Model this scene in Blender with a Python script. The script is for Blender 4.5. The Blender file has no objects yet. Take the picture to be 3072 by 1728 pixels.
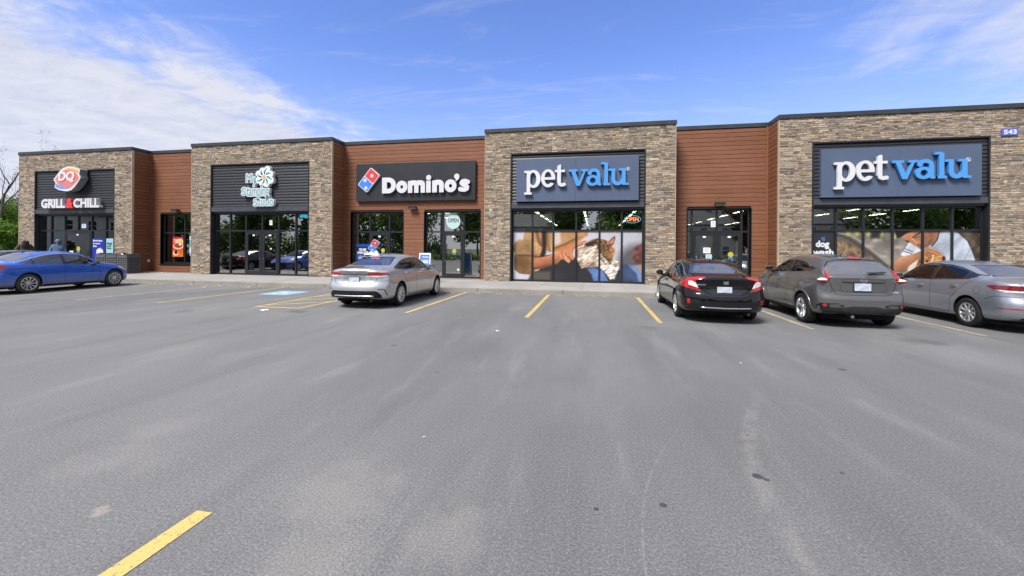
import bpy, bmesh, math, random
import numpy as np
from mathutils import Vector, Matrix
from mathutils.bvhtree import BVHTree
from mathutils.geometry import tessellate_polygon

SC = bpy.context.scene
COL = SC.collection
rad = math.radians

# ------------------------------------------------------------------ camera
cam = bpy.data.cameras.new('camera')
cam.sensor_width = 36.0
cam.lens = 36.0 * 1244.02 / 3072.0
cam.shift_y = -0.03833
cam.clip_start = 0.05
cam.clip_end = 3000
camo = bpy.data.objects.new('camera', cam)
COL.objects.link(camo)
camo.matrix_world = (Matrix.Translation((0, 0, 1.55)) @ Matrix.Rotation(0.193786, 4, 'Z')
                     @ Matrix.Rotation(rad(90), 4, 'X') @ Matrix.Rotation(0.00781, 4, 'Z'))
SC.camera = camo

# ------------------------------------------------------------------ world, sun, exposure
SUN_EL, SUN_AZ = rad(53), rad(208)          # azimuth measured clockwise from +Y (north)
world = bpy.data.worlds.new('World')
SC.world = world
world.use_nodes = True
wt = world.node_tree
wt.nodes.clear()

def wn(t, **kw):
    n = wt.nodes.new(t)
    for k, v in kw.items():
        setattr(n, k, v)
    return n

def wmath(op, a, b=None, clamp=False):
    n = wn('ShaderNodeMath', operation=op, use_clamp=clamp)
    for i, v in enumerate((a, b)):
        if v is None:
            continue
        if isinstance(v, (int, float)):
            n.inputs[i].default_value = v
        else:
            wt.links.new(v, n.inputs[i])
    return n.outputs[0]

w_out = wn('ShaderNodeOutputWorld')
w_bg = wn('ShaderNodeBackground')
w_bg.inputs['Strength'].default_value = 0.072
sky = wn('ShaderNodeTexSky', sky_type='NISHITA', sun_disc=False)
sky.sun_elevation = SUN_EL
sky.sun_rotation = SUN_AZ
sky.air_density = 1.0
sky.dust_density = 0.35
sky.ozone_density = 2.4
tc = wn('ShaderNodeTexCoord')
sep = wn('ShaderNodeSeparateXYZ')
wt.links.new(tc.outputs['Generated'], sep.inputs[0])
dz = wmath('MAXIMUM', wmath('ADD', sep.outputs[2], 0.04), 0.03)
pxc = wmath('DIVIDE', sep.outputs[0], dz)
pyc = wmath('DIVIDE', sep.outputs[1], dz)
cmb = wn('ShaderNodeCombineXYZ')
wt.links.new(pxc, cmb.inputs[0])
wt.links.new(pyc, cmb.inputs[1])

def wnoise(scale, detail, rough, dist, stretch=(1, 1, 1), rot=0.0, off=(0, 0, 0)):
    mp = wn('ShaderNodeMapping')
    mp.inputs['Scale'].default_value = stretch
    mp.inputs['Rotation'].default_value = (0, 0, rot)
    mp.inputs['Location'].default_value = off
    wt.links.new(cmb.outputs[0], mp.inputs[0])
    n = wn('ShaderNodeTexNoise')
    n.inputs['Scale'].default_value = scale
    n.inputs['Detail'].default_value = detail
    n.inputs['Roughness'].default_value = rough
    n.inputs['Distortion'].default_value = dist
    wt.links.new(mp.outputs[0], n.inputs['Vector'])
    return n.outputs['Fac']

def wramp(v, lo, hi):
    n = wn('ShaderNodeMapRange', interpolation_type='SMOOTHSTEP')
    n.inputs[1].default_value = lo
    n.inputs[2].default_value = hi
    wt.links.new(v, n.inputs[0])
    return n.outputs[0]
# broad cloud banks drifting over a thin-cirrus sky
n1 = wnoise(1.5, 8, 0.6, 0.7, (1, 0.6, 1), 0.35, (3.1, 1.7, 0))
n2 = wnoise(2.6, 9, 0.66, 0.9, (0.42, 1.25, 1), -0.35, (0.4, 5.2, 0))
n3 = wnoise(4.5, 8, 0.65, 0.8, (0.7, 1.2, 1), 0.4, (2.4, 1.2, 0))
# bank edges as lines in the cloud plane (left bank, right bank)
edgeL = wmath('ADD', wmath('ADD', wmath('MULTIPLY', pxc, -1.0), wmath("MULTIPLY", pyc, 0.12)), -2.36)
edgeR = wmath('ADD', wmath('SUBTRACT', pxc, pyc), 0.80)
nn = wmath('ADD', wmath('MULTIPLY', wmath('SUBTRACT', n1, 0.5), 2.2), wmath('MULTIPLY', wmath('SUBTRACT', n3, 0.5), 0.75))
bankL = wramp(wmath('ADD', edgeL, nn), -0.48, 0.36)
bankR = wmath('MULTIPLY', wramp(wmath('ADD', edgeR, nn), -0.25, 0.8), 0.75)
wisps = wmath('MULTIPLY', wramp(n2, 0.50, 0.82), 0.42)
haze_low = wmath('MULTIPLY', wramp(sep.outputs[2], 0.45, 0.05), 0.34)
bankB = wmath('MULTIPLY', wramp(wmath('ADD', wmath('ADD', wmath('MULTIPLY', pyc, -1.0), 1.12), nn), -0.1, 0.7), 0.92)   # overcast side behind the camera
cm = wmath('MAXIMUM', wmath('MAXIMUM', wmath('MAXIMUM', bankL, bankR), wisps), bankB)
cm = wmath('ADD', cm, haze_low, True)
cm = wmath('MULTIPLY', cm, 0.90)
mixc = wn('ShaderNodeMix', data_type='RGBA')
wt.links.new(cm, mixc.inputs[0])
tint = wn('ShaderNodeMix', data_type='RGBA', blend_type='MULTIPLY')
tint.inputs[0].default_value = 1.0
tint.inputs[7].default_value = (0.98, 1.06, 1.50, 1)
wt.links.new(sky.outputs[0], tint.inputs[6])
wt.links.new(tint.outputs[2], mixc.inputs[6])
ccol = wn('ShaderNodeMix', data_type='RGBA')
wt.links.new(wramp(wmath('ADD', wmath('MULTIPLY', n3, 0.5), wmath('MULTIPLY', n1, 0.5)), 0.34, 0.62), ccol.inputs[0])
ccol.inputs[6].default_value = (4.0, 4.15, 4.75, 1)
ccol.inputs[7].default_value = (5.0, 5.05, 5.4, 1)
wt.links.new(ccol.outputs[2], mixc.inputs[7])
wt.links.new(mixc.outputs[2], w_bg.inputs[0])
wt.links.new(w_bg.outputs[0], w_out.inputs[0])

sun = bpy.data.lights.new('sun', 'SUN')
sun.energy = 2.9
sun.angle = rad(20)
sun.color = (1.0, 0.955, 0.89)
suno = bpy.data.objects.new('sun', sun)
COL.objects.link(suno)
sdir = Vector((math.sin(SUN_AZ) * math.cos(SUN_EL), math.cos(SUN_AZ) * math.cos(SUN_EL), math.sin(SUN_EL)))
suno.rotation_euler = sdir.to_track_quat('Z', 'Y').to_euler()

vs = SC.view_settings
vs.view_transform = 'Standard'
vs.look = 'None'
vs.exposure = 1.2
vs.gamma = 1.0
vs.use_curve_mapping = False
SC.render.engine = 'CYCLES'
SC.cycles.use_denoising = True
SC.cycles.max_bounces = 6
SC.cycles.transparent_max_bounces = 12
SC.cycles.caustics_reflective = False
SC.cycles.caustics_refractive = False

# ------------------------------------------------------------------ helpers
def lin(c):
    """sRGB 0-255 -> linear rgba"""
    r = []
    for v in c[:3]:
        v = v / 255.0
        r.append(v / 12.92 if v <= 0.04045 else ((v + 0.055) / 1.055) ** 2.4)
    return (r[0], r[1], r[2], 1.0)

MATS = {}

def nodemat(name):
    m = bpy.data.materials.new(name)
    m.use_nodes = True
    nt = m.node_tree
    b = nt.nodes['Principled BSDF']
    MATS[name] = m
    return m, nt, b

def tex_noise(nt, scale, detail=4, rough=0.55, coord='Object', stretch=(1, 1, 1), dist=0.0, rot=0.0):
    t = nt.nodes.new('ShaderNodeTexCoord')
    mp = nt.nodes.new('ShaderNodeMapping')
    mp.inputs['Scale'].default_value = stretch
    mp.inputs['Rotation'].default_value = (0, 0, rot)
    nt.links.new(t.outputs[coord], mp.inputs[0])
    n = nt.nodes.new('ShaderNodeTexNoise')
    n.inputs['Scale'].default_value = scale
    n.inputs['Detail'].default_value = detail
    n.inputs['Roughness'].default_value = rough
    n.inputs['Distortion'].default_value = dist
    nt.links.new(mp.outputs[0], n.inputs['Vector'])
    return n.outputs['Fac']

def maprange(nt, v, a, b, c=0.0, d=1.0, smooth=True):
    n = nt.nodes.new('ShaderNodeMapRange')
    if smooth:
        n.interpolation_type = 'SMOOTHSTEP'
    for i, q in enumerate((a, b, c, d)):
        n.inputs[i + 1].default_value = q
    nt.links.new(v, n.inputs[0])
    return n.outputs[0]

def mixcol(nt, fac, a, b, blend='MIX'):
    n = nt.nodes.new('ShaderNodeMix')
    n.data_type = 'RGBA'
    n.blend_type = blend
    for sock, v in ((0, fac), (6, a), (7, b)):
        if isinstance(v, (int, float)):
            n.inputs[sock].default_value = v
        elif isinstance(v, (tuple, list)):
            n.inputs[sock].default_value = v if len(v) == 4 else (*v, 1)
        else:
            nt.links.new(v, n.inputs[sock])
    return n.outputs[2]

def nmath(nt, op, a, b=None, clamp=False):
    n = nt.nodes.new('ShaderNodeMath')
    n.operation = op
    n.use_clamp = clamp
    for i, v in enumerate((a, b)):
        if v is None:
            continue
        if isinstance(v, (int, float)):
            n.inputs[i].default_value = v
        else:
            nt.links.new(v, n.inputs[i])
    return n.outputs[0]

def bump(nt, b, h, strength=0.3, dist=0.01):
    n = nt.nodes.new('ShaderNodeBump')
    n.inputs['Strength'].default_value = strength
    n.inputs['Distance'].default_value = dist
    nt.links.new(h, n.inputs['Height'])
    nt.links.new(n.outputs[0], b.inputs['Normal'])

def mat(name, col, rough=0.5, metal=0.0, coat=0.0, var=0.0, vscale=6.0, spec=0.5, emit=None, stretch=(1, 1, 1), rvar=0.0, coatr=0.03):
    m, nt, b = nodemat(name)
    c = col if len(col) == 4 else (*col, 1)
    b.inputs['Base Color'].default_value = c
    b.inputs['Roughness'].default_value = rough
    b.inputs['Metallic'].default_value = metal
    b.inputs['Coat Weight'].default_value = coat
    b.inputs['Coat Roughness'].default_value = coatr
    b.inputs['Specular IOR Level'].default_value = spec
    if var > 0:
        f = tex_noise(nt, vscale, 5, 0.6, 'Object', stretch)
        lo = tuple(x * (1 - var) for x in c[:3]) + (1,)
        hi = tuple(min(1, x * (1 + var)) for x in c[:3]) + (1,)
        nt.links.new(mixcol(nt, maprange(nt, f, 0.3, 0.7), lo, hi), b.inputs['Base Color'])
        if rvar:
            nt.links.new(maprange(nt, f, 0.3, 0.7, max(0, rough - rvar), min(1, rough + rvar)), b.inputs['Roughness'])
    if emit:
        b.inputs['Emission Color'].default_value = c
        b.inputs['Emission Strength'].default_value = emit
    return m

def glassmat(name, tint, base=0.12, gloss=0.9, rough=0.0):
    m = bpy.data.materials.new(name)
    m.use_nodes = True
    nt = m.node_tree
    nt.nodes.clear()
    o = nt.nodes.new('ShaderNodeOutputMaterial')
    tr = nt.nodes.new('ShaderNodeBsdfTransparent')
    tr.inputs[0].default_value = (*tint, 1)
    gl = nt.nodes.new('ShaderNodeBsdfGlossy')
    gl.inputs['Roughness'].default_value = rough
    gl.inputs[0].default_value = (gloss, gloss, gloss, 1)
    fr = nt.nodes.new('ShaderNodeFresnel')
    fr.inputs[0].default_value = 1.5
    f = nmath(nt, 'ADD', nmath(nt, 'MULTIPLY', fr.outputs[0], 1.0 - base), base, True)
    mx = nt.nodes.new('ShaderNodeMixShader')
    nt.links.new(f, mx.inputs[0])
    nt.links.new(tr.outputs[0], mx.inputs[1])
    nt.links.new(gl.outputs[0], mx.inputs[2])
    nt.links.new(mx.outputs[0], o.inputs[0])
    MATS[name] = m
    return m

def tag(o, label=None, cat=None, group=None, kind=None):
    if label: o['label'] = label
    if cat: o['category'] = cat
    if group: o['group'] = group
    if kind: o['kind'] = kind
    return o

def link(o, parent=None):
    COL.objects.link(o)
    if parent is not None:
        o.parent = parent
    return o

def empty(name, loc=(0, 0, 0), rz=0.0, parent=None):
    o = bpy.data.objects.new(name, None)
    o.location = loc
    o.rotation_euler = (0, 0, rz)
    o.empty_display_size = 0.2
    return link(o, parent)

def mesh(name, verts, faces, m, parent=None, smooth=False):
    me = bpy.data.meshes.new(name)
    me.from_pydata([tuple(v) for v in verts], [], [tuple(f) for f in faces])
    if smooth:
        me.polygons.foreach_set('use_smooth', [True] * len(me.polygons))
    ms = m if isinstance(m, (list, tuple)) else [m]
    for q in ms:
        me.materials.append(MATS[q] if isinstance(q, str) else q)
    me.update()
    o = bpy.data.objects.new(name, me)
    return link(o, parent)

class MB:
    """collects boxes, prisms and tubes into one mesh"""
    def __init__(s):
        s.v = []; s.f = []; s.mi = []
    def add(s, v, f, mi=0):
        k = len(s.v)
        s.v += [tuple(p) for p in v]
        s.f += [tuple(i + k for i in q) for q in f]
        s.mi += [mi] * len(f)
        return s
    def box(s, x0, x1, y0, y1, z0, z1, mi=0, ch=0.0):
        if ch <= 0:
            v = [(x0, y0, z0), (x1, y0, z0), (x1, y1, z0), (x0, y1, z0), (x0, y0, z1), (x1, y0, z1), (x1, y1, z1), (x0, y1, z1)]
            f = [(0, 3, 2, 1), (4, 5, 6, 7), (0, 1, 5, 4), (1, 2, 6, 5), (2, 3, 7, 6), (3, 0, 4, 7)]
            return s.add(v, f, mi)
        bm = bmesh.new()
        bmesh.ops.create_cube(bm, size=1.0)
        for q in bm.verts:
            q.co = Vector(((x0 + x1) / 2 + q.co.x * (x1 - x0), (y0 + y1) / 2 + q.co.y * (y1 - y0), (z0 + z1) / 2 + q.co.z * (z1 - z0)))
        bmesh.ops.bevel(bm, geom=bm.edges[:], offset=ch, segments=2, affect='EDGES', profile=0.5)
        bm.verts.index_update()
        s.add([q.co[:] for q in bm.verts], [[q.index for q in f.verts] for f in bm.faces], mi)
        bm.free()
        return s
    def prism(s, pts, y0, y1, mi=0):
        """polygon in x,z extruded along y"""
        n = len(pts)
        v = [(x, y0, z) for x, z in pts] + [(x, y1, z) for x, z in pts]
        f = [tuple(range(n)), tuple(range(2 * n - 1, n - 1, -1))]
        f += [(i, i + n, (i + 1) % n + n, (i + 1) % n) for i in range(n)]
        return s.add(v, f, mi)
    def tube(s, pts, radii, n=8, mi=0, caps=True):
        pts = [Vector(p) for p in pts]
        if isinstance(radii, (int, float)):
            radii = [radii] * len(pts)
        rings = []
        up = Vector((0, 0, 1))
        prev = None
        for i, p in enumerate(pts):
            d = (pts[min(i + 1, len(pts) - 1)] - pts[max(i - 1, 0)]).normalized()
            if prev is None:
                a = d.cross(up if abs(d.z) < 0.9 else Vector((1, 0, 0))).normalized()
            else:
                a = (prev - d * prev.dot(d))
                a = a.normalized() if a.length > 1e-6 else d.cross(up).normalized()
            prev = a
            b = d.cross(a)
            rings.append([p + (a * math.cos(2 * math.pi * k / n) + b * math.sin(2 * math.pi * k / n)) * radii[i] for k in range(n)])
        v = [q for r in rings for q in r]
        f = []
        for i in range(len(pts) - 1):
            for k in range(n):
                f.append((i * n + k, i * n + (k + 1) % n, (i + 1) * n + (k + 1) % n, (i + 1) * n + k))
        if caps:
            f.append(tuple(range(n - 1, -1, -1)))
            f.append(tuple((len(pts) - 1) * n + k for k in range(n)))
        return s.add(v, f, mi)
    def lathe(s, prof, n=32, axis='y', c=(0, 0, 0), mi=0):
        """prof = list of (r, h); revolved about axis through c"""
        v = []
        for r, h in prof:
            for k in range(n):
                a = 2 * math.pi * k / n
                ca, sa = r * math.cos(a), r * math.sin(a)
                v.append((c[0] + ca, c[1] + h, c[2] + sa) if axis == 'y' else ((c[0] + ca, c[1] + sa, c[2] + h) if axis == 'z' else (c[0] + h, c[1] + ca, c[2] + sa)))
        f = []
        for i in range(len(prof) - 1):
            for k in range(n):
                f.append((i * n + k, i * n + (k + 1) % n, (i + 1) * n + (k + 1) % n, (i + 1) * n + k))
        return s.add(v, f, mi)
    def build(s, name, m, parent=None, smooth=False):
        o = mesh(name, s.v, s.f, m, parent, smooth)
        if any(s.mi):
            o.data.polygons.foreach_set('material_index', s.mi)
        if smooth:
            o.data.set_sharp_from_angle(angle=rad(38))
        return o

def box(name, x0, x1, y0, y1, z0, z1, m, parent=None, ch=0.0):
    return MB().box(x0, x1, y0, y1, z0, z1, 0, ch).build(name, m, parent)

def copy_tree(o, parent=None):
    c = o.copy()
    COL.objects.link(c)
    c.parent = parent
    for ch in list(o.children):
        copy_tree(ch, c)
    return c

# ---- 2D outlines: signed distance shapes -> contour loops -> solid letters
class Grid:
    def __init__(s, x0, x1, y0, y1, step):
        s.xs = np.arange(x0 - 2 * step, x1 + 2.5 * step, step)
        s.ys = np.arange(y0 - 2 * step, y1 + 2.5 * step, step)
        s.X, s.Y = np.meshgrid(s.xs, s.ys)
    def box(s, x0, x1, y0, y1, r=0.0):
        dx = np.abs(s.X - (x0 + x1) / 2) - (x1 - x0) / 2 + r
        dy = np.abs(s.Y - (y0 + y1) / 2) - (y1 - y0) / 2 + r
        return np.hypot(np.maximum(dx, 0), np.maximum(dy, 0)) + np.minimum(np.maximum(dx, dy), 0) - r
    def ell(s, cx, cy, rx, ry):
        k = np.hypot((s.X - cx) / rx, (s.Y - cy) / ry)
        return (k - 1) * min(rx, ry)
    def cap(s, pts, r):
        d = None
        for (ax, ay), (bx, by) in zip(pts[:-1], pts[1:]):
            vx, vy = bx - ax, by - ay
            L = vx * vx + vy * vy + 1e-12
            t = np.clip(((s.X - ax) * vx + (s.Y - ay) * vy) / L, 0, 1)
            q = np.hypot(s.X - ax - t * vx, s.Y - ay - t * vy) - r
            d = q if d is None else np.minimum(d, q)
        return d
    def poly(s, *loops):
        d = np.full(s.X.shape, 1e9)
        ins = np.zeros(s.X.shape, bool)
        for pts in loops:
            p = np.asarray(pts, float)
            q = np.roll(p, -1, 0)
            for (ax, ay), (bx, by) in zip(p, q):
                vx, vy = bx - ax, by - ay
                L = vx * vx + vy * vy + 1e-12
                t = np.clip(((s.X - ax) * vx + (s.Y - ay) * vy) / L, 0, 1)
                d = np.minimum(d, (s.X - ax - t * vx) ** 2 + (s.Y - ay - t * vy) ** 2)
                c = ((ay > s.Y) != (by > s.Y))
                with np.errstate(divide='ignore', invalid='ignore'):
                    xi = ax + (s.Y - ay) * vx / (vy if abs(vy) > 1e-12 else 1e-12)
                ins ^= c & (s.X < xi)
        d = np.sqrt(d)
        return np.where(ins, -d, d)

def U(*a):
    r = a[0]
    for q in a[1:]:
        r = np.minimum(r, q)
    return r

def SUB(a, *b):
    for q in b:
        a = np.maximum(a, -q)
    return a

def contours(g, F, tol=None):
    xs, ys = g.xs, g.ys
    F = F.copy()
    F[0, :] = F[-1, :] = 1; F[:, 0] = F[:, -1] = 1
    F[np.abs(F) < 1e-9] = 1e-9
    S = F < 0
    cells = np.argwhere((S[:-1, :-1] ^ S[1:, :-1]) | (S[:-1, :-1] ^ S[:-1, 1:]) | (S[1:, 1:] ^ S[:-1, 1:]))
    nxt = {}
    pt = {}
    def hp(i, j):
        k = ('h', i, j)
        if k not in pt:
            a, b = F[i, j], F[i, j + 1]
            pt[k] = (xs[j] + (xs[j + 1] - xs[j]) * a / (a - b), ys[i])
        return k
    def vp(i, j):
        k = ('v', i, j)
        if k not in pt:
            a, b = F[i, j], F[i + 1, j]
            pt[k] = (xs[j], ys[i] + (ys[i + 1] - ys[i]) * a / (a - b))
        return k
    T = {1: 'lb', 2: 'br', 3: 'lr', 4: 'rt', 6: 'bt', 7: 'lt', 8: 'tl', 9: 'tb', 11: 'tr', 12: 'rl', 13: 'rb', 14: 'bl'}
    for i, j in cells:
        c = S[i, j] * 1 + S[i, j + 1] * 2 + S[i + 1, j + 1] * 4 + S[i + 1, j] * 8
        segs = ['lb', 'rt'] if c == 5 else (['br', 'tl'] if c == 10 else [T[int(c)]])
        for sg in segs:
            e = [hp(i, j) if q == 'b' else hp(i + 1, j) if q == 't' else vp(i, j) if q == 'l' else vp(i, j + 1) for q in sg]
            nxt.setdefault(e[0], []).append(e[1])
    loops = []
    tol = tol or (xs[1] - xs[0]) * 0.12
    while nxt:
        st = next(iter(nxt))
        loop = [st]
        cur = st
        while True:
            l = nxt.get(cur)
            if not l:
                break
            n = l.pop()
            if not l:
                del nxt[cur]
            if n == st:
                break
            loop.append(n)
            cur = n
        P = [pt[k] for k in loop]
        if len(P) >= 4:
            P = simplify(P, tol)
            if len(P) >= 3:
                loops.append(P)
    return loops

def simplify(P, tol):
    P = np.array(P)
    n = len(P)
    far = int(np.argmax(((P - P[0]) ** 2).sum(1)))
    keep = {0, far}
    st = [(0, far), (far, n)]
    while st:
        a, b = st.pop()
        if b - a < 2:
            continue
        A, B = P[a], P[b % n]
        d = B - A
        L = math.hypot(*d) + 1e-12
        Q = P[a + 1:b] - A
        h = np.abs(d[0] * Q[:, 1] - d[1] * Q[:, 0]) / L
        k = int(np.argmax(h))
        if h[k] > tol:
            keep.add(a + 1 + k)
            st += [(a, a + 1 + k), (a + 1 + k, b)]
    return [tuple(P[k]) for k in sorted(keep)]

def area(P):
    return 0.5 * sum(P[i - 1][0] * P[i][1] - P[i][0] * P[i - 1][1] for i in range(len(P)))

def inside(p, P):
    r = False
    for i in range(len(P)):
        (ax, ay), (bx, by) = P[i - 1], P[i]
        if (ay > p[1]) != (by > p[1]) and p[0] < ax + (p[1] - ay) * (bx - ax) / (by - ay):
            r = not r
    return r

def solid_from_loops(loops, depth, back=0.0):
    """loops in (x,z); front at y=-depth (towards the viewer), back at y=-back"""
    A = sorted([(area(P), P) for P in loops], key=lambda t: -abs(t[0]))
    outs = []
    for a, P in A:
        lvl = sum(inside(P[0], Q) for b, Q in A if Q is not P and abs(b) > abs(a))
        if lvl % 2 == 0:
            outs.append([P])
        else:
            for o in reversed(outs):
                if inside(P[0], o[0]):
                    o.append(P)
                    break
    V, Fc = [], []
    for grp in outs:
        tri = tessellate_polygon([[Vector((x, z, 0)) for x, z in P] for P in grp])
        flat = [p for P in grp for p in P]
        k = len(V)
        n = len(flat)
        V += [(x, -depth, z) for x, z in flat] + [(x, -back, z) for x, z in flat]
        for t in tri:
            a, b, c = [flat[i] for i in t]
            if (b[0] - a[0]) * (c[1] - a[1]) - (b[1] - a[1]) * (c[0] - a[0]) < 0:
                t = (t[0], t[2], t[1])
            Fc.append((k + t[0], k + t[1], k + t[2]))
            Fc.append((k + n + t[0], k + n + t[2], k + n + t[1]))
        o = 0
        for gi, P in enumerate(grp):
            m = len(P)
            ccw = area(P) > 0
            for i in range(m):
                a, b = o + i, o + (i + 1) % m
                if (gi == 0) != ccw:
                    a, b = b, a
                Fc.append((k + a, k + n + a, k + n + b, k + b))
            o += m
    return V, Fc

_dg_tmp = []
def text_loops(txt, size=1.0, sx=1.0, shear=0.0, res=3, spacing=1.0, align='LEFT'):
    cu = bpy.data.curves.new('lettering', 'FONT')
    cu.body = txt
    cu.size = size
    cu.shear = shear
    cu.resolution_u = res
    cu.fill_mode = 'NONE'
    cu.space_character = spacing
    cu.align_x = align
    o = bpy.data.objects.new('lettering', cu)
    COL.objects.link(o)
    dg = bpy.context.evaluated_depsgraph_get()
    dg.update()
    me = o.evaluated_get(dg).to_mesh()
    vs_ = [v.co.copy() for v in me.vertices]
    adj = {}
    for e in me.edges:
        a, b = e.vertices
        adj.setdefault(a, []).append(b)
        adj.setdefault(b, []).append(a)
    loops = []
    seen = set()
    for s0 in adj:
        if s0 in seen:
            continue
        lp = [s0]; seen.add(s0); cur = s0
        while True:
            nx = [q for q in adj[cur] if q not in seen]
            if not nx:
                break
            cur = nx[0]; seen.add(cur); lp.append(cur)
        if len(lp) >= 3:
            loops.append([(vs_[i].x * sx, vs_[i].y) for i in lp])
    bpy.data.objects.remove(o)
    bpy.data.curves.remove(cu)
    return loops

def fit(loops, x0, x1, z0, z1):
    P = np.array([p for l in loops for p in l])
    a, b = P.min(0), P.max(0)
    return [[(x0 + (x - a[0]) / (b[0] - a[0]) * (x1 - x0), z0 + (z - a[1]) / (b[1] - a[1]) * (z1 - z0)) for x, z in l] for l in loops]

def bold(loops, w, step):
    P = np.array([p for l in loops for p in l])
    a, b = P.min(0) - abs(w) * 2, P.max(0) + abs(w) * 2
    g = Grid(a[0], b[0], a[1], b[1], step)
    return contours(g, g.poly(*loops) - w)

def letters(loops, depth, name, m, parent, back=0.0):
    """one solid per outer loop, each its own part"""
    A = sorted([(abs(area(P)), P) for P in loops], key=lambda t: -t[0])
    outs = []
    for a, P in A:
        h = [o for o in outs if inside(P[0], o[0])]
        if h and (sum(inside(P[0], Q) for _, Q in A if Q is not P) % 2):
            h[-1].append(P)
        else:
            outs.append([P])
    outs.sort(key=lambda o: min(p[0] for p in o[0]))
    res = []
    for o in outs:
        v, f = solid_from_loops(o, depth, back)
        res.append(mesh(name, v, f, m, parent))
    return res

def flat_text(txt, x0, x1, z0, z1, y, m, parent, name='lettering', w=0.0, t=0.003, step=None):
    L = fit(text_loops(txt), x0, x1, z0, z1)
    if w:
        L = bold(L, w, step or (z1 - z0) / 40)
    v, f = solid_from_loops(L, t)
    o = mesh(name, v, f, m, parent)
    o.location.y = y
    return o
# ------------------------------------------------------------------ materials of the place
m, nt, b = nodemat('asphalt')
big = tex_noise(nt, 0.22, 6, 0.6, 'Object', (1, 0.45, 1), 0.8)
mid_ = tex_noise(nt, 1.5, 7, 0.66, 'Object', (1.25, 0.26, 1), 0.25, 0.22)
sweep = tex_noise(nt, 1.0, 6, 0.6, 'Object', (1.5, 0.2, 1), 0.2, 0.05)
speck = tex_noise(nt, 55, 5, 0.8)
fine = tex_noise(nt, 95, 3, 0.7)
grit = tex_noise(nt, 240, 2, 0.6)
c = mixcol(nt, maprange(nt, big, 0.34, 0.70), (0.142, 0.145, 0.152, 1), (0.198, 0.199, 0.204, 1))
c = mixcol(nt, maprange(nt, mid_, 0.50, 0.76, 0, 0.55), c, (0.270, 0.267, 0.262, 1))
c = mixcol(nt, maprange(nt, sweep, 0.30, 0.52, 0.35, 0), c, (0.098, 0.100, 0.106, 1))
c = mixcol(nt, maprange(nt, speck, 0.28, 0.60, 0.58, 0), c, (0.065, 0.066, 0.070, 1))
c = mixcol(nt, maprange(nt, speck, 0.50, 0.76, 0, 0.48), c, (0.37, 0.37, 0.365, 1))
# dusty wheel track that curves away from the camera, and a thin spill line
tco = nt.nodes.new('ShaderNodeTexCoord'); sp = nt.nodes.new('ShaderNodeSeparateXYZ')
nt.links.new(tco.outputs['Object'], sp.inputs[0])
def track(x0, k, yv, width, ymax, seed):
    y = sp.outputs[1]
    dy = nmath(nt, 'SUBTRACT', y, yv)
    wob = nmath(nt, 'MULTIPLY', nmath(nt, 'SUBTRACT', tex_noise(nt, 1.8 + seed, 3), 0.5), width * 1.6)
    cx = nmath(nt, 'ADD', nmath(nt, 'ADD', x0, nmath(nt, 'MULTIPLY', nmath(nt, 'MULTIPLY', dy, dy), k)), wob)
    d = nmath(nt, 'ABSOLUTE', nmath(nt, 'SUBTRACT', sp.outputs[0], cx))
    f = maprange(nt, d, width, width * 0.15)
    f = nmath(nt, 'MULTIPLY', f, maprange(nt, y, ymax, ymax - 1.2))
    return nmath(nt, 'MULTIPLY', f, maprange(nt, tex_noise(nt, 7 + seed, 5, 0.7), 0.36, 0.66))
c = mixcol(nt, nmath(nt, 'MULTIPLY', track(1.04, 0.11, 2.3, 0.10, 5.2, 0.0), 0.34), c, (0.30, 0.288, 0.27, 1))
c = mixcol(nt, nmath(nt, 'MULTIPLY', track(0.26, 0.16, 2.06, 0.013, 4.2, 1.7), 0.30), c, (0.36, 0.35, 0.34, 1))
# bleached patches, then oil drops and drips
spn = nmath(nt, 'SUBTRACT', tex_noise(nt, 9, 3), 0.5)
spn2 = nmath(nt, 'SUBTRACT', tex_noise(nt, 2.6, 4, 0.65), 0.5)
def blots(lst, nz, amp, core):
    of = None
    for x, y, r, s in lst:
        vn = nt.nodes.new('ShaderNodeVectorMath'); vn.operation = 'DISTANCE'
        nt.links.new(tco.outputs['Object'], vn.inputs[0]); vn.inputs[1].default_value = (x, y, 0)
        dd = nmath(nt, 'ADD', vn.outputs['Value'], nmath(nt, 'MULTIPLY', nz, r * amp))
        k = maprange(nt, dd, r, r * core, 0, s)
        of = k if of is None else nmath(nt, 'MAXIMUM', of, k)
    return of
c = mixcol(nt, blots([(-3.34, 2.41, .45, .35), (-1.6, 2.4, .5, .4), (-1.4, 1.84, .4, .4), (-.76, 2.15, .4, .35), (-3.6, 2.9, .4, .3)], spn2, 2.2, 0.1), c, (0.275, 0.265, 0.25, 1))
c = mixcol(nt, blots([(-2.79, 1.9, .06, .45), (-2.83, 1.93, .05, .45)], spn, 1.6, 0.2), c, (0.40, 0.36, 0.28, 1))
of = blots([(1.12, 3.12, .040, .85), (1.16, 3.09, .025, .8), (0.43, 2.65, .027, .85), (0.03, 2.53, .022, .8), (1.72, 3.29, .018, .8), (1.28, 3.8, .018, .8), (3.22, 6.17, .05, .7), (-1.9, 4.9, .03, .6), (-3.1, 6.1, .06, .5), (4.4, 5.2, .03, .6)], spn, 1.4, 0.7)
of = nmath(nt, 'MAXIMUM', of, blots([(5.6, 8.5, .6, .45), (-7.0, 8.8, .35, .5), (-15.6, 8.9, .35, .4), (1.1, 8.6, .35, .3), (-9.5, 8.2, .4, .3), (8.6, 8.9, .6, .4)], spn2, 1.6, 0.1))
c = mixcol(nt, of, c, (0.035, 0.035, 0.036, 1))
c = mixcol(nt, maprange(nt, fine, 0.3, 0.72, 0.0, 0.8), mixcol(nt, 1.0, c, (0.62, 0.62, 0.62, 1), 'MULTIPLY'), mixcol(nt, 1.0, c, (1.34, 1.33, 1.31, 1), 'MULTIPLY'))
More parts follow.
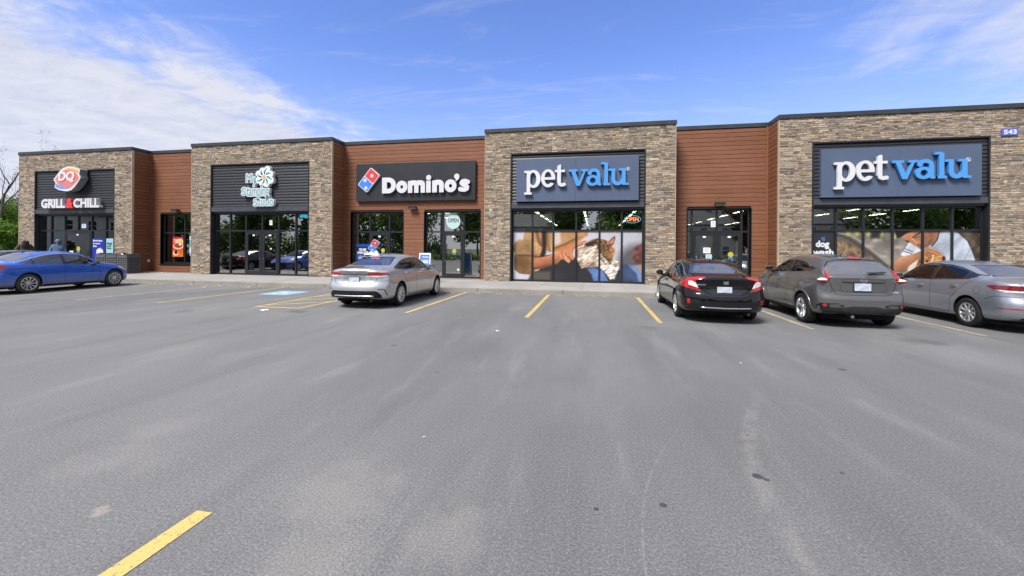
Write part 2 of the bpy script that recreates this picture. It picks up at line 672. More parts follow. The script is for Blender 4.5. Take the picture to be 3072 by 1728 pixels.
c = mixcol(nt, maprange(nt, grit, 0.62, 0.80, 0, 0.6), c, (0.34, 0.335, 0.325, 1))
nt.links.new(c, b.inputs['Base Color'])
b.inputs['Roughness'].default_value = 0.86
b.inputs['Specular IOR Level'].default_value = 0.35
bump(nt, b, nmath(nt, 'ADD', fine, speck), 0.6, 0.008)

def concrete(name, col, joint=None):
    m, nt, b = nodemat(name)
    f1 = tex_noise(nt, 0.9, 6, 0.62)
    f2 = tex_noise(nt, 60, 3, 0.6)
    c = mixcol(nt, maprange(nt, f1, 0.3, 0.72), tuple(x * 0.82 for x in col) + (1,), tuple(min(1, x * 1.12) for x in col) + (1,))
    c = mixcol(nt, maprange(nt, f2, 0.3, 0.7, 0, 0.35), c, tuple(x * 0.7 for x in col) + (1,))
    nt.links.new(c, b.inputs['Base Color'])
    b.inputs['Roughness'].default_value = 0.85
    bump(nt, b, f2, 0.25, 0.004)
    return m
concrete('concrete', (0.29, 0.282, 0.272))
concrete('curb_concrete', (0.27, 0.25, 0.22))
concrete('mortar', (0.13, 0.115, 0.10))

def paintmat(name, col, wear):
    m, nt, b = nodemat(name)
    f = tex_noise(nt, 38, 6, 0.75)
    g = tex_noise(nt, 2.2, 4, 0.6)
    k = maprange(nt, nmath(nt, 'ADD', f, nmath(nt, 'MULTIPLY', nmath(nt, 'SUBTRACT', g, 0.5), 0.5)), wear, wear + 0.10)
    sp_ = tex_noise(nt, 110, 2, 0.6)
    cc = mixcol(nt, maprange(nt, sp_, 0.3, 0.7), tuple(x * 0.86 for x in col) + (1,), tuple(col) + (1,))
    nt.links.new(mixcol(nt, k, cc, (0.16, 0.16, 0.16, 1)), b.inputs['Base Color'])
    b.inputs['Roughness'].default_value = 0.8
    return m
paintmat('yellow_paint_fresh', (0.55, 0.40, 0.125), 0.54)
paintmat('yellow_paint', (0.50, 0.37, 0.13), 0.52)
paintmat('yellow_paint_old', (0.44, 0.36, 0.20), 0.47)
paintmat('blue_paint', (0.25, 0.42, 0.58), 0.55)
paintmat('white_paint', (0.6, 0.62, 0.62), 0.52)

m, nt, b = nodemat('ledgestone')
at = nt.nodes.new('ShaderNodeAttribute'); at.attribute_name = 'Col'
f1 = tex_noise(nt, 14, 5, 0.65, 'Object', (1, 1, 2.4)); f2 = tex_noise(nt, 70, 3, 0.6)
c = mixcol(nt, maprange(nt, f1, 0.3, 0.72), mixcol(nt, 1.0, at.outputs[0], (0.66, 0.64, 0.63, 1), 'MULTIPLY'), mixcol(nt, 1.0, at.outputs[0], (1.22, 1.18, 1.12, 1), 'MULTIPLY'))
nt.links.new(c, b.inputs['Base Color'])
b.inputs['Roughness'].default_value = 0.88
b.inputs['Specular IOR Level'].default_value = 0.25
bump(nt, b, nmath(nt, 'ADD', f1, f2), 0.6, 0.02)

def sidingmat(name, c0, c1, rough=0.5, axis='x'):
    m, nt, b = nodemat(name)
    st = (0.35, 1, 9) if axis == 'x' else (1, 0.35, 9)
    g1 = tex_noise(nt, 7, 6, 0.65, 'Object', st, 0.6)
    g2 = tex_noise(nt, 0.7, 3, 0.5)
    oi = nt.nodes.new('ShaderNodeObjectInfo')
    t = nmath(nt, 'ADD', nmath(nt, 'MULTIPLY', maprange(nt, g1, 0.3, 0.72), 0.6), nmath(nt, 'MULTIPLY', oi.outputs['Random'], 0.28))
    t = nmath(nt, 'ADD', t, nmath(nt, 'MULTIPLY', maprange(nt, g2, 0.3, 0.7), 0.14), True)
    nt.links.new(mixcol(nt, t, c0, c1), b.inputs['Base Color'])
    b.inputs['Roughness'].default_value = rough
    b.inputs['Specular IOR Level'].default_value = 0.35
    bump(nt, b, g1, 0.12, 0.004)
    return m
sidingmat('brown_siding', (0.132, 0.050, 0.025, 1), (0.245, 0.108, 0.058, 1), 0.55)
sidingmat('brown_siding_side', (0.132, 0.050, 0.025, 1), (0.245, 0.108, 0.058, 1), 0.55, 'y')
sidingmat('black_siding', (0.016, 0.018, 0.022, 1), (0.032, 0.035, 0.042, 1), 0.42)
mat('dark_gap', (0.01, 0.009, 0.008), 0.9)
mat('brown_gap', (0.035, 0.014, 0.008), 0.9)
mat('black_frame', (0.013, 0.014, 0.018), 0.38, 0.0, 0.0, 0.15, 9)
mat('band_metal', (0.060, 0.064, 0.080), 0.42, 0.2, 0.0, 0.12, 3)
mat('cap_metal', (0.040, 0.044, 0.050), 0.45, 0.3, 0.0, 0.15, 2)
mat('stone_trim', (0.42, 0.33, 0.24), 0.8, 0, 0, 0.15, 8)
mat('roofing', (0.1, 0.1, 0.1), 0.9, 0, 0, 0.2, 2)
mat('interior_wall', (0.30, 0.29, 0.26), 0.8, 0, 0, 0.06, 1)
mat('interior_dark', (0.09, 0.085, 0.08), 0.8, 0, 0, 0.1, 1)
mat('interior_floor', (0.20, 0.19, 0.17), 0.5, 0, 0, 0.1, 1)
mat('interior_ceiling', (0.22, 0.22, 0.21), 0.8, 0, 0, 0.05, 1)
mat('shelf_goods', (0.22, 0.16, 0.10), 0.6, 0, 0, 0.8, 4)
mat('tube_light', (1.0, 0.95, 0.78), 0.5, emit=14)
mat('steel', (0.55, 0.55, 0.56), 0.3, 0.9)
mat('white_plastic', (0.78, 0.79, 0.80), 0.4, 0, 0, 0.04, 3)
mat('black_plastic', (0.015, 0.015, 0.017), 0.5)
mat('paper_white', (0.74, 0.76, 0.76), 0.7)
mat('sticker_yellow', (0.42, 0.38, 0.03), 0.5)
mat('print_blue', (0.03, 0.17, 0.50), 0.45)
mat('print_red', (0.60, 0.03, 0.035), 0.45)
mat('print_dark', (0.03, 0.03, 0.035), 0.5)
glassmat('shop_glass', (0.36, 0.42, 0.38), 0.40, 0.84)
m, nt, b = nodemat('print')
at = nt.nodes.new('ShaderNodeAttribute'); at.attribute_name = 'Col'
nt.links.new(at.outputs[0], b.inputs['Base Color'])
b.inputs['Roughness'].default_value = 0.35

# ------------------------------------------------------------------ ground
def sheet(name, x0, x1, y0, y1, z, m, parent=None):
    return mesh(name, [(x0, y0, z), (x1, y0, z), (x1, y1, z), (x0, y1, z)], [(0, 1, 2, 3)], m, parent)

mat('far_ground', (0.05, 0.075, 0.03), 0.95, 0, 0, 0.3, 0.4)
tag(sheet('ground', -900, 900, -900, 900, -0.06, 'far_ground'), kind='structure')
tag(sheet('parking_lot', -46, 34, -13, 14.12, 0.0, 'asphalt'), kind='structure')
tag(sheet('street', -120, 120, -26, -15.5, -0.02, 'asphalt'), kind='structure')
FY, BY, HH, SW = 17.447, 18.404, 6.71, 0.15

def line(x, y0, y1, m, w=0.105, lab=None, wob=0):
    n = 12
    rng = random.Random(int(x * 100))
    vs_, fs = [], []
    for i in range(n + 1):
        y = y0 + (y1 - y0) * i / n
        vs_ += [(x - w / 2 + rng.uniform(-.006, .006), y, 0.004), (x + w / 2 + rng.uniform(-.006, .006), y, 0.004)]
    for i in range(n):
        fs.append((2 * i, 2 * i + 1, 2 * i + 3, 2 * i + 2))
    o = mesh('parking_line', vs_, fs, m)
    o['kind'] = 'structure'
    return o
for x, m_ in ((-22.8, 'yellow_paint_old'), (-19.98, 'yellow_paint_old'), (-17.18, 'yellow_paint_old'), (-14.40, 'yellow_paint_old'), (-11.64, 'yellow_paint'),
              (-4.38, 'yellow_paint'), (-1.47, 'yellow_paint'), (1.41, 'yellow_paint'), (4.28, 'yellow_paint_old'), (7.15, 'yellow_paint_old'), (10.05, 'yellow_paint_old'), (12.9, 'yellow_paint_old')):
    line(x, 9.2 + random.Random(int(x * 7)).uniform(-.08, .08), 13.98, m_)
line(-2.21, -2.6, 2.03, 'yellow_paint_fresh', 0.112)
# hatched access aisle
hx0, hx1, hy0, hy1 = -8.54, -7.30, 9.2, 13.98
line(hx0, hy0, hy1, 'yellow_paint')
line(hx1, hy0, hy1, 'yellow_paint')
mb = MB()
mb.add([(hx0 + .056, hy0, .004), (hx1 - .056, hy0, .004), (hx1 - .056, hy0 + .1, .004), (hx0 + .056, hy0 + .1, .004)], [(0, 1, 2, 3)])
for k in range(4):
    y = hy0 + 0.75 + k * 1.05
    mb.add([(hx0 + .056, y - .45, .004), (hx0 + .056, y - .31, .004), (hx1 - .056, y + .69, .004), (hx1 - .056, y + .55, .004)], [(3, 2, 1, 0)])
tag(mb.build('aisle_marking', 'yellow_paint'), kind='structure')
bp = sheet('accessible_stall_marking', -10.72, -9.66, 11.65, 12.80, 0.004, 'blue_paint')
bp['kind'] = 'structure'
# wheelchair symbol in worn white
g = Grid(0, 1, 0, 1, 0.02)
F = U(SUB(g.ell(.45, .33, .27, .27), g.ell(.45, .33, .19, .19), g.box(.5, .9, .4, .9)), g.cap([(.42, .72), (.44, .42), (.66, .42), (.78, .16)], .045), g.ell(.42, .83, .07, .07), g.cap([(.43, .58), (.62, .58)], .04))
v, f = solid_from_loops(contours(g, F), 0.0)
o = mesh('wheelchair_symbol', [(-10.62 + x * .86, 11.78 + z * .9, .008) for x, y, z in v], [q for q in f if len(q) == 3][::2], 'white_paint')
o['kind'] = 'structure'

# sidewalk with joints, kerb
sw = empty('sidewalk', (0, 0, 0)); sw['kind'] = 'structure'
box('bedding', -46, 34, 14.28, 18.55, -0.05, SW - 0.012, 'mortar', sw)
x = -46.0
k = 0
while x < 34:
    x1 = x + 1.52
    box('slab', x + .004, x1 - .004, 14.284, 16.0, 0.0, SW, 'concrete', sw)
    box('slab', x + .004, x1 - .004, 16.008, 18.6, 0.0, SW, 'concrete', sw)
    x = x1
x = -46.0
while x < 34:
    box('kerb_stone', x + .003, x + 2.994, 14.10, 14.28, -0.05, SW + 0.003, 'curb_concrete', sw, 0.015)
    x += 3.0
# grit that collects along the kerb
rng = random.Random(5)
mb = MB()
for i in range(420):
    gx, gy = rng.uniform(-32, 6), 14.07 - abs(rng.gauss(0, .16))
    s = rng.uniform(.006, .022)
    mb.add([(gx - s, gy - s, .001), (gx + s, gy - s * .6, .001), (gx + s * .4, gy + s, .001), (gx, gy, s * .9)], [(0, 1, 3), (1, 2, 3), (2, 0, 3)])
mat('grit', (0.42, 0.39, 0.34), 0.9, 0, 0, 0.4, 20)
tag(mb.build('gravel', 'grit'), 'scattered pale grit along the foot of the kerb', 'grit', kind='stuff')
# litter
def litter(x, y, s, seed, z=0.0, lab='', m='paper_white'):
    r = random.Random(seed)
    n = 7
    vs_ = [(0, 0, s * .35)]
    for i in range(n):
        a = 2 * math.pi * i / n
        q = s * r.uniform(.6, 1.1)
        vs_.append((q * math.cos(a) * 1.6, q * math.sin(a), r.uniform(0.002, s * .4)))
    o = mesh('paper_scrap', vs_, [(0, i + 1, (i + 1) % n + 1) for i in range(n)], m)
    o.location = (x, y, z + .002)
    o.rotation_euler.z = r.uniform(0, 3)
    return tag(o, lab, 'litter', 'scraps of litter on the tarmac')
litter(-7.85, 8.75, .075, 1, lab='crumpled white paper scrap near the hatched aisle')
litter(-12.9, 13.6, .05, 2, lab='pale scrap in front of the kerb near the stamping shop door')
litter(-14.6, 13.3, .05, 3, lab='pale scrap beside the parking line left of the blue stall marking')
litter(-1.75, 7.6, .03, 4, lab='small white scrap on open tarmac between two bay lines')
litter(2.0, 6.2, .015, 5, lab='tiny white scrap on the tarmac behind the black sedan')
litter(-1.35, 3.2, .009, 8, lab='tiny white scrap near the foreground yellow line')
litter(-23.3, 17.3, .08, 6, SW, 'flattened white paper on the sidewalk under the brown wall')
litter(-21.9, 17.6, .07, 7, SW, 'white paper scrap on the sidewalk below the restaurant window')

# ------------------------------------------------------------------ building
B = tag(empty('commercial_building', (-8, 18, 0)), 'single-storey strip of shops with stone-clad portals and brown siding', 'building')
B.location = (0, 0, 0)
PORT = [(-31.52, -23.71), (-19.93, -12.07), (-4.63, 3.18), (6.92, 14.73)]
OPZ = 5.63           # top of each portal opening
def op_of(p): return (p[0] + 1.12, p[0] + 6.68)

STONES = []
PAL = [(184, 165, 142), (172, 157, 138), (166, 153, 138), (150, 141, 130), (180, 167, 150), (130, 124, 118), (158, 146, 133), (142, 135, 127), (190, 178, 160), (118, 113, 109), (164, 153, 141), (160, 143, 124), (174, 164, 150), (150, 146, 136)]
rng = random.Random(11)
def stone_geo(x0, x1, z0, z1, yf, r):
    gp = 0.0028
    x0 += gp; x1 -= gp; z0 += gp * .7; z1 -= gp * .7
    ch = min(0.010, (z1 - z0) * .25)
    d = [yf - r.uniform(0.0, .024) for _ in range(4)]
    m_ = sum(d) / 4
    d = [m_ + (q - m_) * .35 for q in d]
    v = [(x0, yf + .03, z0), (x1, yf + .03, z0), (x1, yf + .03, z1), (x0, yf + .03, z1),
         (x0, d[0] + ch, z0), (x1, d[1] + ch, z0), (x1, d[2] + ch, z1), (x0, d[3] + ch, z1),
         (x0 + ch, d[0], z0 + ch), (x1 - ch, d[1], z0 + ch), (x1 - ch, d[2], z1 - ch), (x0 + ch, d[3], z1 - ch)]
    f = [(8, 9, 10, 11)]
    for i in range(4):
        j = (i + 1) % 4
        f += [(i, j, j + 4, i + 4), (i + 4, j + 4, j + 8, i + 8)]
    return v, f
def run_stones(pi, x0, x1, z0, z1, r):
    """one 15 cm panel course between x0 and x1"""
    x = x0
    while x < x1 - 1e-4:
        w = r.uniform(.34, .75)
        if x1 - (x + w) < .22:
            w = x1 - x
        n = r.choice((2, 2, 3, 3, 3, 4))
        cuts = sorted([0, 1] + [k / n + r.uniform(-.08, .08) for k in range(1, n)])
        for a, b_ in zip(cuts[:-1], cuts[1:]):
            q = x
            while q < x + w - 1e-4:
                l = r.uniform(.10, .34) * (1.2 if n == 1 else 1.0)
                if x + w - (q + l) < .09:
                    l = x + w - q
                zz0, zz1 = z0 + (z1 - z0) * a, z0 + (z1 - z0) * b_
                c = r.choice(PAL); k = r.uniform(.86, 1.02)
                col = lin(tuple(min(255, t * k) for t in c))
                dist = math.hypot(q, FY)
                STONES.append((l * (zz1 - zz0) / dist ** 2, pi, stone_geo(q, q + l, zz0, zz1, FY + .004, r), col))
                q += l
        x += w
CH = 0.153
ncs = int((6.56 - SW) / CH)
ch_ = (6.56 - SW) / ncs
portals = []
for pi, p in enumerate(PORT):
    o0, o1 = op_of(p)
    po = MB()
    yb = FY + .02
    po.box(p[0], o0, yb, BY + .3, SW - .02, 6.56)
    po.box(o1, p[1], yb, BY + .3, SW - .02, 6.56)
    po.box(o0, o1, yb, BY + .3, OPZ, 6.56)
    po.box(o0, o1, FY + .10, BY + .3, 3.27, OPZ - .001)
    portal = po.build('stone_portal', 'mortar', B)
    portals.append(portal)
    for k in range(ncs):
        z0, z1 = SW + k * ch_, SW + (k + 1) * ch_
        if z0 >= OPZ - .001:
            run_stones(pi, p[0], p[1], z0, z1, rng)
        elif z1 <= OPZ + .001:
            run_stones(pi, p[0], o0, z0, z1, rng)
            run_stones(pi, o1, p[1], z0, z1, rng)
        else:
            run_stones(pi, p[0], o0, z0, z1, rng)
            run_stones(pi, o1, p[1], z0, z1, rng)
            run_stones(pi, o0, o1, OPZ, z1, rng)
    # edge trims of the stone skin
    for ex, sg in ((p[0], -1), (p[1], 1)):
        a, b_ = sorted((ex, ex + sg * .022))
        box('corner_trim', a, b_, FY - .018, FY + .10, SW, 6.555, 'stone_trim', portal)
    # black jambs and head of the opening
    jm = MB().box(o0 - .001, o0 + .05, FY - .012, FY + .36, SW, OPZ + .0).box(o1 - .05, o1 + .001, FY - .012, FY + .36, SW, OPZ + .0)
    jm.box(o0 + .05, o1 - .05, FY - .014, FY + .10, OPZ - .05, OPZ + .004)
    jm.box(o0 + .05, o1 - .05, FY + .06, FY + .4, 3.20, 3.275)
    jm.build('jamb', 'black_frame', portal)
    # dark lap siding of the sign band
    bt, bb = OPZ - .05, 3.50
    nb = 15
    hb = (bt - bb) / nb
    for k in range(nb):
        z0 = bb + k * hb
        pts_ = [(0.0, z0), (0.0, z0 + .012), (-.022, z0 + .02), (-.014, z0 + hb * .55), (0.008, z0 + hb)]
        xa, xb = o0 + .052, o1 - .052
        y_ = FY + .062
        v = [(xa, y_ + d, z) for d, z in pts_] + [(xb, y_ + d, z) for d, z in pts_] + [(xa, y_ + .03, z0), (xa, y_ + .03, z0 + hb), (xb, y_ + .03, z0), (xb, y_ + .03, z0 + hb)]
        f = [(i, i + 5, i + 6, i + 1) for i in range(4)] + [(10, 0, 1, 2, 3, 4, 11), (12, 13, 9, 8, 7, 6, 5)]
        mesh('siding_board', v, f, 'black_siding', portal)
    box('band_flashing', o0 + .052, o1 - .052, FY - .004, FY + .14, 3.278, 3.498, 'band_metal', portal, .008)
STONES.sort(key=lambda t: -t[0])
def colmesh(name, v, f, cols, parent):
    o = mesh(name, v, f, 'ledgestone', parent)
    ca = o.data.color_attributes.new('Col', 'FLOAT_COLOR', 'POINT')
    ca.data.foreach_set('color', np.asarray(cols, np.float32).ravel())
    return o
for a, pi, (v, f), col in STONES[:296]:
    colmesh('stone', v, f, [col] * 12, portals[pi])
for pi in range(4):
    V, F_, C_ = [], [], []
    for a, q, (v, f), col in STONES[296:]:
        if q == pi:
            k = len(V)
            V += v
            F_ += [tuple(i + k for i in t) for t in f]
            C_ += [col] * 12
    o = colmesh('stone_cladding', V, F_, C_, portals[pi])
    o['kind'] = 'stuff'

# ---- brown siding walls
BH = 0.1775
def siding(name, x0, x1, opens):
    """wall in the back plane BY"""
    wl = MB()
    ops = sorted(opens)
    xs_ = [x0] + [q for o_ in ops for q in o_[:2]] + [x1]
    for i in range(0, len(xs_), 2):
        wl.box(xs_[i], xs_[i + 1], BY + .02, BY + .30, SW - .02, 6.56)
    for a, b_, z0, z1 in ops:
        wl.box(a, b_, BY + .02, BY + .30, z1, 6.56)
        if z0 > SW + .05:
            wl.box(a, b_, BY + .02, BY + .30, SW - .02, z0)
    w = wl.build(name, 'brown_gap', B)
    z = SW + .01
    k_ = 0
    far = []
    while z < 6.54:
        z1 = min(z + BH, 6.555)
        segs = [(x0, x1)]
        for a, b_, oz0, oz1 in ops:
            if z1 - .06 > oz0 and z + .06 < oz1:
                segs = [s_ for (p, q) in segs for s_ in ((p, min(q, a)), (max(p, b_), q)) if s_[1] - s_[0] > .02]
        for p, q in segs:
            if q - p > 5.0 and x0 > -13 and x1 < 0:      # long courses are two boards, joints staggered
                jx = p + (q - p) * (.30 + .37 * (k_ % 2)) + (.45 if k_ % 3 == 0 else 0)
                board(p, jx - .0015, z, z1, w)
                board(jx + .0015, q, z, z1, w)
            elif x0 > 14:
                far.append((p, q, z, z1))
            else:
                board(p, q, z, z1, w)
        k_ += 1
        z = z1
    if far:
        bb_ = MB()
        for p, q, z, z1 in far:
            bb_.add(*board_geo(p, q, z, z1))
        bb_.build('siding_boards', 'brown_siding', w)['kind'] = 'stuff'
    for a, b_, oz0, oz1 in ops:
        t = MB().box(a - .03, a, BY - .022, BY + .25, oz0, oz1 + .03).box(b_, b_ + .03, BY - .022, BY + .25, oz0, oz1 + .03).box(a, b_, BY - .024, BY + .25, oz1, oz1 + .032)
        if oz0 > SW + .05:
            t.box(a - .03, b_ + .03, BY - .05, BY + .25, oz0 - .07, oz0)
        t.build('opening_trim', 'black_frame', w)
    return w
def board(p, q, z, z1, parent):
    mesh('siding_board', *board_geo(p, q, z, z1), 'brown_siding', parent)
def board_geo(p, q, z, z1):
    prof = [(.012, z), (-.004, z + .004), (-.012, z + .014), (-.014, z1 - .02), (-.006, z1 - .008), (.012, z1 - .004)]
    n = len(prof)
    v = [(p, BY + d, zz) for d, zz in prof] + [(q, BY + d, zz) for d, zz in prof]
    f = [(i, i + n, i + n + 1, i + 1) for i in range(n - 1)] + [tuple(range(n)), tuple(range(2 * n - 1, n - 1, -1))]
    return v, f
W1 = (-23.02, -20.05, 0.60, 3.27)
W2 = (-11.65, -8.90, SW, 3.27)
W3 = (-7.83, -5.10, SW, 3.27)
W4 = (3.83, 6.27, SW, 3.27)
siding('siding_wall', -23.71, -19.93, [W1])
siding('siding_wall', -12.07, -4.63, [W2, W3])
siding('siding_wall', 3.18, 6.92, [W4])
siding('siding_wall', 14.73, 24.0, [])
# returns of the portals
for ex, sg in ((-23.71, 1), (-12.07, 1), (6.92, -1), (3.18, 1), (-4.63, -1), (-19.93, -1), (14.73, 1)):
    base = MB().box(min(ex, ex + sg * .012), max(ex, ex + sg * .012), FY + .10, BY + .0, SW - .02, 6.56).build('return_wall', 'brown_gap', B)
    hid = MB()
    z = SW + .01
    while z < 6.54:
        z1 = min(z + BH, 6.555)
        prof = [(.012, z), (.028, z + .004), (.036, z + .014), (.038, z1 - .02), (.030, z1 - .008), (.012, z1 - .004)]
        n = len(prof)
        v = [(ex + sg * d, FY + .11, zz) for d, zz in prof] + [(ex + sg * d, BY - .03, zz) for d, zz in prof]
        f = [(i, i + n, i + n + 1, i + 1) for i in range(n - 1)] + [tuple(range(n)), tuple(range(2 * n - 1, n - 1, -1))]
        if sg > 0:
            f = [tuple(reversed(q)) for q in f]
        if ex in (-23.71, -12.07, 6.92):
            mesh('siding_board', v, f, 'brown_siding_side', base)
        else:
            hid.add(v, f)
        z = z1
    if hid.v:
        hid.build('siding_boards', 'brown_siding_side', base)['kind'] = 'stuff'
    box('corner_post', min(ex + sg * .04, ex + sg * .105), max(ex + sg * .04, ex + sg * .105), BY - .05, BY - .016, SW, 6.555, 'brown_siding', base)
# parapet cap, roof
def cap(x0, x1, y0, y1, nm='parapet_cap'):
    box(nm, x0, x1, y0, y1, 6.56, HH + .012, 'cap_metal', B, .006)
for p in PORT:
    cap(p[0] - .045, p[1] + .045, FY - .05, FY + .32)
    for ex, sg in ((p[0], 1), (p[1], -1)):
        a, b_ = sorted((ex - sg * .045, ex + sg * .25))
        box('parapet_cap', a, b_, FY + .321, BY - .051, 6.56, HH + .009, 'cap_metal', B)
cap(-31.6, 24.0, BY - .05, BY + .3)
box('roof', -31.5, 24.0, BY + .3, 46.0, 6.0, 6.30, 'roofing', B)
box('side_wall', -31.5, -31.2, BY + .3, 46.0, 0, 6.56, 'interior_dark', B)
box('side_wall', 23.7, 24.0, BY + .3, 46.0, 0, 6.56, 'interior_dark', B)
box('rear_wall', -31.2, 23.7, 45.7, 46.0, 0, 6.56, 'interior_wall', B)
box('shop_floor', -31.2, 23.7, FY + .36, 45.7, 0.0, SW + .004, 'interior_floor', B)
box('shop_ceiling', -31.2, 23.7, BY + .31, 45.7, 3.95, 4.05, 'interior_ceiling', B)
for x in (-21.4, -12.1, -4.72):
    box('party_wall', x - .06, x + .06, BY + .31, 45.6, SW + .004, 3.95, 'interior_wall', B)
for x0, x1, y in ((-31.1, -21.5, 24.5), (-21.3, -12.2, 23.5), (-12.0, -4.8, 33.0)):
    box('counter_wall', x0, x1, y, y + .12, SW + .004, 3.95, 'interior_wall', B)
# strip lights inside
def lamp(x, y, w=.16, l=1.35, z=3.82):
    f = MB().box(x - w / 2 - .03, x + w / 2 + .03, y - .03, y + l + .03, z + .03, z + .09)
    o = f.build('ceiling_light', 'white_plastic', B)
    box('tube', x - w / 2, x + w / 2, y, y + l, z, z + .028, 'tube_light', o)
for x in (-3.5, -0.55, 2.4):
    for k in range(6):
        lamp(x, 25.2 + k * 2.75, .14, 1.5)
for x, ys_ in ((5.4, (27, 33)), (8.45, (26.2, 29, 32, 35.6, 38.5)), (11.55, (25.5, 28.2, 31, 36.6, 38.7)), (14.05, (25.2, 28.6, 32)), (17.2, (25.9, 28.8, 31.6))):
    for y in ys_:
        lamp(x, y)
for x, y in ((-13.7 + 4.5, 24.7), (-7.5, 24.5), (-7.9, 29.5), (-10.7, 25.0), (-10.5, 29.0)):
    lamp(x, y, .5, .5, 3.78)
for x, y in ((-27.6, 20.6), (-25.6, 20.6), (-23.0, 21.5), (-29, 22.2)):
    lamp(x, y, .35, .35, 3.8)
# ---- storefronts
def pane_(x0, x1, z0, z1, y, parent):
    return box('pane', x0, x1, y, y + .012, z0, z1, 'shop_glass', parent)
def storefront(x0, x1, z0, z1, Y, mull, zt, doors=(), solid=()):
    """doors: list of (index0, index1) bays between mullions that hold a door leaf below the transom"""
    fr = MB()
    w = .055
    fr.box(x0, x0 + w, Y, Y + .12, z0, z1).box(x1 - w, x1, Y, Y + .12, z0, z1)
    fr.box(x0 + w, x1 - w, Y + .002, Y + .118, z1 - w, z1 - .001)
    fr.box(x0 + w, x1 - w, Y + .002, Y + .118, z0 + .001, z0 + .085)
    sf = fr.build('storefront', 'black_frame', B)
    for x in mull:
        box('mullion', x - .034, x + .034, Y - .006, Y + .124, z0 + .0855, z1 - w, 'black_frame', sf)
    xs_ = [x0 + w] + list(mull) + [x1 - w]
    gy = Y + .05
    for i in range(len(xs_) - 1):
        a = xs_[i] + (.034 if i else 0); b_ = xs_[i + 1] - (.034 if i < len(xs_) - 2 else 0)
        box('transom', a, b_, Y + .004, Y + .116, zt - .036, zt + .036, 'black_frame', sf)
        pane_(a, b_, zt + .036, z1 - w, gy, sf)
        if i in doors:
            d = MB()
            q = .115
            zt1 = zt - .045
            zb = z0 + .02
            d.box(a + .006, a + q, Y - .012, Y + .04, zb, zt1).box(b_ - q, b_ - .006, Y - .012, Y + .04, zb, zt1)
            d.box(a + q, b_ - q, Y - .011, Y + .039, zt1 - .13, zt1).box(a + q, b_ - q, Y - .011, Y + .039, zb, zb + .20)
            do = d.build('door', 'black_frame', B)
            box('pane', a + q, b_ - q, Y + .008, Y + .02, zb + .20, zt1 - .13, 'shop_glass', do)
            hs = doors[i]
            hx = (a + .075) if hs == 'L' else (b_ - .075)
            hd = MB().tube([(hx, Y - .012, 1.02), (hx, Y - .08, 1.05), (hx, Y - .08, 1.32), (hx, Y - .012, 1.35)], .014, 8)
            hd.build('handle', 'black_plastic', do, True)
            MB().lathe([(0, -.018), (.022, -.018), (.024, 0)], 14, 'y', (hx, Y - .012, .97)).build('lock', 'steel', do)
            box('number_plate', (a + b_) / 2 - .06, (a + b_) / 2 + .06, Y - .016, Y - .0125, zt1 - .215, zt1 - .145, 'paper_white', do)
        elif i in solid:
            pass
        else:
            pane_(a, b_, z0 + .085, zt - .036, gy, sf)
    return sf
WY = FY + .20
def mulls(p, offs): return [p[0] + q for q in offs]
P0, P1, P2, P3 = PORT
storefront(op_of(P0)[0] + .05, op_of(P0)[1] - .05, SW, 3.20, WY, [-29.53, -28.56, -26.68, -25.70], 2.355, {2: 'R'})
# DQ upper lights are split once more above the door
box('mullion', -27.62 - .03, -27.62 + .03, WY - .006, WY + .124, 2.392, 3.14, 'black_frame', B.children[-2] if B.children[-2].name.startswith('storefront') else B)
storefront(op_of(P1)[0] + .05, op_of(P1)[1] - .05, SW, 3.20, WY, [-17.84, -16.93, -15.99, -15.06, -14.12], 2.34, {2: 'R', 3: 'L'})
storefront(op_of(P2)[0] + .05, op_of(P2)[1] - .05, SW, 3.20, WY, [-2.58, -1.68, -.72, .24, 1.14], 2.34)
storefront(op_of(P3)[0] + .05, op_of(P3)[1] - .05, SW, 3.20, WY, [8.95, 9.85, 10.79, 11.74, 12.64], 2.34)
storefront(W1[0], W1[1], W1[2], W1[3], BY + .12, [-21.60], 2.27)
storefront(W2[0], W2[1], SW, W2[3], BY + .12, [-10.70, -9.68], 2.32, {1: 'R'})
storefront(W3[0], W3[1], SW, W3[3], BY + .12, [-6.95, -5.93], 2.32, {1: 'L'})
storefront(W4[0], W4[1], SW, W4[3], BY + .12, [4.05, 5.02, 5.97], 2.33, {1: 'R', 2: 'L'})

# wall lights above the brown-wall openings
def wall_light(x, lab):
    o = empty('wall_light', (x, BY - .014, 3.45))
    tag(o, lab, 'wall light', 'black wall lights over the recessed openings')
    MB().box(-.06, .06, -.05, -.0, -.07, .07, 0, .006).build('bracket', 'black_plastic', o)
    MB().prism([(-.19, -.055), (.19, -.055), (.19, .03), (.165, .06), (-.165, .06), (-.19, .03)], -.24, -.051).build('housing', 'black_plastic', o)
    box('lens', -.17, .17, -.225, -.06, -.062, -.0555, 'white_plastic', o)
wall_light(-21.9, 'black box wall light above the restaurant side window')
wall_light(-8.37, 'black box wall light between the two pizza shop openings')
wall_light(5.06, 'black box wall light above the double-door entrance')
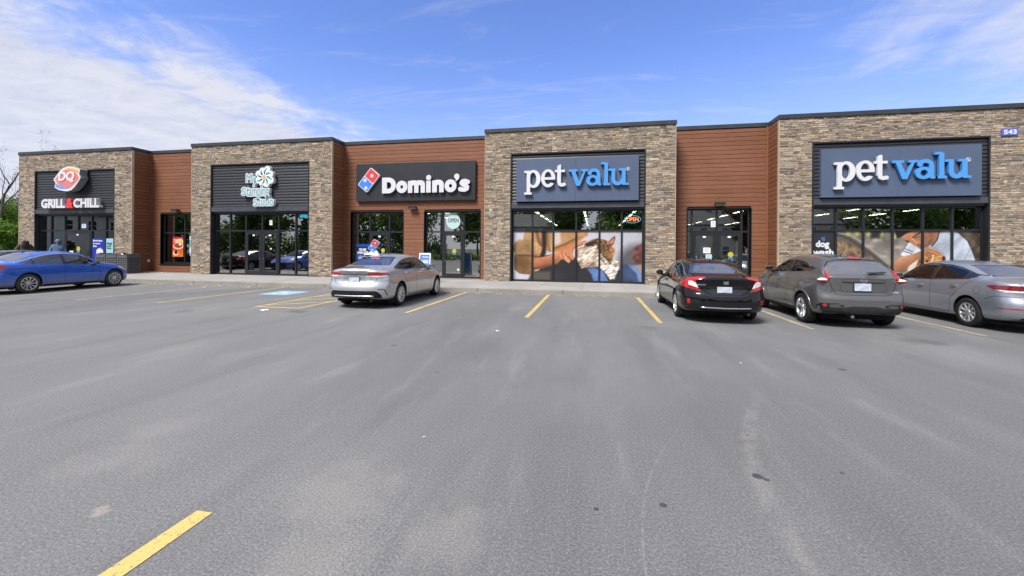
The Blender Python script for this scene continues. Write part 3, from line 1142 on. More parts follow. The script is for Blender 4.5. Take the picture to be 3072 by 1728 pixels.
# ------------------------------------------------------------------ signs
mat('sign_white', (0.56, 0.57, 0.60), 0.35, 0, 0, 0.03, 2)
mat('sign_white_side', (0.50, 0.51, 0.54), 0.4)
mat('sign_black', (0.018, 0.020, 0.025), 0.40, 0, 0, 0.15, 1.2)
mat('sign_navy', (0.068, 0.094, 0.158), 0.42, 0, 0, 0.06, 0.8)
mat('sign_sky', (0.065, 0.26, 0.60), 0.35)
mat('sign_grey', (0.22, 0.23, 0.24), 0.5, 0.2)
mat('sign_red', (0.62, 0.045, 0.05), 0.35)
mat('sign_blue', (0.05, 0.20, 0.72), 0.35)
mat('logo_red', (0.60, 0.16, 0.15), 0.4, 0, 0, 0.12, 30)
mat('logo_orange', (0.80, 0.33, 0.05), 0.4)
mat('logo_blue', (0.12, 0.27, 0.72), 0.4)
mat('sign_teal', (0.11, 0.32, 0.36), 0.4)
mat('sign_mint', (0.66, 0.74, 0.75), 0.4)
mat('plate_blue', (0.07, 0.11, 0.42), 0.4)

# --- pizza sign board with domino tile and letters
S = tag(empty('storefront_sign', (-11.285, BY - .014, 3.78)), "black sign board with a domino tile and white letters reading Domino's", 'sign')
SWD, SHT = 5.98, 1.79
o = MB().box(0, 1.41, -.15, 0, 0, SHT).build('panel', 'sign_black', S)
MB().box(1.414, 4.0, -.15, 0, 0, SHT).build('panel', 'sign_black', S)
MB().box(4.004, SWD, -.15, 0, 0, SHT).build('panel', 'sign_black', S)
KP = 2410 / SWD
def dx_(px): return (px - 70) / KP
BL = .345
g = Grid(640, 2400, -40, 360, 4)
circ = lambda x, y, r: g.ell(x, y, r, r)
Dm = SUB(U(g.box(645, 790, 0, 300), np.maximum(g.ell(776, 150, 152, 150), -(g.X - 700))), SUB(U(g.box(742, 785, 88, 212), g.ell(783, 150, 52, 62)), g.box(600, 742, 0, 300)))
O1 = SUB(g.ell(1050, 117, 113, 117), g.ell(1048, 117, 30, 34))
Mm = SUB(U(g.box(1175, 1262, 0, 224), g.box(1176, 1387, 0, 234, 84), g.box(1176, 1250, 0, 90), g.box(1300, 1387, 0, 100), g.box(1302, 1516, 0, 234, 84), g.box(1430, 1516, 0, 120)),
         g.cap([(1281, -60), (1281, 125)], 20), g.cap([(1409, -60), (1409, 125)], 22), g.box(1100, 1700, -60, 0))
I_ = g.box(1541, 1630, 0, 222, 6)
Id = circ(1588, 280, 49)
N_ = SUB(U(g.box(1660, 1750, 0, 222), g.box(1661, 1886, 0, 234, 92), g.box(1798, 1886, 0, 120)), g.cap([(1774, -60), (1774, 120)], 23), g.box(1600, 1950, -60, 0))
O2 = SUB(g.ell(2018, 117, 115, 119), g.ell(2018, 117, 31, 35))
Ap = U(circ(2138, 288, 51), g.poly([(2187, 285), (2178, 240), (2130, 205), (2108, 212), (2140, 250)]))
S_ = g.cap([(2352, 182), (2300, 200), (2250, 192), (2232, 165), (2252, 140), (2310, 118), (2338, 92), (2330, 58), (2285, 40), (2225, 46), (2205, 52)], 40)
for Fq in (Dm, O1, Mm, I_, Id, N_, O2, Ap, S_):
    L = [[(dx_(x), BL + z / KP) for x, z in P] for P in contours(g, Fq, 0.9)]
    v, f = solid_from_loops(L, .285, .215)
    mesh('letter', v, f, 'sign_white', S)
    # spacer body behind the face
    v, f = solid_from_loops(L, .2145, .1505)
    mesh('letter_back', v, f, 'sign_black', S)
def domino_tile(parent, c, w, h, ang, y0, th, nm='tile'):
    """w across, h along; rotated by ang; returns the tile part"""
    R2 = lambda x, z: (c[0] + x * math.cos(ang) - z * math.sin(ang), c[1] + x * math.sin(ang) + z * math.cos(ang))
    gg = Grid(-w / 2, w / 2, -h / 2, h / 2, w / 40)
    def put(F, m, d0, d1, nm_, par):
        L = [[R2(*p) for p in P] for P in contours(gg, F)]
        v, f = solid_from_loops(L, d1, d0)
        return mesh(nm_, v, f, m, par)
    t = put(gg.box(-w / 2, w / 2, -h / 2, h / 2, w * .10), 'sign_white', y0, y0 + th, nm, parent)
    e = w * .055
    put(gg.box(-w / 2 + e, w / 2 - e, e * .6, h / 2 - e, w * .06), 'sign_red', y0 + th + .0005, y0 + th + .006, 'red_half', t)
    put(gg.box(-w / 2 + e, w / 2 - e, -h / 2 + e, -e * .6, w * .06), 'sign_blue', y0 + th + .0005, y0 + th + .006, 'blue_half', t)
    r = w * .135
    for x, z in ((0, h * .245), (-w * .22, -h * .245 + w * .20), (w * .22, -h * .245 - w * .20)):
        put(gg.ell(x, z, r, r), 'sign_white', y0 + th + .0065, y0 + th + .010, 'dot', t)
    return t
domino_tile(S, (.72, 1.00), .62, 1.06, rad(-40), .152, .11)

# --- two navy pet-shop signs in slab letters
def slab_sign(x0, z0, w, h, lab):
    S = tag(empty('storefront_sign', (x0, FY - .02, z0)), lab, 'sign')
    MB().box(0, w / 2 - .002, -.10, .078, 0, h, 0, .006).build('panel', 'sign_navy', S)
    MB().box(w / 2 + .002, w, -.10, .078, 0, h, 0, .006).build('panel', 'sign_navy', S)
    g = Grid(350, 1120, -60, 170, 1.6)
    p_ = U(g.box(373, 399, -50, 119), g.box(355, 411, -57, -41), g.box(355, 390, 103, 119), SUB(g.ell(424, 58, 52, 66), g.ell(420, 58, 25, 47)))
    e_ = U(SUB(g.ell(532, 60, 52, 66), g.ell(531, 62, 26, 46), g.box(545, 600, 26, 50)), g.box(500, 583, 50, 68))
    e_ = np.minimum(SUB(e_, g.poly([(553, 50), (600, 50), (600, 22), (566, 22)])), 9)
    t_ = U(g.box(599, 626, 26, 150), g.box(582, 655, 103, 120), g.cap([(613, 30), (616, 16), (630, 9), (650, 13)], 12), g.poly([(599, 118), (626, 118), (626, 158), (612, 158)]))
    v_ = U(g.poly([(697, 112), (726, 112), (757, 30), (790, 112), (806, 112), (763, 0), (737, 0)]), g.box(682, 744, 104, 120), g.box(772, 822, 104, 120))
    a_ = U(SUB(g.ell(852, 37, 45, 39), g.ell(854, 37, 20, 20)), g.box(882, 908, 6, 84), g.cap([(832, 96), (848, 110), (872, 112), (890, 100), (895, 80)], 11.5), g.box(890, 926, 0, 15), g.cap([(830, 92), (834, 88)], 13))
    l_ = U(g.box(935, 961, 2, 160), g.box(911, 950, 150, 166), g.box(914, 976, 0, 16))
    u_ = U(SUB(U(g.box(985, 1011, 42, 118), g.ell(1028, 40, 43, 42)), g.ell(1030, 46, 19, 24), g.box(1011, 1056, 46, 140)), g.box(1056, 1083, 4, 118), g.box(964, 1000, 103, 118), g.box(1036, 1075, 103, 118), g.box(1062, 1103, 0, 15))
    k = 5.01 / 885 * w / 5.01
    for F_, mt in ((p_, 'sign_white'), (e_, 'sign_white'), (t_, 'sign_white'), (v_, 'sign_sky'), (a_, 'sign_sky'), (l_, 'sign_sky'), (u_, 'sign_sky')):
        L = [[((x - 290) * k, .60 + z * k) for x, z in P] for P in contours(g, F_, .25)]
        vv, ff = solid_from_loops(L, .235, .135)
        mesh('letter', vv, ff, mt, S)
        vv, ff = solid_from_loops(L, .1345, .1005)
        mesh('letter_back', vv, ff, 'sign_black', S)
    g2 = Grid(1080, 1125, 90, 140, .7)
    R_ = U(SUB(g2.ell(1101, 116, 13, 13), g2.ell(1101, 116, 10.6, 10.6)), g2.cap([(1097, 109), (1097, 123), (1103, 122), (1104, 118), (1098, 116), (1105, 109)], 1.3))
    L = [[((x - 290) * k, .60 + z * k) for x, z in P] for P in contours(g2, R_)]
    vv, ff = solid_from_loops(L, .125, .1005)
    mesh('registered_mark', vv, ff, 'sign_white', S)
slab_sign(-3.24, 3.55, 5.01, 1.80, 'navy pet valu sign over the cat picture window, between stone piers')
slab_sign(8.285, 3.54, 4.98, 1.795, 'navy pet valu sign beside the house number, over the dog picture window')

# --- restaurant lens logo and letters
S = tag(empty('logo_sign', (-28.42, FY + .05, 4.44)), 'projecting lens-shaped red DQ logo box with orange and blue swooshes', 'sign')
def Q(x, y): return ((x - 460) / 415 * .93, (850 - y) / 522 * .96)
from_px = lambda pts: [Q(*p) for p in pts]
out = from_px([(452, 510), (560, 380), (640, 280), (740, 195), (880, 150), (1000, 158), (1130, 190), (1250, 240), (1222, 372), (1270, 472), (1200, 590), (1100, 720), (1000, 815), (880, 850), (760, 838), (620, 805), (490, 735), (522, 600)])
g = Grid(0, 2.05, 0, 1.38, .014)
Fo = g.poly(out) - .02
L = contours(g, Fo)
v, f = solid_from_loops(L, .40, .06); mesh('logo_box', v, f, 'sign_grey', S)
v, f = solid_from_loops(L, .412, .4005); face = mesh('face', v, f, 'sign_white', S)
def lay(pts, m, d, nm, grow=0.0, par=None):
    F_ = g.poly(from_px(pts)) - grow
    v, f = solid_from_loops(contours(g, F_), .4125 + d + .003, .4125 + d)
    return mesh(nm, v, f, m, par or face)
lay([(505, 505), (600, 390), (700, 300), (800, 235), (900, 195), (1000, 235), (1080, 290), (1150, 360), (1235, 480), (1170, 570), (1080, 660), (980, 750), (860, 790), (760, 720), (640, 690), (560, 600)], 'logo_red', 0, 'red_lens', .012)
lay([(760, 255), (830, 210), (920, 195), (1040, 205), (1140, 235), (1215, 265), (1190, 360), (1120, 310), (1040, 270), (940, 245), (850, 248)], 'logo_orange', .004, 'orange_swoosh')
lay([(530, 625), (600, 665), (700, 705), (800, 728), (880, 728), (940, 730), (860, 775), (760, 790), (640, 775), (505, 722)], 'logo_blue', .004, 'blue_swoosh')
lt = fit(text_loops('DQ', shear=.12), .36, 1.42, .48, 1.01)
lt = bold(lt, .034, .012)
for gl in letters(lt, .438, 'letter', 'sign_white', S, .424):
    pass
S = tag(empty('letter_sign', (-29.50, FY + .05, 3.545)), 'white GRILL and CHILL channel letters with a red ampersand', 'sign')
def word(txt, x0, x1, z0, z1, m, w, dep=.30):
    L = bold(fit(text_loops(txt), x0, x1, z0, z1), w, .012)
    for o in letters(L, dep, 'letter', m, S, .11):
        pass
word('GRILL', .03, 1.66, .03, .48, 'sign_white', .026)
word('&', 1.78, 2.16, .02, .49, 'sign_red', .030)
word('CHILL', 2.28, 3.97, .03, .48, 'sign_white', .026)
MB().box(.3, 4.05, -.105, -.01, -.06, -.02).build('raceway', 'sign_black', S)

# --- stamping studio cut-out sign
S = tag(empty('cutout_sign', (-16.95, FY + .05, 3.56)), 'white cut-out flower sign with teal whimsical letters reading My Stamping Studio', 'sign')
def bubble(txt, x0, x1, z0, z1, grow=.046, spacing=1.0):
    L = fit(text_loops(txt), x0, x1, z0, z1)
    P = np.array([p for l in L for p in l])
    a, b_ = P.min(0) - .12, P.max(0) + .12
    g = Grid(a[0], b_[0], a[1], b_[1], .012)
    F_ = g.poly(*L)
    v, f = solid_from_loops([q for q in contours(g, F_ - grow) if area(q) > 0.002 or True], .20, .03)
    bk = mesh('letter_block', v, f, 'sign_white', S)
    v, f = solid_from_loops(contours(g, F_ - .001), .206, .2005)
    mesh('lettering', v, f, 'sign_teal', bk)
bubble('M', .36, .66, 1.13, 1.52)
bubble('y', .73, .93, .92, 1.36)
bubble('S', .10, .33, .50, .86)
bubble('tamping', .38, 1.62, .30, .92)
bubble('S', .78, 1.00, -.03, .34 - .04)
bubble('tudio', 1.04, 1.86, -.02, .40)
fl = empty('flower', (1.36, 0, 1.36), parent=S)
g = Grid(-.62, .62, -.62, .62, .014)
rngf = random.Random(3)
pet = []
for k in range(8):
    a = 2 * math.pi * k / 8 + .35
    L_ = .43 + .05 * math.sin(k * 2.1)
    pts = []
    for t in np.linspace(0, 2 * math.pi, 14, endpoint=False):
        u, w_ = .27 + .21 * math.cos(t), .155 * math.sin(t)
        u *= L_ / .43
        pts.append((u * math.cos(a) - w_ * math.sin(a), u * math.sin(a) + w_ * math.cos(a)))
    pet.append((a, L_, pts))
Fp = U(*[g.poly(p) for _, _, p in pet], g.ell(0, 0, .16, .16))
v, f = solid_from_loops(contours(g, Fp - .045), .20, .03)
base = mesh('flower_block', v, f, 'sign_white', S); base.location = fl.location
bpy.data.objects.remove(fl)
for a, L_, p in pet:
    F_ = g.poly(p) + .02
    v, f = solid_from_loops(contours(g, F_), .2035, .2005); mesh('petal', v, f, 'sign_mint', base)
    half = [(x, z) for x, z in p]
    dirn = (math.cos(a), math.sin(a)); nrm = (-dirn[1], dirn[0])
    F2 = np.maximum(g.poly(p) + .045, -(g.X * nrm[0] + g.Y * nrm[1]) + .02)
    F2 = np.maximum(F2, -(g.X * dirn[0] + g.Y * dirn[1]) + .22)
    lp = contours(g, F2)
    if lp:
        v, f = solid_from_loops(lp, .2065, .204); mesh('petal_teal', v, f, 'sign_teal', base)  # teal outer half of the petal, the sign's own colour
v, f = solid_from_loops(contours(g, g.ell(0, 0, .085, .085)), .212, .2005); mesh('flower_centre', v, f, 'logo_orange', base)

# --- house number
S = tag(empty('house_number_sign', (13.885, FY - .034, 5.61)), 'small blue house number plate reading 543 on the stone', 'sign')
box('plate', 0, .475, -.02, 0.02, 0, .24, 'plate_blue', S, .004)
L = bold(fit(text_loops('543'), .06, .415, .05, .19), .010, .005)
for o in letters(L, .024, 'digit', 'sign_white', S, .0205): pass

# ------------------------------------------------------------------ window prints
def smooth(d, w): return np.clip(0.5 - d / w, 0, 1)[..., None]
def printed(name, x0, x1, z0, z1, y, res, fn, parent=None):
    nx, nz = max(3, int((x1 - x0) / res) + 1), max(3, int((z1 - z0) / res) + 1)
    U_, V_ = np.meshgrid(np.linspace(x0, x1, nx), np.linspace(z0, z1, nz))
    C = (np.clip(fn(U_, V_), 0, 255) / 255.0) ** 1.28 * .92
    C = np.where(C <= .04045, C / 12.92, ((C + .055) / 1.055) ** 2.4)
    vs_ = np.stack([U_, np.full_like(U_, y), V_], -1).reshape(-1, 3)
    idx = np.arange(nx * nz).reshape(nz, nx)
    fs = np.stack([idx[:-1, :-1], idx[:-1, 1:], idx[1:, 1:], idx[1:, :-1]], -1).reshape(-1, 4)
    o = mesh(name, vs_.tolist(), fs.tolist(), 'print', parent)
    ca = o.data.color_attributes.new('Col', 'FLOAT_COLOR', 'POINT')
    full = np.concatenate([C.reshape(-1, 3), np.ones((nx * nz, 1))], 1)
    ca.data.foreach_set('color', full.astype(np.float32).ravel())
    return o
class PG(Grid):
    def __init__(s, X, Y): s.X, s.Y = X, Y
def vnoise(X, Y, sc, seed=0):
    """cheap smooth value noise"""
    r = np.random.RandomState(seed)
    T = r.rand(64, 64)
    x, y = X / sc, Y / sc
    xi, yi = np.floor(x).astype(int), np.floor(y).astype(int)
    fx, fy = x - xi, y - yi
    fx, fy = fx * fx * (3 - 2 * fx), fy * fy * (3 - 2 * fy)
    a = T[yi % 64, xi % 64]; b_ = T[yi % 64, (xi + 1) % 64]; c = T[(yi + 1) % 64, xi % 64]; d = T[(yi + 1) % 64, (xi + 1) % 64]
    return (a * (1 - fx) + b_ * fx) * (1 - fy) + (c * (1 - fx) + d * fx) * fy
def fbm(X, Y, sc, seed=0, n=4):
    return sum(vnoise(X, Y, sc / 2 ** k, seed + k) / 2 ** (k + 1) for k in range(n))
def over(C, d, col, w=6.0, shade=None):
    k = smooth(d, w)
    c = np.asarray(col, float)
    if shade is not None:
        c = c * shade[..., None]
    return C * (1 - k) + c * k

def gr(Y, y0, v0, y1, v1): return v0 + (v1 - v0) * np.clip((Y - y0) / (y1 - y0), 0, 1)
def cat_print(U_, V_):
    # picture space: 2345 x 880 units, y down
    X = 105 + (U_ + 3.46) / (2.0 + 3.46) * 2345
    Y = 975 - (V_ - .235) / (2.30 - .235) * 880
    g = PG(X, Y)
    C = np.empty(X.shape + (3,)); C[:] = (206, 206, 214)
    C = C * gr(X, 1300, 1.0, 2500, .93)[..., None]
    C = over(C, g.ell(2330, 660, 300, 320), (112, 110, 116), 170)
    C = over(C, g.ell(2540, 510, 280, 220), (128, 88, 80), 50, .75 + .5 * vnoise(Y, X, 50, 4))
    C = over(C, g.poly([(2240, 700), (2600, 640), (2600, 900), (2300, 900)]), (168, 160, 154), 40)
    rib = 1 + .10 * np.sin((X * .92 - Y * .30 + 14 * np.sin(Y / 70)) / 4.6)
    rib2 = 1 + .10 * np.sin((X * .55 + Y * .85) / 5.0)
    fold = .70 + .62 * fbm(X, Y * .6, 240, 9)
    # sweater body, dark opening, collar
    C = over(C, g.poly([(350, 60), (1490, 60), (1400, 160), (1260, 290), (1010, 420), (870, 470), (730, 440), (640, 560), (560, 560), (420, 480), (310, 220)]), (206, 168, 124), 8, rib * fold)
    C = over(C, g.poly([(850, 60), (1000, 60), (1010, 290), (930, 340), (860, 350)]), (214, 202, 190), 60, rib * .3 + .7)
    C = over(C, g.cap([(700, 60), (705, 300), (690, 480), (650, 600)], 44), (62, 46, 38), 46)
    C = over(C, g.cap([(560, 90), (600, 250), (660, 400)], 22), (120, 86, 58), 60)
    C = over(C, g.cap([(760, 120), (770, 300), (800, 450)], 16), (150, 108, 72), 50)
    C = over(C, g.poly([(860, 400), (1300, 210), (1480, 90), (1500, 160), (1240, 330), (900, 470)]), (192, 148, 102), 30, rib2 * fold)
    C = over(C, g.cap([(870, 410), (1100, 320), (1300, 200)], 10), (128, 88, 58), 34)
    # sleeve
    C = over(C, g.poly([(120, 420), (150, 300), (230, 240), (420, 250), (560, 310), (660, 380), (650, 470), (590, 560), (380, 540), (170, 530)]), (206, 170, 128), 12, rib * (.66 + .66 * fbm(X, Y, 200, 3)) * gr(Y, 260, 1.0, 560, .84))
    C = over(C, g.poly([(140, 560), (250, 520), (480, 540), (610, 560), (520, 640), (480, 760), (560, 840), (420, 890), (240, 870), (150, 800)]), (162, 126, 88), 12, rib2 * (.66 + .6 * fbm(X, Y, 170, 5)) * gr(X, 140, .8, 500, 1.08))
    C = over(C, g.cap([(160, 535), (360, 530), (590, 560)], 12), (106, 78, 54), 34)
    # dark lap
    C = over(C, g.poly([(600, 560), (900, 500), (1250, 560), (1700, 700), (2100, 780), (2080, 1000), (420, 1000), (470, 860), (620, 800)]), (62, 62, 68), 26, (.8 + .4 * fbm(X, Y, 300, 6)))
    C = over(C, g.poly([(480, 830), (820, 820), (820, 1000), (400, 1000)]), (106, 98, 90), 50, rib)
    # jeans
    C = over(C, g.poly([(1480, 770), (1600, 740), (1760, 790), (1860, 980), (1600, 1000), (1560, 860)]), (108, 136, 186), 24, .72 + .56 * fbm(X, Y, 120, 7))
    C = over(C, g.poly([(2060, 690), (2180, 670), (2320, 720), (2420, 850), (2450, 1000), (2060, 1000)]), (78, 92, 126), 30, .7 + .6 * fbm(X, Y, 200, 8))
    C = over(C, g.poly([(2200, 690), (2320, 720), (2430, 850), (2450, 1000), (2390, 1000), (2340, 830)]), (138, 164, 205), 50)
    # cat: pale ruff, then brown tabby coat
    fur = .66 + .68 * vnoise(X * .5 + Y * .9, (X * .9 - Y * .5) * .22, 15, 12)
    C = over(C, g.poly([(1270, 400), (1420, 310), (1640, 330), (1750, 500), (1900, 560), (2030, 620), (2040, 720), (1990, 860), (1900, 960), (1780, 800), (1660, 720), (1460, 720), (1390, 760), (1300, 600)]), (208, 194, 178), 22, fur)
    C = over(C, g.poly([(1440, 310), (1560, 240), (1660, 215), (1820, 250), (1880, 330), (1960, 420), (1950, 500), (1900, 640), (1800, 560), (1700, 470), (1640, 340), (1500, 350)]), (138, 108, 78), 20, fur * 1.08)
    for q, w_ in (([(1700, 255), (1760, 330), (1790, 420)], 6), ([(1780, 260), (1840, 350), (1860, 440)], 6), ([(1640, 280), (1690, 380), (1720, 470)], 6), ([(1760, 520), (1850, 600), (1900, 690)], 8), ([(1700, 560), (1790, 650), (1860, 760)], 6)):
        C = over(C, g.cap(q, w_), (78, 60, 46), 26)
    C = over(C, g.poly([(1430, 335), (1520, 280), (1640, 262), (1660, 300), (1560, 335), (1480, 375)]), (72, 58, 47), 26, fur)
    C = over(C, g.cap([(1490, 352), (1550, 340), (1600, 352)], 8), (24, 20, 18), 10)
    C = over(C, g.ell(1432, 372, 18, 13), (140, 92, 84), 10)
    C = over(C, g.poly([(1830, 300), (1900, 220), (1970, 165), (1972, 240), (1930, 350), (1870, 360)]), (150, 100, 74), 9, fur)
    C = over(C, g.poly([(1870, 290), (1920, 235), (1955, 200), (1950, 260), (1910, 330)]), (196, 146, 124), 12)
    C = over(C, g.poly([(1880, 380), (1960, 400), (1965, 500), (1900, 470)]), (180, 126, 70), 18, fur)
    C = over(C, g.poly([(1700, 700), (1900, 680), (2030, 760), (1960, 940), (1890, 930), (1800, 820)]), (218, 212, 206), 34, fur)
    for q in ([(1480, 400), (1420, 520), (1330, 590)], [(1500, 420), (1470, 540), (1400, 640)], [(1530, 430), (1540, 560), (1500, 660)], [(1460, 380), (1380, 440), (1300, 470)]):
        C = over(C, g.cap(q, 2), (236, 230, 222), 7)
    C = over(C, g.poly([(1300, 600), (1440, 640), (1640, 660), (1700, 720), (1560, 740), (1380, 740)]), (168, 152, 138), 50, fur)
    # arm and hand
    skin = (.86 + .28 * fbm(X, Y, 130, 14)) * gr(Y - .28 * (700 - X) * (X < 1000) * .5, 520, 1.14, 800, .74)
    C = over(C, g.poly([(490, 640), (560, 580), (760, 545), (900, 490), (1010, 410), (1060, 370), (1200, 330), (1360, 270), (1450, 255), (1470, 285), (1380, 330), (1250, 390), (1220, 560), (1230, 620), (1180, 600), (1140, 520), (1090, 500), (1180, 600), (1185, 640), (1150, 665), (1060, 600), (1020, 600), (950, 680), (840, 710), (640, 780), (540, 800), (490, 740)]), (188, 132, 98), 8, skin)
    C = over(C, g.cap([(1230, 372), (1360, 312), (1450, 272)], 15), (204, 148, 116), 16)
    C = over(C, g.cap([(1240, 400), (1330, 356), (1400, 326)], 7), (138, 90, 66), 14)
    C = over(C, g.cap([(1050, 510), (1100, 580), (1150, 630)], 30), (214, 164, 134), 16)
    C = over(C, g.cap([(1110, 440), (1180, 520), (1225, 570)], 32), (202, 150, 118), 18)
    C = over(C, g.cap([(1085, 490), (1150, 560), (1195, 600)], 7), (130, 84, 62), 14)
    C = over(C, g.cap([(1020, 470), (1050, 540), (1060, 600)], 6), (146, 98, 72), 22)
    C = over(C, g.cap([(510, 775), (700, 740), (900, 695)], 16), (122, 78, 54), 44)
    C = over(C, g.cap([(495, 640), (490, 720), (520, 800)], 8), (90, 64, 44), 20)
    C = over(C, g.ell(1300, 500, 34, 84), (190, 146, 124), 26)
    return C * (.95 + .10 * vnoise(X, Y, 9, 40))[..., None]

def dog_print(U_, V_):
    # picture space: x 385..2410, y 460..1190 (down)
    X = 385 + (U_ - 8.985) / (13.50 - 8.985) * 2025
    Y = 460 + (2.30 - V_) / (2.30 - .235) * 815
    g = PG(X, Y)
    C = np.empty(X.shape + (3,)); C[:] = (150, 145, 138)
    C = C * ((.74 + .5 * fbm(X, Y, 150, 2)) * gr(Y, 460, .86, 800, 1.1))[..., None]
    C = over(C, g.poly([(380, 560), (700, 640), (1000, 900), (1200, 1100), (1200, 1300), (380, 1300)]), (150, 130, 106), 70, .45 + 1.05 * fbm(X, Y, 48, 21))
    C = over(C, g.cap([(380, 500), (560, 560), (800, 720), (1000, 870), (1240, 1080)], 30), (92, 87, 82), 46)
    C = over(C, g.cap([(380, 470), (600, 520), (820, 660), (1040, 830)], 10), (176, 170, 164), 30)
    for x, y, r in ((860, 490, 34), (1050, 500, 22), (560, 480, 34), (690, 480, 34), (1240, 540, 24)):
        C = over(C, g.ell(x, y, r, r * 1.3), (188, 182, 100), 40)
    C = over(C, g.poly([(900, 440), (1040, 440), (1000, 600), (880, 600)]), (62, 60, 60), 50)
    for x, y, r in ((870, 680, 40), (1290, 690, 60), (1090, 830, 40), (960, 590, 70)):
        C = over(C, g.ell(x, y, r, r * .4), (186, 178, 168), 40)
    C = over(C, g.poly([(2080, 460), (2420, 460), (2420, 1000), (2300, 900), (2200, 640)]), (112, 100, 88), 50, .5 + .95 * fbm(X, Y, 80, 30))
    # shirt
    fold = .80 + .38 * fbm(X * .7 + Y * .7, (Y - X) * .35, 90, 17)
    C = over(C, g.poly([(1640, 440), (2040, 440), (2130, 500), (2240, 600), (2320, 780), (2390, 1000), (2420, 1300), (1700, 1300), (1600, 900), (1640, 620)]), (192, 200, 213), 7, fold * gr(X, 1700, .92, 2300, 1.05))
    C = over(C, g.poly([(1440, 620), (1560, 690), (1640, 740), (1540, 790), (1380, 830), (1320, 800), (1390, 700)]), (204, 210, 219), 7, fold)
    for q in ([(1380, 712), (1500, 758)], [(1360, 745), (1480, 782)], [(1930, 885), (2060, 880), (2180, 870)]):
        C = over(C, g.cap(q, 5), (50, 58, 74), 6)
    C = over(C, g.cap([(2290, 690), (2205, 850), (2190, 1010)], 4), (140, 148, 164), 22)
    C = over(C, g.cap([(1760, 700), (1900, 760), (1960, 900)], 6), (150, 158, 172), 40)
    # neck and head
    C = over(C, g.poly([(1690, 440), (1860, 440), (1830, 560), (1760, 660), (1700, 640)]), (166, 120, 96), 10, gr(X, 1690, .8, 1850, 1.1))
    C = over(C, g.cap([(1862, 450), (1830, 580), (1760, 670)], 8), (50, 54, 68), 7)
    C = over(C, g.poly([(1370, 470), (1560, 440), (1700, 440), (1740, 560), (1700, 650), (1610, 705), (1520, 660), (1440, 610), (1330, 540)]), (192, 142, 110), 10, (.84 + .3 * fbm(X, Y, 110, 18)) * gr(X + Y * .4, 1600, 1.1, 2010, .80))
    C = over(C, g.poly([(1230, 430), (1570, 430), (1480, 462), (1400, 490), (1330, 540), (1270, 560)]), (48, 40, 37), 14)
    C = over(C, g.cap([(1484, 556), (1530, 518), (1586, 486)], 8), (46, 36, 32), 9)
    C = over(C, g.cap([(1516, 556), (1550, 548), (1586, 530)], 4), (60, 44, 38), 7)
    C = over(C, g.cap([(1386, 590), (1440, 604)], 7), (60, 44, 38), 9)
    C = over(C, g.cap([(1400, 612), (1440, 618)], 4), (80, 58, 50), 7)
    C = over(C, g.cap([(1480, 560), (1520, 600), (1545, 640)], 9), (214, 166, 134), 16)
    C = over(C, g.ell(1572, 612, 26, 24), (196, 146, 116), 20)
    C = over(C, g.cap([(1560, 650), (1590, 662), (1622, 664)], 5), (126, 76, 66), 8)
    C = over(C, g.cap([(1612, 704), (1700, 668), (1738, 596)], 12), (132, 90, 70), 30)
    C = over(C, g.cap([(1700, 470), (1722, 520), (1716, 560)], 12), (166, 112, 88), 14)
    # dog
    df = .72 + .56 * vnoise(X * .4 + Y, (X - Y) * .3, 14, 19)
    C = over(C, g.poly([(1520, 900), (1600, 840), (1700, 780), (1840, 770), (1930, 800), (1950, 860), (1900, 910), (1860, 1100), (1500, 1100)]), (186, 140, 94), 12, df)
    C = over(C, g.poly([(1500, 1000), (1540, 900), (1600, 850), (1640, 880), (1600, 980), (1540, 1100)]), (150, 104, 66), 14, df)
    C = over(C, g.poly([(1420, 1000), (1500, 880), (1580, 850), (1540, 960), (1440, 1100)]), (214, 206, 196), 14)
    C = over(C, g.cap([(1780, 800), (1768, 860), (1760, 920)], 8), (230, 212, 190), 10)
    C = over(C, g.ell(1690, 890, 20, 13), (42, 30, 24), 10)
    C = over(C, g.cap([(1662, 872), (1700, 864)], 4), (112, 76, 50), 8)
    C = over(C, g.ell(1922, 850, 24, 34), (86, 54, 40), 18)
    # arm and hand
    C = over(C, g.poly([(1215, 1060), (1215, 930), (1300, 840), (1480, 790), (1620, 740), (1700, 690), (1820, 720), (1890, 770), (1880, 790), (1790, 790), (1680, 790), (1590, 850), (1520, 900), (1440, 960), (1400, 1040), (1280, 1090)]), (194, 146, 112), 10, (.84 + .3 * fbm(X, Y, 120, 20)) * gr(Y - .45 * (1500 - X), 700, 1.12, 960, .78))
    for q in ([(1700, 716), (1800, 742), (1880, 776)], [(1690, 748), (1760, 770), (1800, 792)], [(1690, 772), (1740, 790)]):
        C = over(C, g.cap(q, 3), (126, 86, 66), 7)
    for q in ([(1720, 704), (1810, 728), (1880, 768)], [(1700, 734), (1790, 762), (1850, 788)]):
        C = over(C, g.cap(q, 6), (212, 168, 136), 12)
    return C * (.95 + .10 * vnoise(X, Y, 9, 41))[..., None]

def window_graphic(label, xs_, y, fn, names='graphic_panel', z0=.235, z1=2.304, res=.016):
    t = tag(empty('window_graphic', (0, 0, 0)), label, 'window picture')
    for a, b_ in xs_:
        printed(names, a, b_, z0, z1, y, res, fn, t)
    return t
def bays(x0, x1, mull):
    q = [x0] + list(mull) + [x1]
    return [(q[i] + (.034 if i else 0), q[i + 1] - (.034 if i < len(q) - 2 else 0)) for i in range(len(q) - 1)]
bb = bays(op_of(P2)[0] + .105, op_of(P2)[1] - .105, [-2.58, -1.68, -.72, .24, 1.14])
window_graphic('large window picture of a hand stroking a cat on a sweater-wearing lap', bb, WY + .046, cat_print)
bb = bays(op_of(P3)[0] + .105, op_of(P3)[1] - .105, [8.95, 9.85, 10.79, 11.74, 12.64])
window_graphic('large window picture of a man in a grey shirt hugging a dog', bb[1:], WY + .046, dog_print)
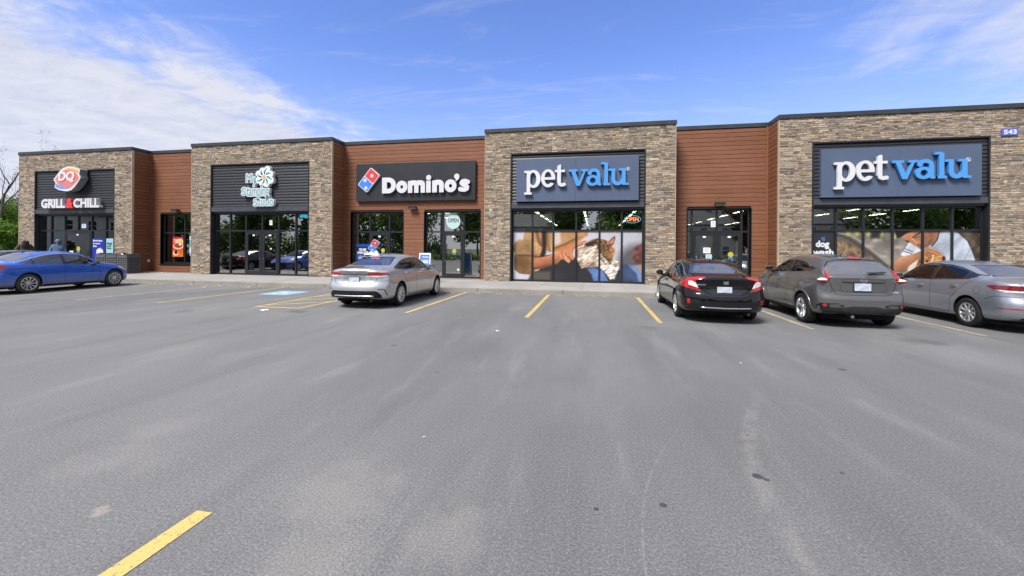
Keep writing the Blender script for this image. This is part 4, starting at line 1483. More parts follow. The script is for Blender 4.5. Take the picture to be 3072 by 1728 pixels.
# dog wash panel
t = tag(empty('window_graphic', (bb[0][0], WY + .046, .235)), 'dark window panel reading dog wash, self serve dog wash', 'window picture')
wd = bb[0][1] - bb[0][0]
box('panel', 0, wd, 0, .003, 0, 2.069, 'sign_navy_dark' if 'sign_navy_dark' in MATS else 'sign_black', t)
flat_text('dog', .16, .59, 1.41, 1.70, -.0005, 'sign_white', t, w=.016)
flat_text('wash', .06, .74, 1.16, 1.39, -.0005, 'sign_white', t, w=.016)
flat_text('Self Serve Dog Wash', .02, .78, 1.00, 1.09, -.0005, 'sign_white', t, w=.004)
g = Grid(0, .9, 1.5, 1.95, .006)
F_ = U(*[SUB(g.ell(x, z, r, r), g.ell(x, z, r * .6, r * .6)) for x, z, r in ((.41, 1.75, .045), (.36, 1.81, .03), (.43, 1.84, .022))])
v, f = solid_from_loops(contours(g, F_), .0035, .0005); mesh('bubbles', v, f, 'sign_sky', t)

# --- posters
def poster(x0, x1, z0, z1, y, label, fn, texts=(), res=.012):
    t = tag(empty('poster', ((x0 + x1) / 2, y, z0)), label, 'poster')
    o = printed('sheet', x0 - (x0 + x1) / 2, x1 - (x0 + x1) / 2, 0, z1 - z0, 0, res, fn, t)
    for tx, a, b_, c_, d_, m_, w_ in texts:
        W_, H_ = x1 - x0, z1 - z0
        flat_text(tx, -W_ / 2 + a * W_, -W_ / 2 + b_ * W_, c_ * H_, d_ * H_, -.0006, m_, t, w=w_, t=.002)
    return t
def P_birthday(U_, V_):
    g = PG(U_, V_); C = np.empty(U_.shape + (3,)); C[:] = (38, 74, 176)
    C = over(C, g.ell(.08, .42, .24, .20), (226, 206, 180), .02, .85 + .3 * vnoise(U_, V_, .03, 3))
    C = over(C, g.poly([(-.16, .42), (.32, .42), (.26, .1), (-.08, .1)]), (208, 222, 240), .02)
    C = over(C, g.poly([(-.1, .32), (.27, .32), (.25, .2), (-.08, .2)]), (40, 84, 190), .02)
    C = over(C, g.cap([(.10, .45), (.17, .70)], .02), (220, 60, 60), .01)
    C = over(C, g.ell(.08, .47, .15, .09), (244, 236, 222), .02)
    return C
poster(-26.60, -25.74, .80, 1.93, WY - .010, 'royal blue dessert poster with a sundae cup on the restaurant glass', P_birthday,
       [('Birthday', .08, .80, .84, .93, 'sign_white', .008), ('in every', .08, .62, .71, .79, 'sign_white', .008), ('bite', .08, .36, .60, .67, 'sign_white', .008)])
def P_free(U_, V_):
    g = PG(U_, V_); C = np.empty(U_.shape + (3,)); C[:] = (170, 214, 224)
    C = over(C, g.box(-1, 1, -.1, .22), (52, 72, 104), .01)
    C = over(C, g.box(-.26, .02, .06, .34), (208, 218, 222), .01)
    C = over(C, g.ell(.32, .60, .12, .16), (214, 150, 170), .02)
    return C
poster(-25.64, -25.02, .80, 1.93, WY - .010, 'pale blue poster offering a free small shake beside the stone pier', P_free,
       [('FREE', .08, .62, .70, .80, 'print_dark', .008), ('Small', .08, .50, .60, .68, 'print_dark', .005), ('Shake', .08, .56, .50, .58, 'print_dark', .005)])
def P_chili(U_, V_):
    g = PG(U_, V_); C = np.empty(U_.shape + (3,)); C[:] = (208, 52, 46)
    t_ = np.clip((V_ - .1) / .7, 0, 1)[..., None]
    C = C * t_ + np.array((226, 138, 54)) * (1 - t_)
    C = over(C, g.ell(.10, .78, .26, .20), (236, 194, 120), .03, .8 + .4 * vnoise(U_, V_, .03, 8))
    C = over(C, g.ell(.02, .58, .34, .17), (240, 226, 206), .02)
    C = over(C, g.ell(.02, .60, .28, .13), (186, 70, 38), .03, .7 + .6 * vnoise(U_, V_, .05, 9))
    C = over(C, g.ell(.14, .66, .08, .06), (246, 240, 226), .02)
    C = over(C, g.ell(-.14, .20, .17, .13), (236, 226, 210), .02)
    C = over(C, g.ell(-.12, .24, .11, .11), (98, 40, 28), .02)
    return C
W1Y = BY + .105
poster(-22.38, -21.68, .98, 2.04, W1Y, 'red and orange food poster for sweet chili strips in the restaurant side window', P_chili,
       [('Sweet Chili', .12, .90, .82, .90, 'sign_white', .006), ('Strip Basket', .10, .52, .72, .78, 'sign_white', .004)])
def P_brownie(U_, V_):
    g = PG(U_, V_); C = np.empty(U_.shape + (3,)); C[:] = (120, 178, 196)
    C = over(C, g.box(-1, 1, .84, 2), (214, 218, 222), .02)
    C = over(C, g.ell(.0, .28, .36, .24), (226, 226, 224), .02)
    C = over(C, g.cap([(-.2, .36), (0, .46), (.22, .36)], .05), (70, 66, 66), .03)
    C = over(C, g.cap([(-.16, .22), (.0, .32), (.16, .22)], .035), (80, 74, 74), .03)
    return C
poster(-21.28, -20.60, 1.05, 2.10, W1Y, 'pale teal and white dessert poster half hidden by the stone pier', P_brownie,
       [('Summer', .08, .80, .86, .93, 'print_red', .004)])
def P_late(U_, V_):
    C = np.empty(U_.shape + (3,)); C[:] = (38, 98, 178)
    return over(C, PG(U_, V_).box(-1, 1, .88, 1.22), (30, 52, 110), .02)
poster(-11.42, -10.74, .38, 1.72, BY + .105, 'blue poster reading we are open late behind the silver sedan', P_late,
       [('WE ARE', .22, .76, .76, .84, 'sign_white', .010), ('OPEN LATE!', .08, .94, .65, .73, 'sign_white', .010), ('order online', .16, .82, .54, .58, 'sign_white', .002),
        ('MIDNIGHT', .18, .80, .46, .51, 'sign_white', .006), ('from friday', .22, .78, .36, .40, 'sign_white', .002), ('1 AM', .34, .66, .28, .33, 'sign_white', .006)])

# --- small notices and stickers on doors
def sticker(x, z, r, y, lab):
    g = Grid(-r, r, -r, r, r / 10)
    v, f = solid_from_loops(contours(g, g.ell(0, 0, r, r)), .003)
    o = mesh('sticker', v, f, 'sticker_yellow'); o.location = (x, y, z)
    tag(o, lab, 'sticker')
    box('sticker_foot', -r * .9, r * .9, -.002, 0, -r * 1.75, -r * 1.05, 'print_blue', o)
sticker(-27.55, 1.36, .13, WY - .0135, 'round yellow sticker on the restaurant door glass')
sticker(-10.0, 1.42, .10, BY + .1055, 'round yellow sticker on the pizza shop door behind the silver sedan')
sticker(-6.38, 1.42, .10, BY + .1055, 'round yellow sticker on the pizza shop door beside the sandwich board')
sticker(5.55, 1.38, .11, BY + .1055, 'round yellow sticker on the double entrance doors')
def notice(x0, x1, z0, z1, y, lab, m='paper_white'):
    o = box('notice', x0, x1, y - .002, y, z0, z1, m)
    tag(o, lab, 'notice')
    n = 5
    for k in range(n):
        zz = z1 - (z1 - z0) * (.18 + .15 * k)
        box('print_line', x0 + (x1 - x0) * .15, x1 - (x1 - x0) * (.15 + .1 * (k % 2)), y - .0035, y - .0021, zz, zz + (z1 - z0) * .035, 'print_dark', o)
    return o
mat('paper_blue', (0.50, 0.66, 0.78), 0.7)
notice(4.50, 4.78, 1.43, 1.66, BY + .1255, 'white paper notice on the left entrance door, upper of two')
notice(4.60, 4.83, 1.10, 1.38, BY + .1255, 'pale blue paper notice on the left entrance door, lower of two', 'paper_blue')
notice(4.80, 4.98, 2.52, 2.78, BY + .165, 'white sheet taped behind the glass above the entrance doors, near its middle mullion')
notice(-9.98 + .02, -9.74 + .02, .98, 1.16, BY + .1255, 'small white sign on the pizza shop door above the sedan roof')
notice(-15.62, -15.46, 2.62, 2.86, WY + .046, 'white sheet in the pane above the stamping shop doors')
notice(-27.42, -27.12, 2.50, 2.72, WY + .046, 'pale carton-shaped notice in the pane above the restaurant door', 'paper_blue')
notice(-15.55, -15.45, 1.42, 1.49, WY + .0065, 'tiny white card on the right stamping shop door')
notice(-6.24, -6.14, .50, .60, BY + .1255, 'tiny white card low on the pizza shop door')
notice(-28.20, -27.95, .95, 1.25, WY + .0065, 'pale paper low on the restaurant door glass')
# --- illuminated open signs
mat('neon_cyan', (0.05, 0.55, 0.85), 0.4, emit=0.15)
mat('neon_orange', (0.9, 0.22, 0.06), 0.4, emit=0.12)
mat('neon_red', (0.85, 0.05, 0.04), 0.4, emit=0.25)
def open_sign(name, lab, txt, x0, x1, z0, z1, y, m_, ring=None, w=.004):
    t = tag(empty(name, ((x0 + x1) / 2, y, z0)), lab, 'open sign')
    W_ = x1 - x0
    flat_text(txt, -W_ / 2, W_ / 2, 0, z1 - z0, 0, m_, t, w=w, t=.02)
    return t
open_sign('open_sign', 'cyan lit OPEN sign at the top of the stamping shop glass', 'OPEN', -13.90, -13.44, 2.98, 3.12, WY + .02, 'neon_cyan', w=.010)
t = open_sign('open_sign', 'orange lit OPEN sign in a blue oval, over the cat picture', 'OPEN', 1.33, 1.80, 2.72, 2.88, WY + .02, 'neon_orange', w=.006)
g = Grid(-.4, .4, -.1, .3, .008)
v, f = solid_from_loops(contours(g, SUB(g.ell(0, .08, .33, .16), g.ell(0, .08, .318, .148))), .02); mesh('oval_tube', v, f, 'neon_cyan', t)
t = tag(empty('open_sign', (-6.44, BY + .10, 2.80)), 'round pale mosaic disc reading OPEN above the pizza shop door', 'open sign')
mat('disc_pale', (0.40, 0.55, 0.55), 0.6, 0, 0, 0.35, 60)
g = Grid(-.36, .36, -.36, .36, .012)
v, f = solid_from_loops(contours(g, g.ell(0, 0, .345, .345)), .0, -.02); mesh('disc', v, f, 'disc_pale', t)
flat_text('OPEN', -.26, .26, -.04, .15, -.001, 'print_dark', t, w=.004)
t = open_sign('welcome_sign', 'small red lit welcome sign behind the pizza shop door glass', 'Welcome', -6.62, -6.22, 1.02, 1.12, BY + .18, 'neon_red', w=.004)

# hose tap on the brown wall
t = tag(empty('wall_tap', (-23.66, BY - .02, .78)), 'small capped steel pipe fitting low on the brown wall', 'pipe fitting')
MB().tube([(0, .01, .05), (0, -.10, .05), (.02, -.15, .0)], .035, 10).build('pipe', 'steel', t, True)
MB().lathe([(0, -.02), (.06, -.02), (.065, .05), (0, .05)], 14, 'y', (.03, -.16, -.04)).build('cap', 'white_plastic', t)
# ------------------------------------------------------------------ cars
def pchip(pts):
    x = np.array([p[0] for p in pts], float); y = np.array([p[1] for p in pts], float)
    h = np.diff(x); d = np.diff(y) / h
    n = len(x)
    m = np.zeros(n)
    for i in range(1, n - 1):
        if d[i - 1] * d[i] > 0:
            w1, w2 = 2 * h[i] + h[i - 1], h[i] + 2 * h[i - 1]
            m[i] = (w1 + w2) / (w1 / d[i - 1] + w2 / d[i])
    m[0], m[-1] = d[0], d[-1]
    def f(q):
        q = np.clip(np.asarray(q, float), x[0], x[-1])
        i = np.clip(np.searchsorted(x, q, 'right') - 1, 0, n - 2)
        t = (q - x[i]) / h[i]
        return ((1 + 2 * t) * (1 - t) ** 2 * y[i] + t * (1 - t) ** 2 * h[i] * m[i] + t * t * (3 - 2 * t) * y[i + 1] + t * t * (t - 1) * h[i] * m[i + 1])
    return f

def carpaint(name, col, metal, rough, dirt=0.0, flake=0.05, spec=0.5):
    m, nt, b = nodemat(name)
    b.inputs['Specular IOR Level'].default_value = spec
    tcn = nt.nodes.new('ShaderNodeTexCoord'); spn = nt.nodes.new('ShaderNodeSeparateXYZ')
    nt.links.new(tcn.outputs['Object'], spn.inputs[0])
    n = tex_noise(nt, 3.5, 5, 0.6); n2 = tex_noise(nt, 14, 4, 0.65)
    c = mixcol(nt, maprange(nt, n, 0.3, 0.7, 0, flake * 3), (*col, 1), tuple(q * .9 for q in col) + (1,))
    k = nmath(nt, 'ADD', spn.outputs[2], nmath(nt, 'MULTIPLY', nmath(nt, 'SUBTRACT', n, 0.5), 0.45))
    dm = nmath(nt, 'MULTIPLY', maprange(nt, k, 0.66, 0.16), dirt)
    dm = nmath(nt, 'MULTIPLY', dm, maprange(nt, n2, 0.2, 0.75, 0.55, 1.0), True)
    c = mixcol(nt, dm, c, (0.30, 0.275, 0.25, 1))
    nt.links.new(c, b.inputs['Base Color'])
    b.inputs['Metallic'].default_value = metal
    nt.links.new(maprange(nt, dm, 0, 1, rough, 0.8), b.inputs['Roughness'])
    nt.links.new(maprange(nt, dm, 0, 0.7, 1.0, 0.0), b.inputs['Coat Weight'])
    b.inputs['Coat Roughness'].default_value = 0.03
    return m
carpaint('paint_blue', (0.012, 0.110, 0.56), 0.30, 0.32, 0.80)
carpaint('paint_silver', (0.56, 0.57, 0.60), 0.75, 0.33, 0.12)
carpaint('paint_black', (0.0025, 0.0027, 0.004), 0.0, 0.30, 0.03, 0.05, 0.05)
carpaint('paint_grey', (0.125, 0.124, 0.128), 0.55, 0.34, 0.18)
carpaint('paint_steel', (0.34, 0.365, 0.42), 0.7, 0.34, 0.20)
carpaint('paint_dark_green', (0.03, 0.04, 0.04), 0.3, 0.34, 0.2)
mat('car_inside', (0.008, 0.008, 0.009), 0.8, spec=0.2)
mat('car_trim', (0.009, 0.009, 0.010), 0.55, 0, 0, 0.2, 8, 0.3)
mat('car_trim_grey', (0.020, 0.020, 0.022), 0.6, 0, 0, 0.15, 8, 0.3)
mat('car_gloss_black', (0.010, 0.010, 0.012), 0.15, 0, 0.5)
mat('seam', (0.012, 0.012, 0.013), 0.7)
mat('chrome', (0.75, 0.76, 0.78), 0.12, 1.0)
mat('satin_silver', (0.60, 0.61, 0.63), 0.32, 0.85)
mat('tyre', (0.013, 0.013, 0.014), 0.8, 0, 0, 0.35, 7, 0.3)
mat('tyre_dusty', (0.038, 0.036, 0.034), 0.85, 0, 0, 0.35, 7)
mat('brake_dark', (0.03, 0.03, 0.03), 0.7, 0.3)
mat('lamp_red', (0.36, 0.008, 0.010), 0.14, 0, 1.0)
mat('lamp_red_dark', (0.17, 0.005, 0.008), 0.14, 0, 1.0)
mat('lamp_clear', (0.66, 0.66, 0.66), 0.2, 0.0, 1.0, 0.22, 22)
mat('lamp_amber', (0.75, 0.20, 0.03), 0.2, 0, 1.0)
m, nt, b = nodemat('plate_white')
nt.links.new(mixcol(nt, maprange(nt, tex_noise(nt, 7, 3, .6, 'Object', (1, 1, 1.4)), .42, .60), (0.50, 0.53, 0.58, 1), (0.37, 0.42, 0.54, 1)), b.inputs['Base Color'])
b.inputs['Roughness'].default_value = .45
mat('plate_smudge', (0.30, 0.36, 0.55), 0.5)
mat('seat_cloth', (0.035, 0.034, 0.034), 0.9)
mat('mirror_glass', (0.75, 0.80, 0.80), 0.04, 1.0)
mat('sticker_blue', (0.03, 0.10, 0.30), 0.5)
glassmat('car_glass', (0.62, 0.66, 0.64), 0.04, 0.9)
glassmat('car_glass_dark', (0.10, 0.105, 0.11), 0.13, 0.95)
glassmat('car_glass_rear', (0.12, 0.125, 0.13), 0.42, 0.92, 0.02)

RINGN = [2, 2, 3, 4, 4, 4, 4, 4, 4, 4, 5]
def ring_sample(Yc, Zc):
    """control arrays (ns, 12) -> sampled (ns, nr)"""
    ns, nc = Yc.shape
    t = np.arange(nc, dtype=float)
    q = [0.0]
    for i, n in enumerate(RINGN):
        q += [i + (k + 1) / n for k in range(n)]
    q = np.array(q)
    oy = np.empty((ns, len(q))); oz = np.empty((ns, len(q)))
    for s in range(ns):
        oy[s] = pchip(list(zip(t, Yc[s])))(q)
        oz[s] = pchip(list(zip(t, Zc[s])))(q)
    return oy, oz

class Car:
    def __init__(s, S):
        s.S = S
        s.f = {k: pchip(S[k]) for k in ('zc', 'zb', 'wb', 'ws', 'zr', 'wr', 'zbot')}
        s.zs = S.get('zs', 0.62)
        s.x0, s.x1 = S['x0'], S['x1']
        s.dR, s.dF, s.nR, s.nF = S.get('dR', .55), S.get('dF', .85), S.get('nR', 3.0), S.get('nF', 2.5)
        s.shR = pchip(S['rear']); s.shF = pchip(S['front'])
    def controls(s, x, inset=0.0):
        f = s.f
        zc, zb, wb, ws, zr, wr, zbt = [f[k](x) for k in ('zc', 'zb', 'wb', 'ws', 'zr', 'wr', 'zbot')]
        zr = np.maximum(zr, zb + .012); zc = np.maximum(zc, zr + .012)
        zs = np.minimum(s.zs, zb - .14)
        flare = 0
        for cx in (0.0, s.S['wb_len']):
            flare = flare + s.S.get('flare', .012) * np.exp(-((x - cx) / .42) ** 2)
        o = np.zeros_like(x)
        Y = [o, .72 * ws, ws - .075, ws - .020 + flare * .8, ws - .008 + flare, ws + flare * .6, wb + (ws - wb) * .62 + flare * .1, wb, wb + (wr - wb) * .46 + s.S.get('tumble', .018), wr, wr * .62, o]
        Z = [zbt, zbt, zbt + .03, zbt + .14, np.maximum(zbt + .2, zs - .17), zs + o, zs + (zb - zs) * .66, zb, zb + (zr - zb) * .52, zr, zr + (zc - zr) * .72, zc]
        return np.stack(Y, -1), np.stack(Z, -1)
    def build_body(s):
        a = s.x0 + s.dR * (1 - np.cos(np.linspace(0, math.pi / 2, 17)))
        c = s.x1 - s.dF * (1 - np.cos(np.linspace(0, math.pi / 2, 19)))[::-1]
        mid = np.linspace(a[-1], c[0], int((c[0] - a[-1]) / .045))[1:-1]
        x = np.concatenate([a, mid, c])
        Y, Z = s.controls(x)
        oy, oz = ring_sample(Y, Z)
        tR = np.clip((x - s.x0) / s.dR, 0, 1); tF = np.clip((s.x1 - x) / s.dF, 0, 1)
        k = (1 - (1 - tR) ** s.nR) ** (1 / s.nR) * (1 - (1 - tF) ** s.nF) ** (1 / s.nF)
        k[0] = k[-1] = 0
        oy = oy * k[:, None]
        X = x[:, None] + s.shR(oz) * ((1 - tR) ** 1.3)[:, None] + s.shF(oz) * ((1 - tF) ** 1.3)[:, None]
        ns, nr = oy.shape
        V = [(X[i, j], oy[i, j], oz[i, j]) for i in range(ns) for j in range(nr)]
        V += [(X[i, j], -oy[i, j], oz[i, j]) for i in range(ns) for j in range(nr)]
        F = []
        n = ns * nr
        for i in range(ns - 1):
            for j in range(nr - 1):
                q = (i * nr + j, i * nr + j + 1, (i + 1) * nr + j + 1, (i + 1) * nr + j)
                F.append(q)
                F.append(tuple(n + t for t in reversed(q)))
        bm = bmesh.new()
        bv = [bm.verts.new(p) for p in V]
        for q in F:
            bm.faces.new([bv[t] for t in q])
        bmesh.ops.remove_doubles(bm, verts=bm.verts[:], dist=1e-5)
        bmesh.ops.dissolve_degenerate(bm, dist=1e-6, edges=bm.edges[:])
        bmesh.ops.recalc_face_normals(bm, faces=bm.faces[:])
        bm.verts.ensure_lookup_table()
        me = bpy.data.meshes.new('body')
        bm.to_mesh(me)
        bm.free()
        me.polygons.foreach_set('use_smooth', [True] * len(me.polygons))
        s.me0 = me
        s.bvh = BVHTree.FromPolygons([v.co[:] for v in me.vertices], [p.vertices[:] for p in me.polygons])
        s.nv = [v.normal.copy() for v in me.vertices]
        s.polys = [p.vertices[:] for p in me.polygons]
        s.cos = [v.co.copy() for v in me.vertices]
    # --- projecting onto the shell
    def hit(s, view, a, b):
        """view 'L','R': a=x,b=z ; 'B' (from behind) / 'F': a=y,b=z ; 'T': a=x,b=y"""
        if view == 'L': o, d = Vector((a, 3, b)), Vector((0, -1, 0))
        elif view == 'R': o, d = Vector((a, -3, b)), Vector((0, 1, 0))
        elif view == 'B': o, d = Vector((s.x0 - 3, a, b)), Vector((1, 0, 0))
        elif view == 'F': o, d = Vector((s.x1 + 3, a, b)), Vector((-1, 0, 0))
        else: o, d = Vector((a, b, 4)), Vector((0, 0, -1))
        p, n, i, t = s.bvh.ray_cast(o, d)
        if view == 'B':          # stay on the tail, below the lid edge
            k = 0
            while (p is None or p.x > s.x0 + s.S.get('tail_depth', .42)) and k < 14 and b < s.S.get('tail_top', 1.07):
                o.z -= .008; k += 1
                p, n, i, t = s.bvh.ray_cast(o, d)
        if p is None:
            p, n, i, t = s.bvh.find_nearest(o + d * 3.0)
        if n.dot(d) > 0: n = -n
        return p, n
    def smooth_n(s, p):
        q, n, i, t = s.bvh.find_nearest(p)
        vs_ = s.polys[i]
        w = [1.0 / ((s.cos[k] - q).length + 1e-5) for k in vs_]
        r = Vector((0, 0, 0))
        for k, ww in zip(vs_, w): r += s.nv[k] * ww
        return r.normalized()
    def patch(s, name, m, view, poly, off=.004, thick=.012, nu=14, nv=6, parent=None, swap=False):
        """a panel that follows the shell inside a polygon whose every column is one span"""
        P = [(b, a) for a, b in poly] if swap else list(poly)
        us = [p[0] for p in P]
        u0, u1 = min(us), max(us)
        brk = sorted(set([u0 + 1e-4, u1 - 1e-4] + [u for u in us if u0 + .002 < u < u1 - .002] + list(np.linspace(u0 + 1e-4, u1 - 1e-4, nu))))
        cols = []
        for u in brk:
            zs = []
            for i in range(len(P)):
                (ax, az), (bx, bz) = P[i - 1], P[i]
                if (ax - u) * (bx - u) <= 0 and abs(bx - ax) > 1e-9:
                    zs.append(az + (bz - az) * (u - ax) / (bx - ax))
            if len(zs) < 2: continue
            lo, hi = min(zs), max(zs)
            cols.append([(u, lo + (hi - lo) * k / nv) for k in range(nv + 1)])
        V, F = [], []
        nvv = nv + 1
        top = []; bot = []
        for c in cols:
            for (u, w) in c:
                a, b = (w, u) if swap else (u, w)
                p, n = s.hit(view, a, b)
                n = s.smooth_n(p)
                top.append(p + n * off); bot.append(p - n * thick)
        n_ = len(top)
        V = top + (bot if thick else [])
        nc = len(cols)
        for i in range(nc - 1):
            for j in range(nv):
                F.append((i * nvv + j, (i + 1) * nvv + j, (i + 1) * nvv + j + 1, i * nvv + j + 1))
        if thick:
            rim = [i * nvv for i in range(nc)] + [(nc - 1) * nvv + j for j in range(1, nvv)] + [i * nvv + nv for i in range(nc - 2, -1, -1)] + [j for j in range(nv - 1, 0, -1)]
            for i in range(len(rim)):
                a, b = rim[i], rim[(i + 1) % len(rim)]
                F.append((a, a + n_, b + n_, b))
        o = mesh(name, V, F, m, parent or s.root, True)
        bm = bmesh.new(); bm.from_mesh(o.data)
        bmesh.ops.recalc_face_normals(bm, faces=bm.faces[:])
        # outward check
        c0 = V[nvv * (nc // 2) + nv // 2]
        bm.faces.ensure_lookup_table()
        f0 = min(bm.faces, key=lambda f: (f.calc_center_median() - c0).length)
        if f0.normal.dot(s.smooth_n(Vector(c0))) < 0:
            bmesh.ops.reverse_faces(bm, faces=bm.faces[:])
        bm.to_mesh(o.data); bm.free()
        o.data.set_sharp_from_angle(angle=rad(40))
        return o
    def strip(s, name, m, view, pts, w=.008, off=.0015, parent=None, n=10, thick=0.0):
        """a ribbon following the shell along a polyline"""
        P = []
        for (a, b), (c, d) in zip(pts[:-1], pts[1:]):
            for k in range(n):
                P.append((a + (c - a) * k / n, b + (d - b) * k / n))
        P.append(pts[-1])
        V, F = [], []
        pr = []
        for a, b in P:
            p, _ = s.hit(view, a, b)
            pr.append((p, s.smooth_n(p)))
        for i, (p, nn) in enumerate(pr):
            t = (pr[min(i + 1, len(pr) - 1)][0] - pr[max(i - 1, 0)][0])
            sd = t.cross(nn).normalized() * (w / 2)
            V += [p + nn * off + sd, p + nn * off - sd]
        k = len(pr)
        for i in range(k - 1):
            F.append((2 * i, 2 * i + 2, 2 * i + 3, 2 * i + 1))
        if thick:
            n0 = len(V)
            for i, (p, nn) in enumerate(pr):
                V += [V[2 * i] - nn * thick, V[2 * i + 1] - nn * thick]
            for i in range(k - 1):
                F.append((2 * i, n0 + 2 * i, n0 + 2 * i + 2, 2 * i + 2))
                F.append((2 * i + 1, 2 * i + 3, n0 + 2 * i + 3, n0 + 2 * i + 1))
            F += [(0, 1, n0 + 1, n0), (2 * k - 2, n0 + 2 * k - 2, n0 + 2 * k - 1, 2 * k - 1)]
        return mesh(name, V, F, m, parent or s.root, True)
    def both(s, fn):
        for v in ('L', 'R'): fn(v)
    # --- cutting cabin, windows, wheel wells
    def cut(s, body, glass_side, rear_poly, front_poly):
        S = s.S
        cut = []
        def cutter(V, F):
            me = bpy.data.meshes.new('cut')
            me.from_pydata([tuple(v) for v in V], [], F)
            bm = bmesh.new(); bm.from_mesh(me)
            bmesh.ops.recalc_face_normals(bm, faces=bm.faces[:])
            bm.to_mesh(me); bm.free()
            for q in body.data.materials: me.materials.append(q)
            me.polygons.foreach_set('material_index', [1] * len(me.polygons))
            o = bpy.data.objects.new('cut', me); COL.objects.link(o); cut.append(o)
        # cabin
        xa, xb = S['cabin']
        x = np.linspace(xa, xb, 40)
        f = s.f
        zc, zb, wb, zr, wr = [f[k](x) for k in ('zc', 'zb', 'wb', 'zr', 'wr')]
        zr = np.maximum(zr, zb + .012); zc = np.maximum(zc, zr + .012)
        t = .042
        zlo = S.get('cabin_floor', .55)
        Y = np.stack([wb - .10, wb - .085, wb + (wr - wb) * .45 - .05, wr - .06, wr * .6, 0 * x], -1)
        Z = np.stack([0 * x + zlo, zb - .05, zb + (zr - zb) * .5, zr - t, zr + (zc - zr) * .7 - t, zc - t], -1)
        Z = np.maximum(Z, zlo + np.arange(6) * .004)
        V, F = [], []
        for i in range(len(x)):
            r_ = [(x[i], Y[i, j], Z[i, j]) for j in range(6)] + [(x[i], -Y[i, j], Z[i, j]) for j in range(4, -1, -1)]
            V += r_
        m_ = 11
        for i in range(len(x) - 1):
            for j in range(m_):
                F.append((i * m_ + j, i * m_ + (j + 1) % m_, (i + 1) * m_ + (j + 1) % m_, (i + 1) * m_ + j))
        F.append(tuple(range(m_))); F.append(tuple((len(x) - 1) * m_ + j for j in range(m_)))
        cutter(V, F)
        for poly in glass_side:
            for sg in (1, -1):
                n = len(poly)
                V = [(a, sg * .35, b) for a, b in poly] + [(a, sg * 1.3, b) for a, b in poly]
                F = [tuple(range(n)), tuple(range(n, 2 * n))] + [(i, (i + 1) % n, (i + 1) % n + n, i + n) for i in range(n)]
                cutter(V, F)
        for poly, xa_, xb_ in ((rear_poly, s.x0 - .6, S['rear_cut']), (front_poly, S['front_cut'], s.x1 + .6)):
            n = len(poly)
            V = [(xa_, a, b) for a, b in poly] + [(xb_, a, b) for a, b in poly]
            F = [tuple(range(n)), tuple(range(n, 2 * n))] + [(i, (i + 1) % n, (i + 1) % n + n, i + n) for i in range(n)]
            cutter(V, F)
        R = S['tyre_r']
        for cx in (0, S['wb_len']):
            for sg in (1, -1):
                n = 40
                ra = R + S.get('arch', .045)
                V = []
                for yy in (sg * .56, sg * 1.3):
                    V += [(cx + ra * math.cos(2 * math.pi * k / n), yy, R + .012 + ra * math.sin(2 * math.pi * k / n) * (1.0)) for k in range(n)]
                F = [tuple(range(n)), tuple(range(n, 2 * n))] + [(i, (i + 1) % n, (i + 1) % n + n, i + n) for i in range(n)]
                cutter(V, F)
        for c in cut:
            md = body.modifiers.new('cut', 'BOOLEAN')
            md.operation = 'DIFFERENCE'
            md.object = c
            md.solver = 'MANIFOLD'
        dg = bpy.context.evaluated_depsgraph_get(); dg.update()
        me = bpy.data.meshes.new_from_object(body.evaluated_get(dg))
        body.modifiers.clear()
        for c in cut: bpy.data.objects.remove(c)
        body.data = me
        me.polygons.foreach_set('use_smooth', [True] * len(me.polygons))
        nor = [None] * len(me.loops)
        cache = {}
        for p in me.polygons:
            if p.material_index == 0:
                for li in p.loop_indices:
                    vi = me.loops[li].vertex_index
                    if vi not in cache: cache[vi] = s.smooth_n(me.vertices[vi].co)
                    nor[li] = cache[vi]
            else:
                for li in p.loop_indices: nor[li] = p.normal.copy()
        me.normals_split_custom_set(nor)

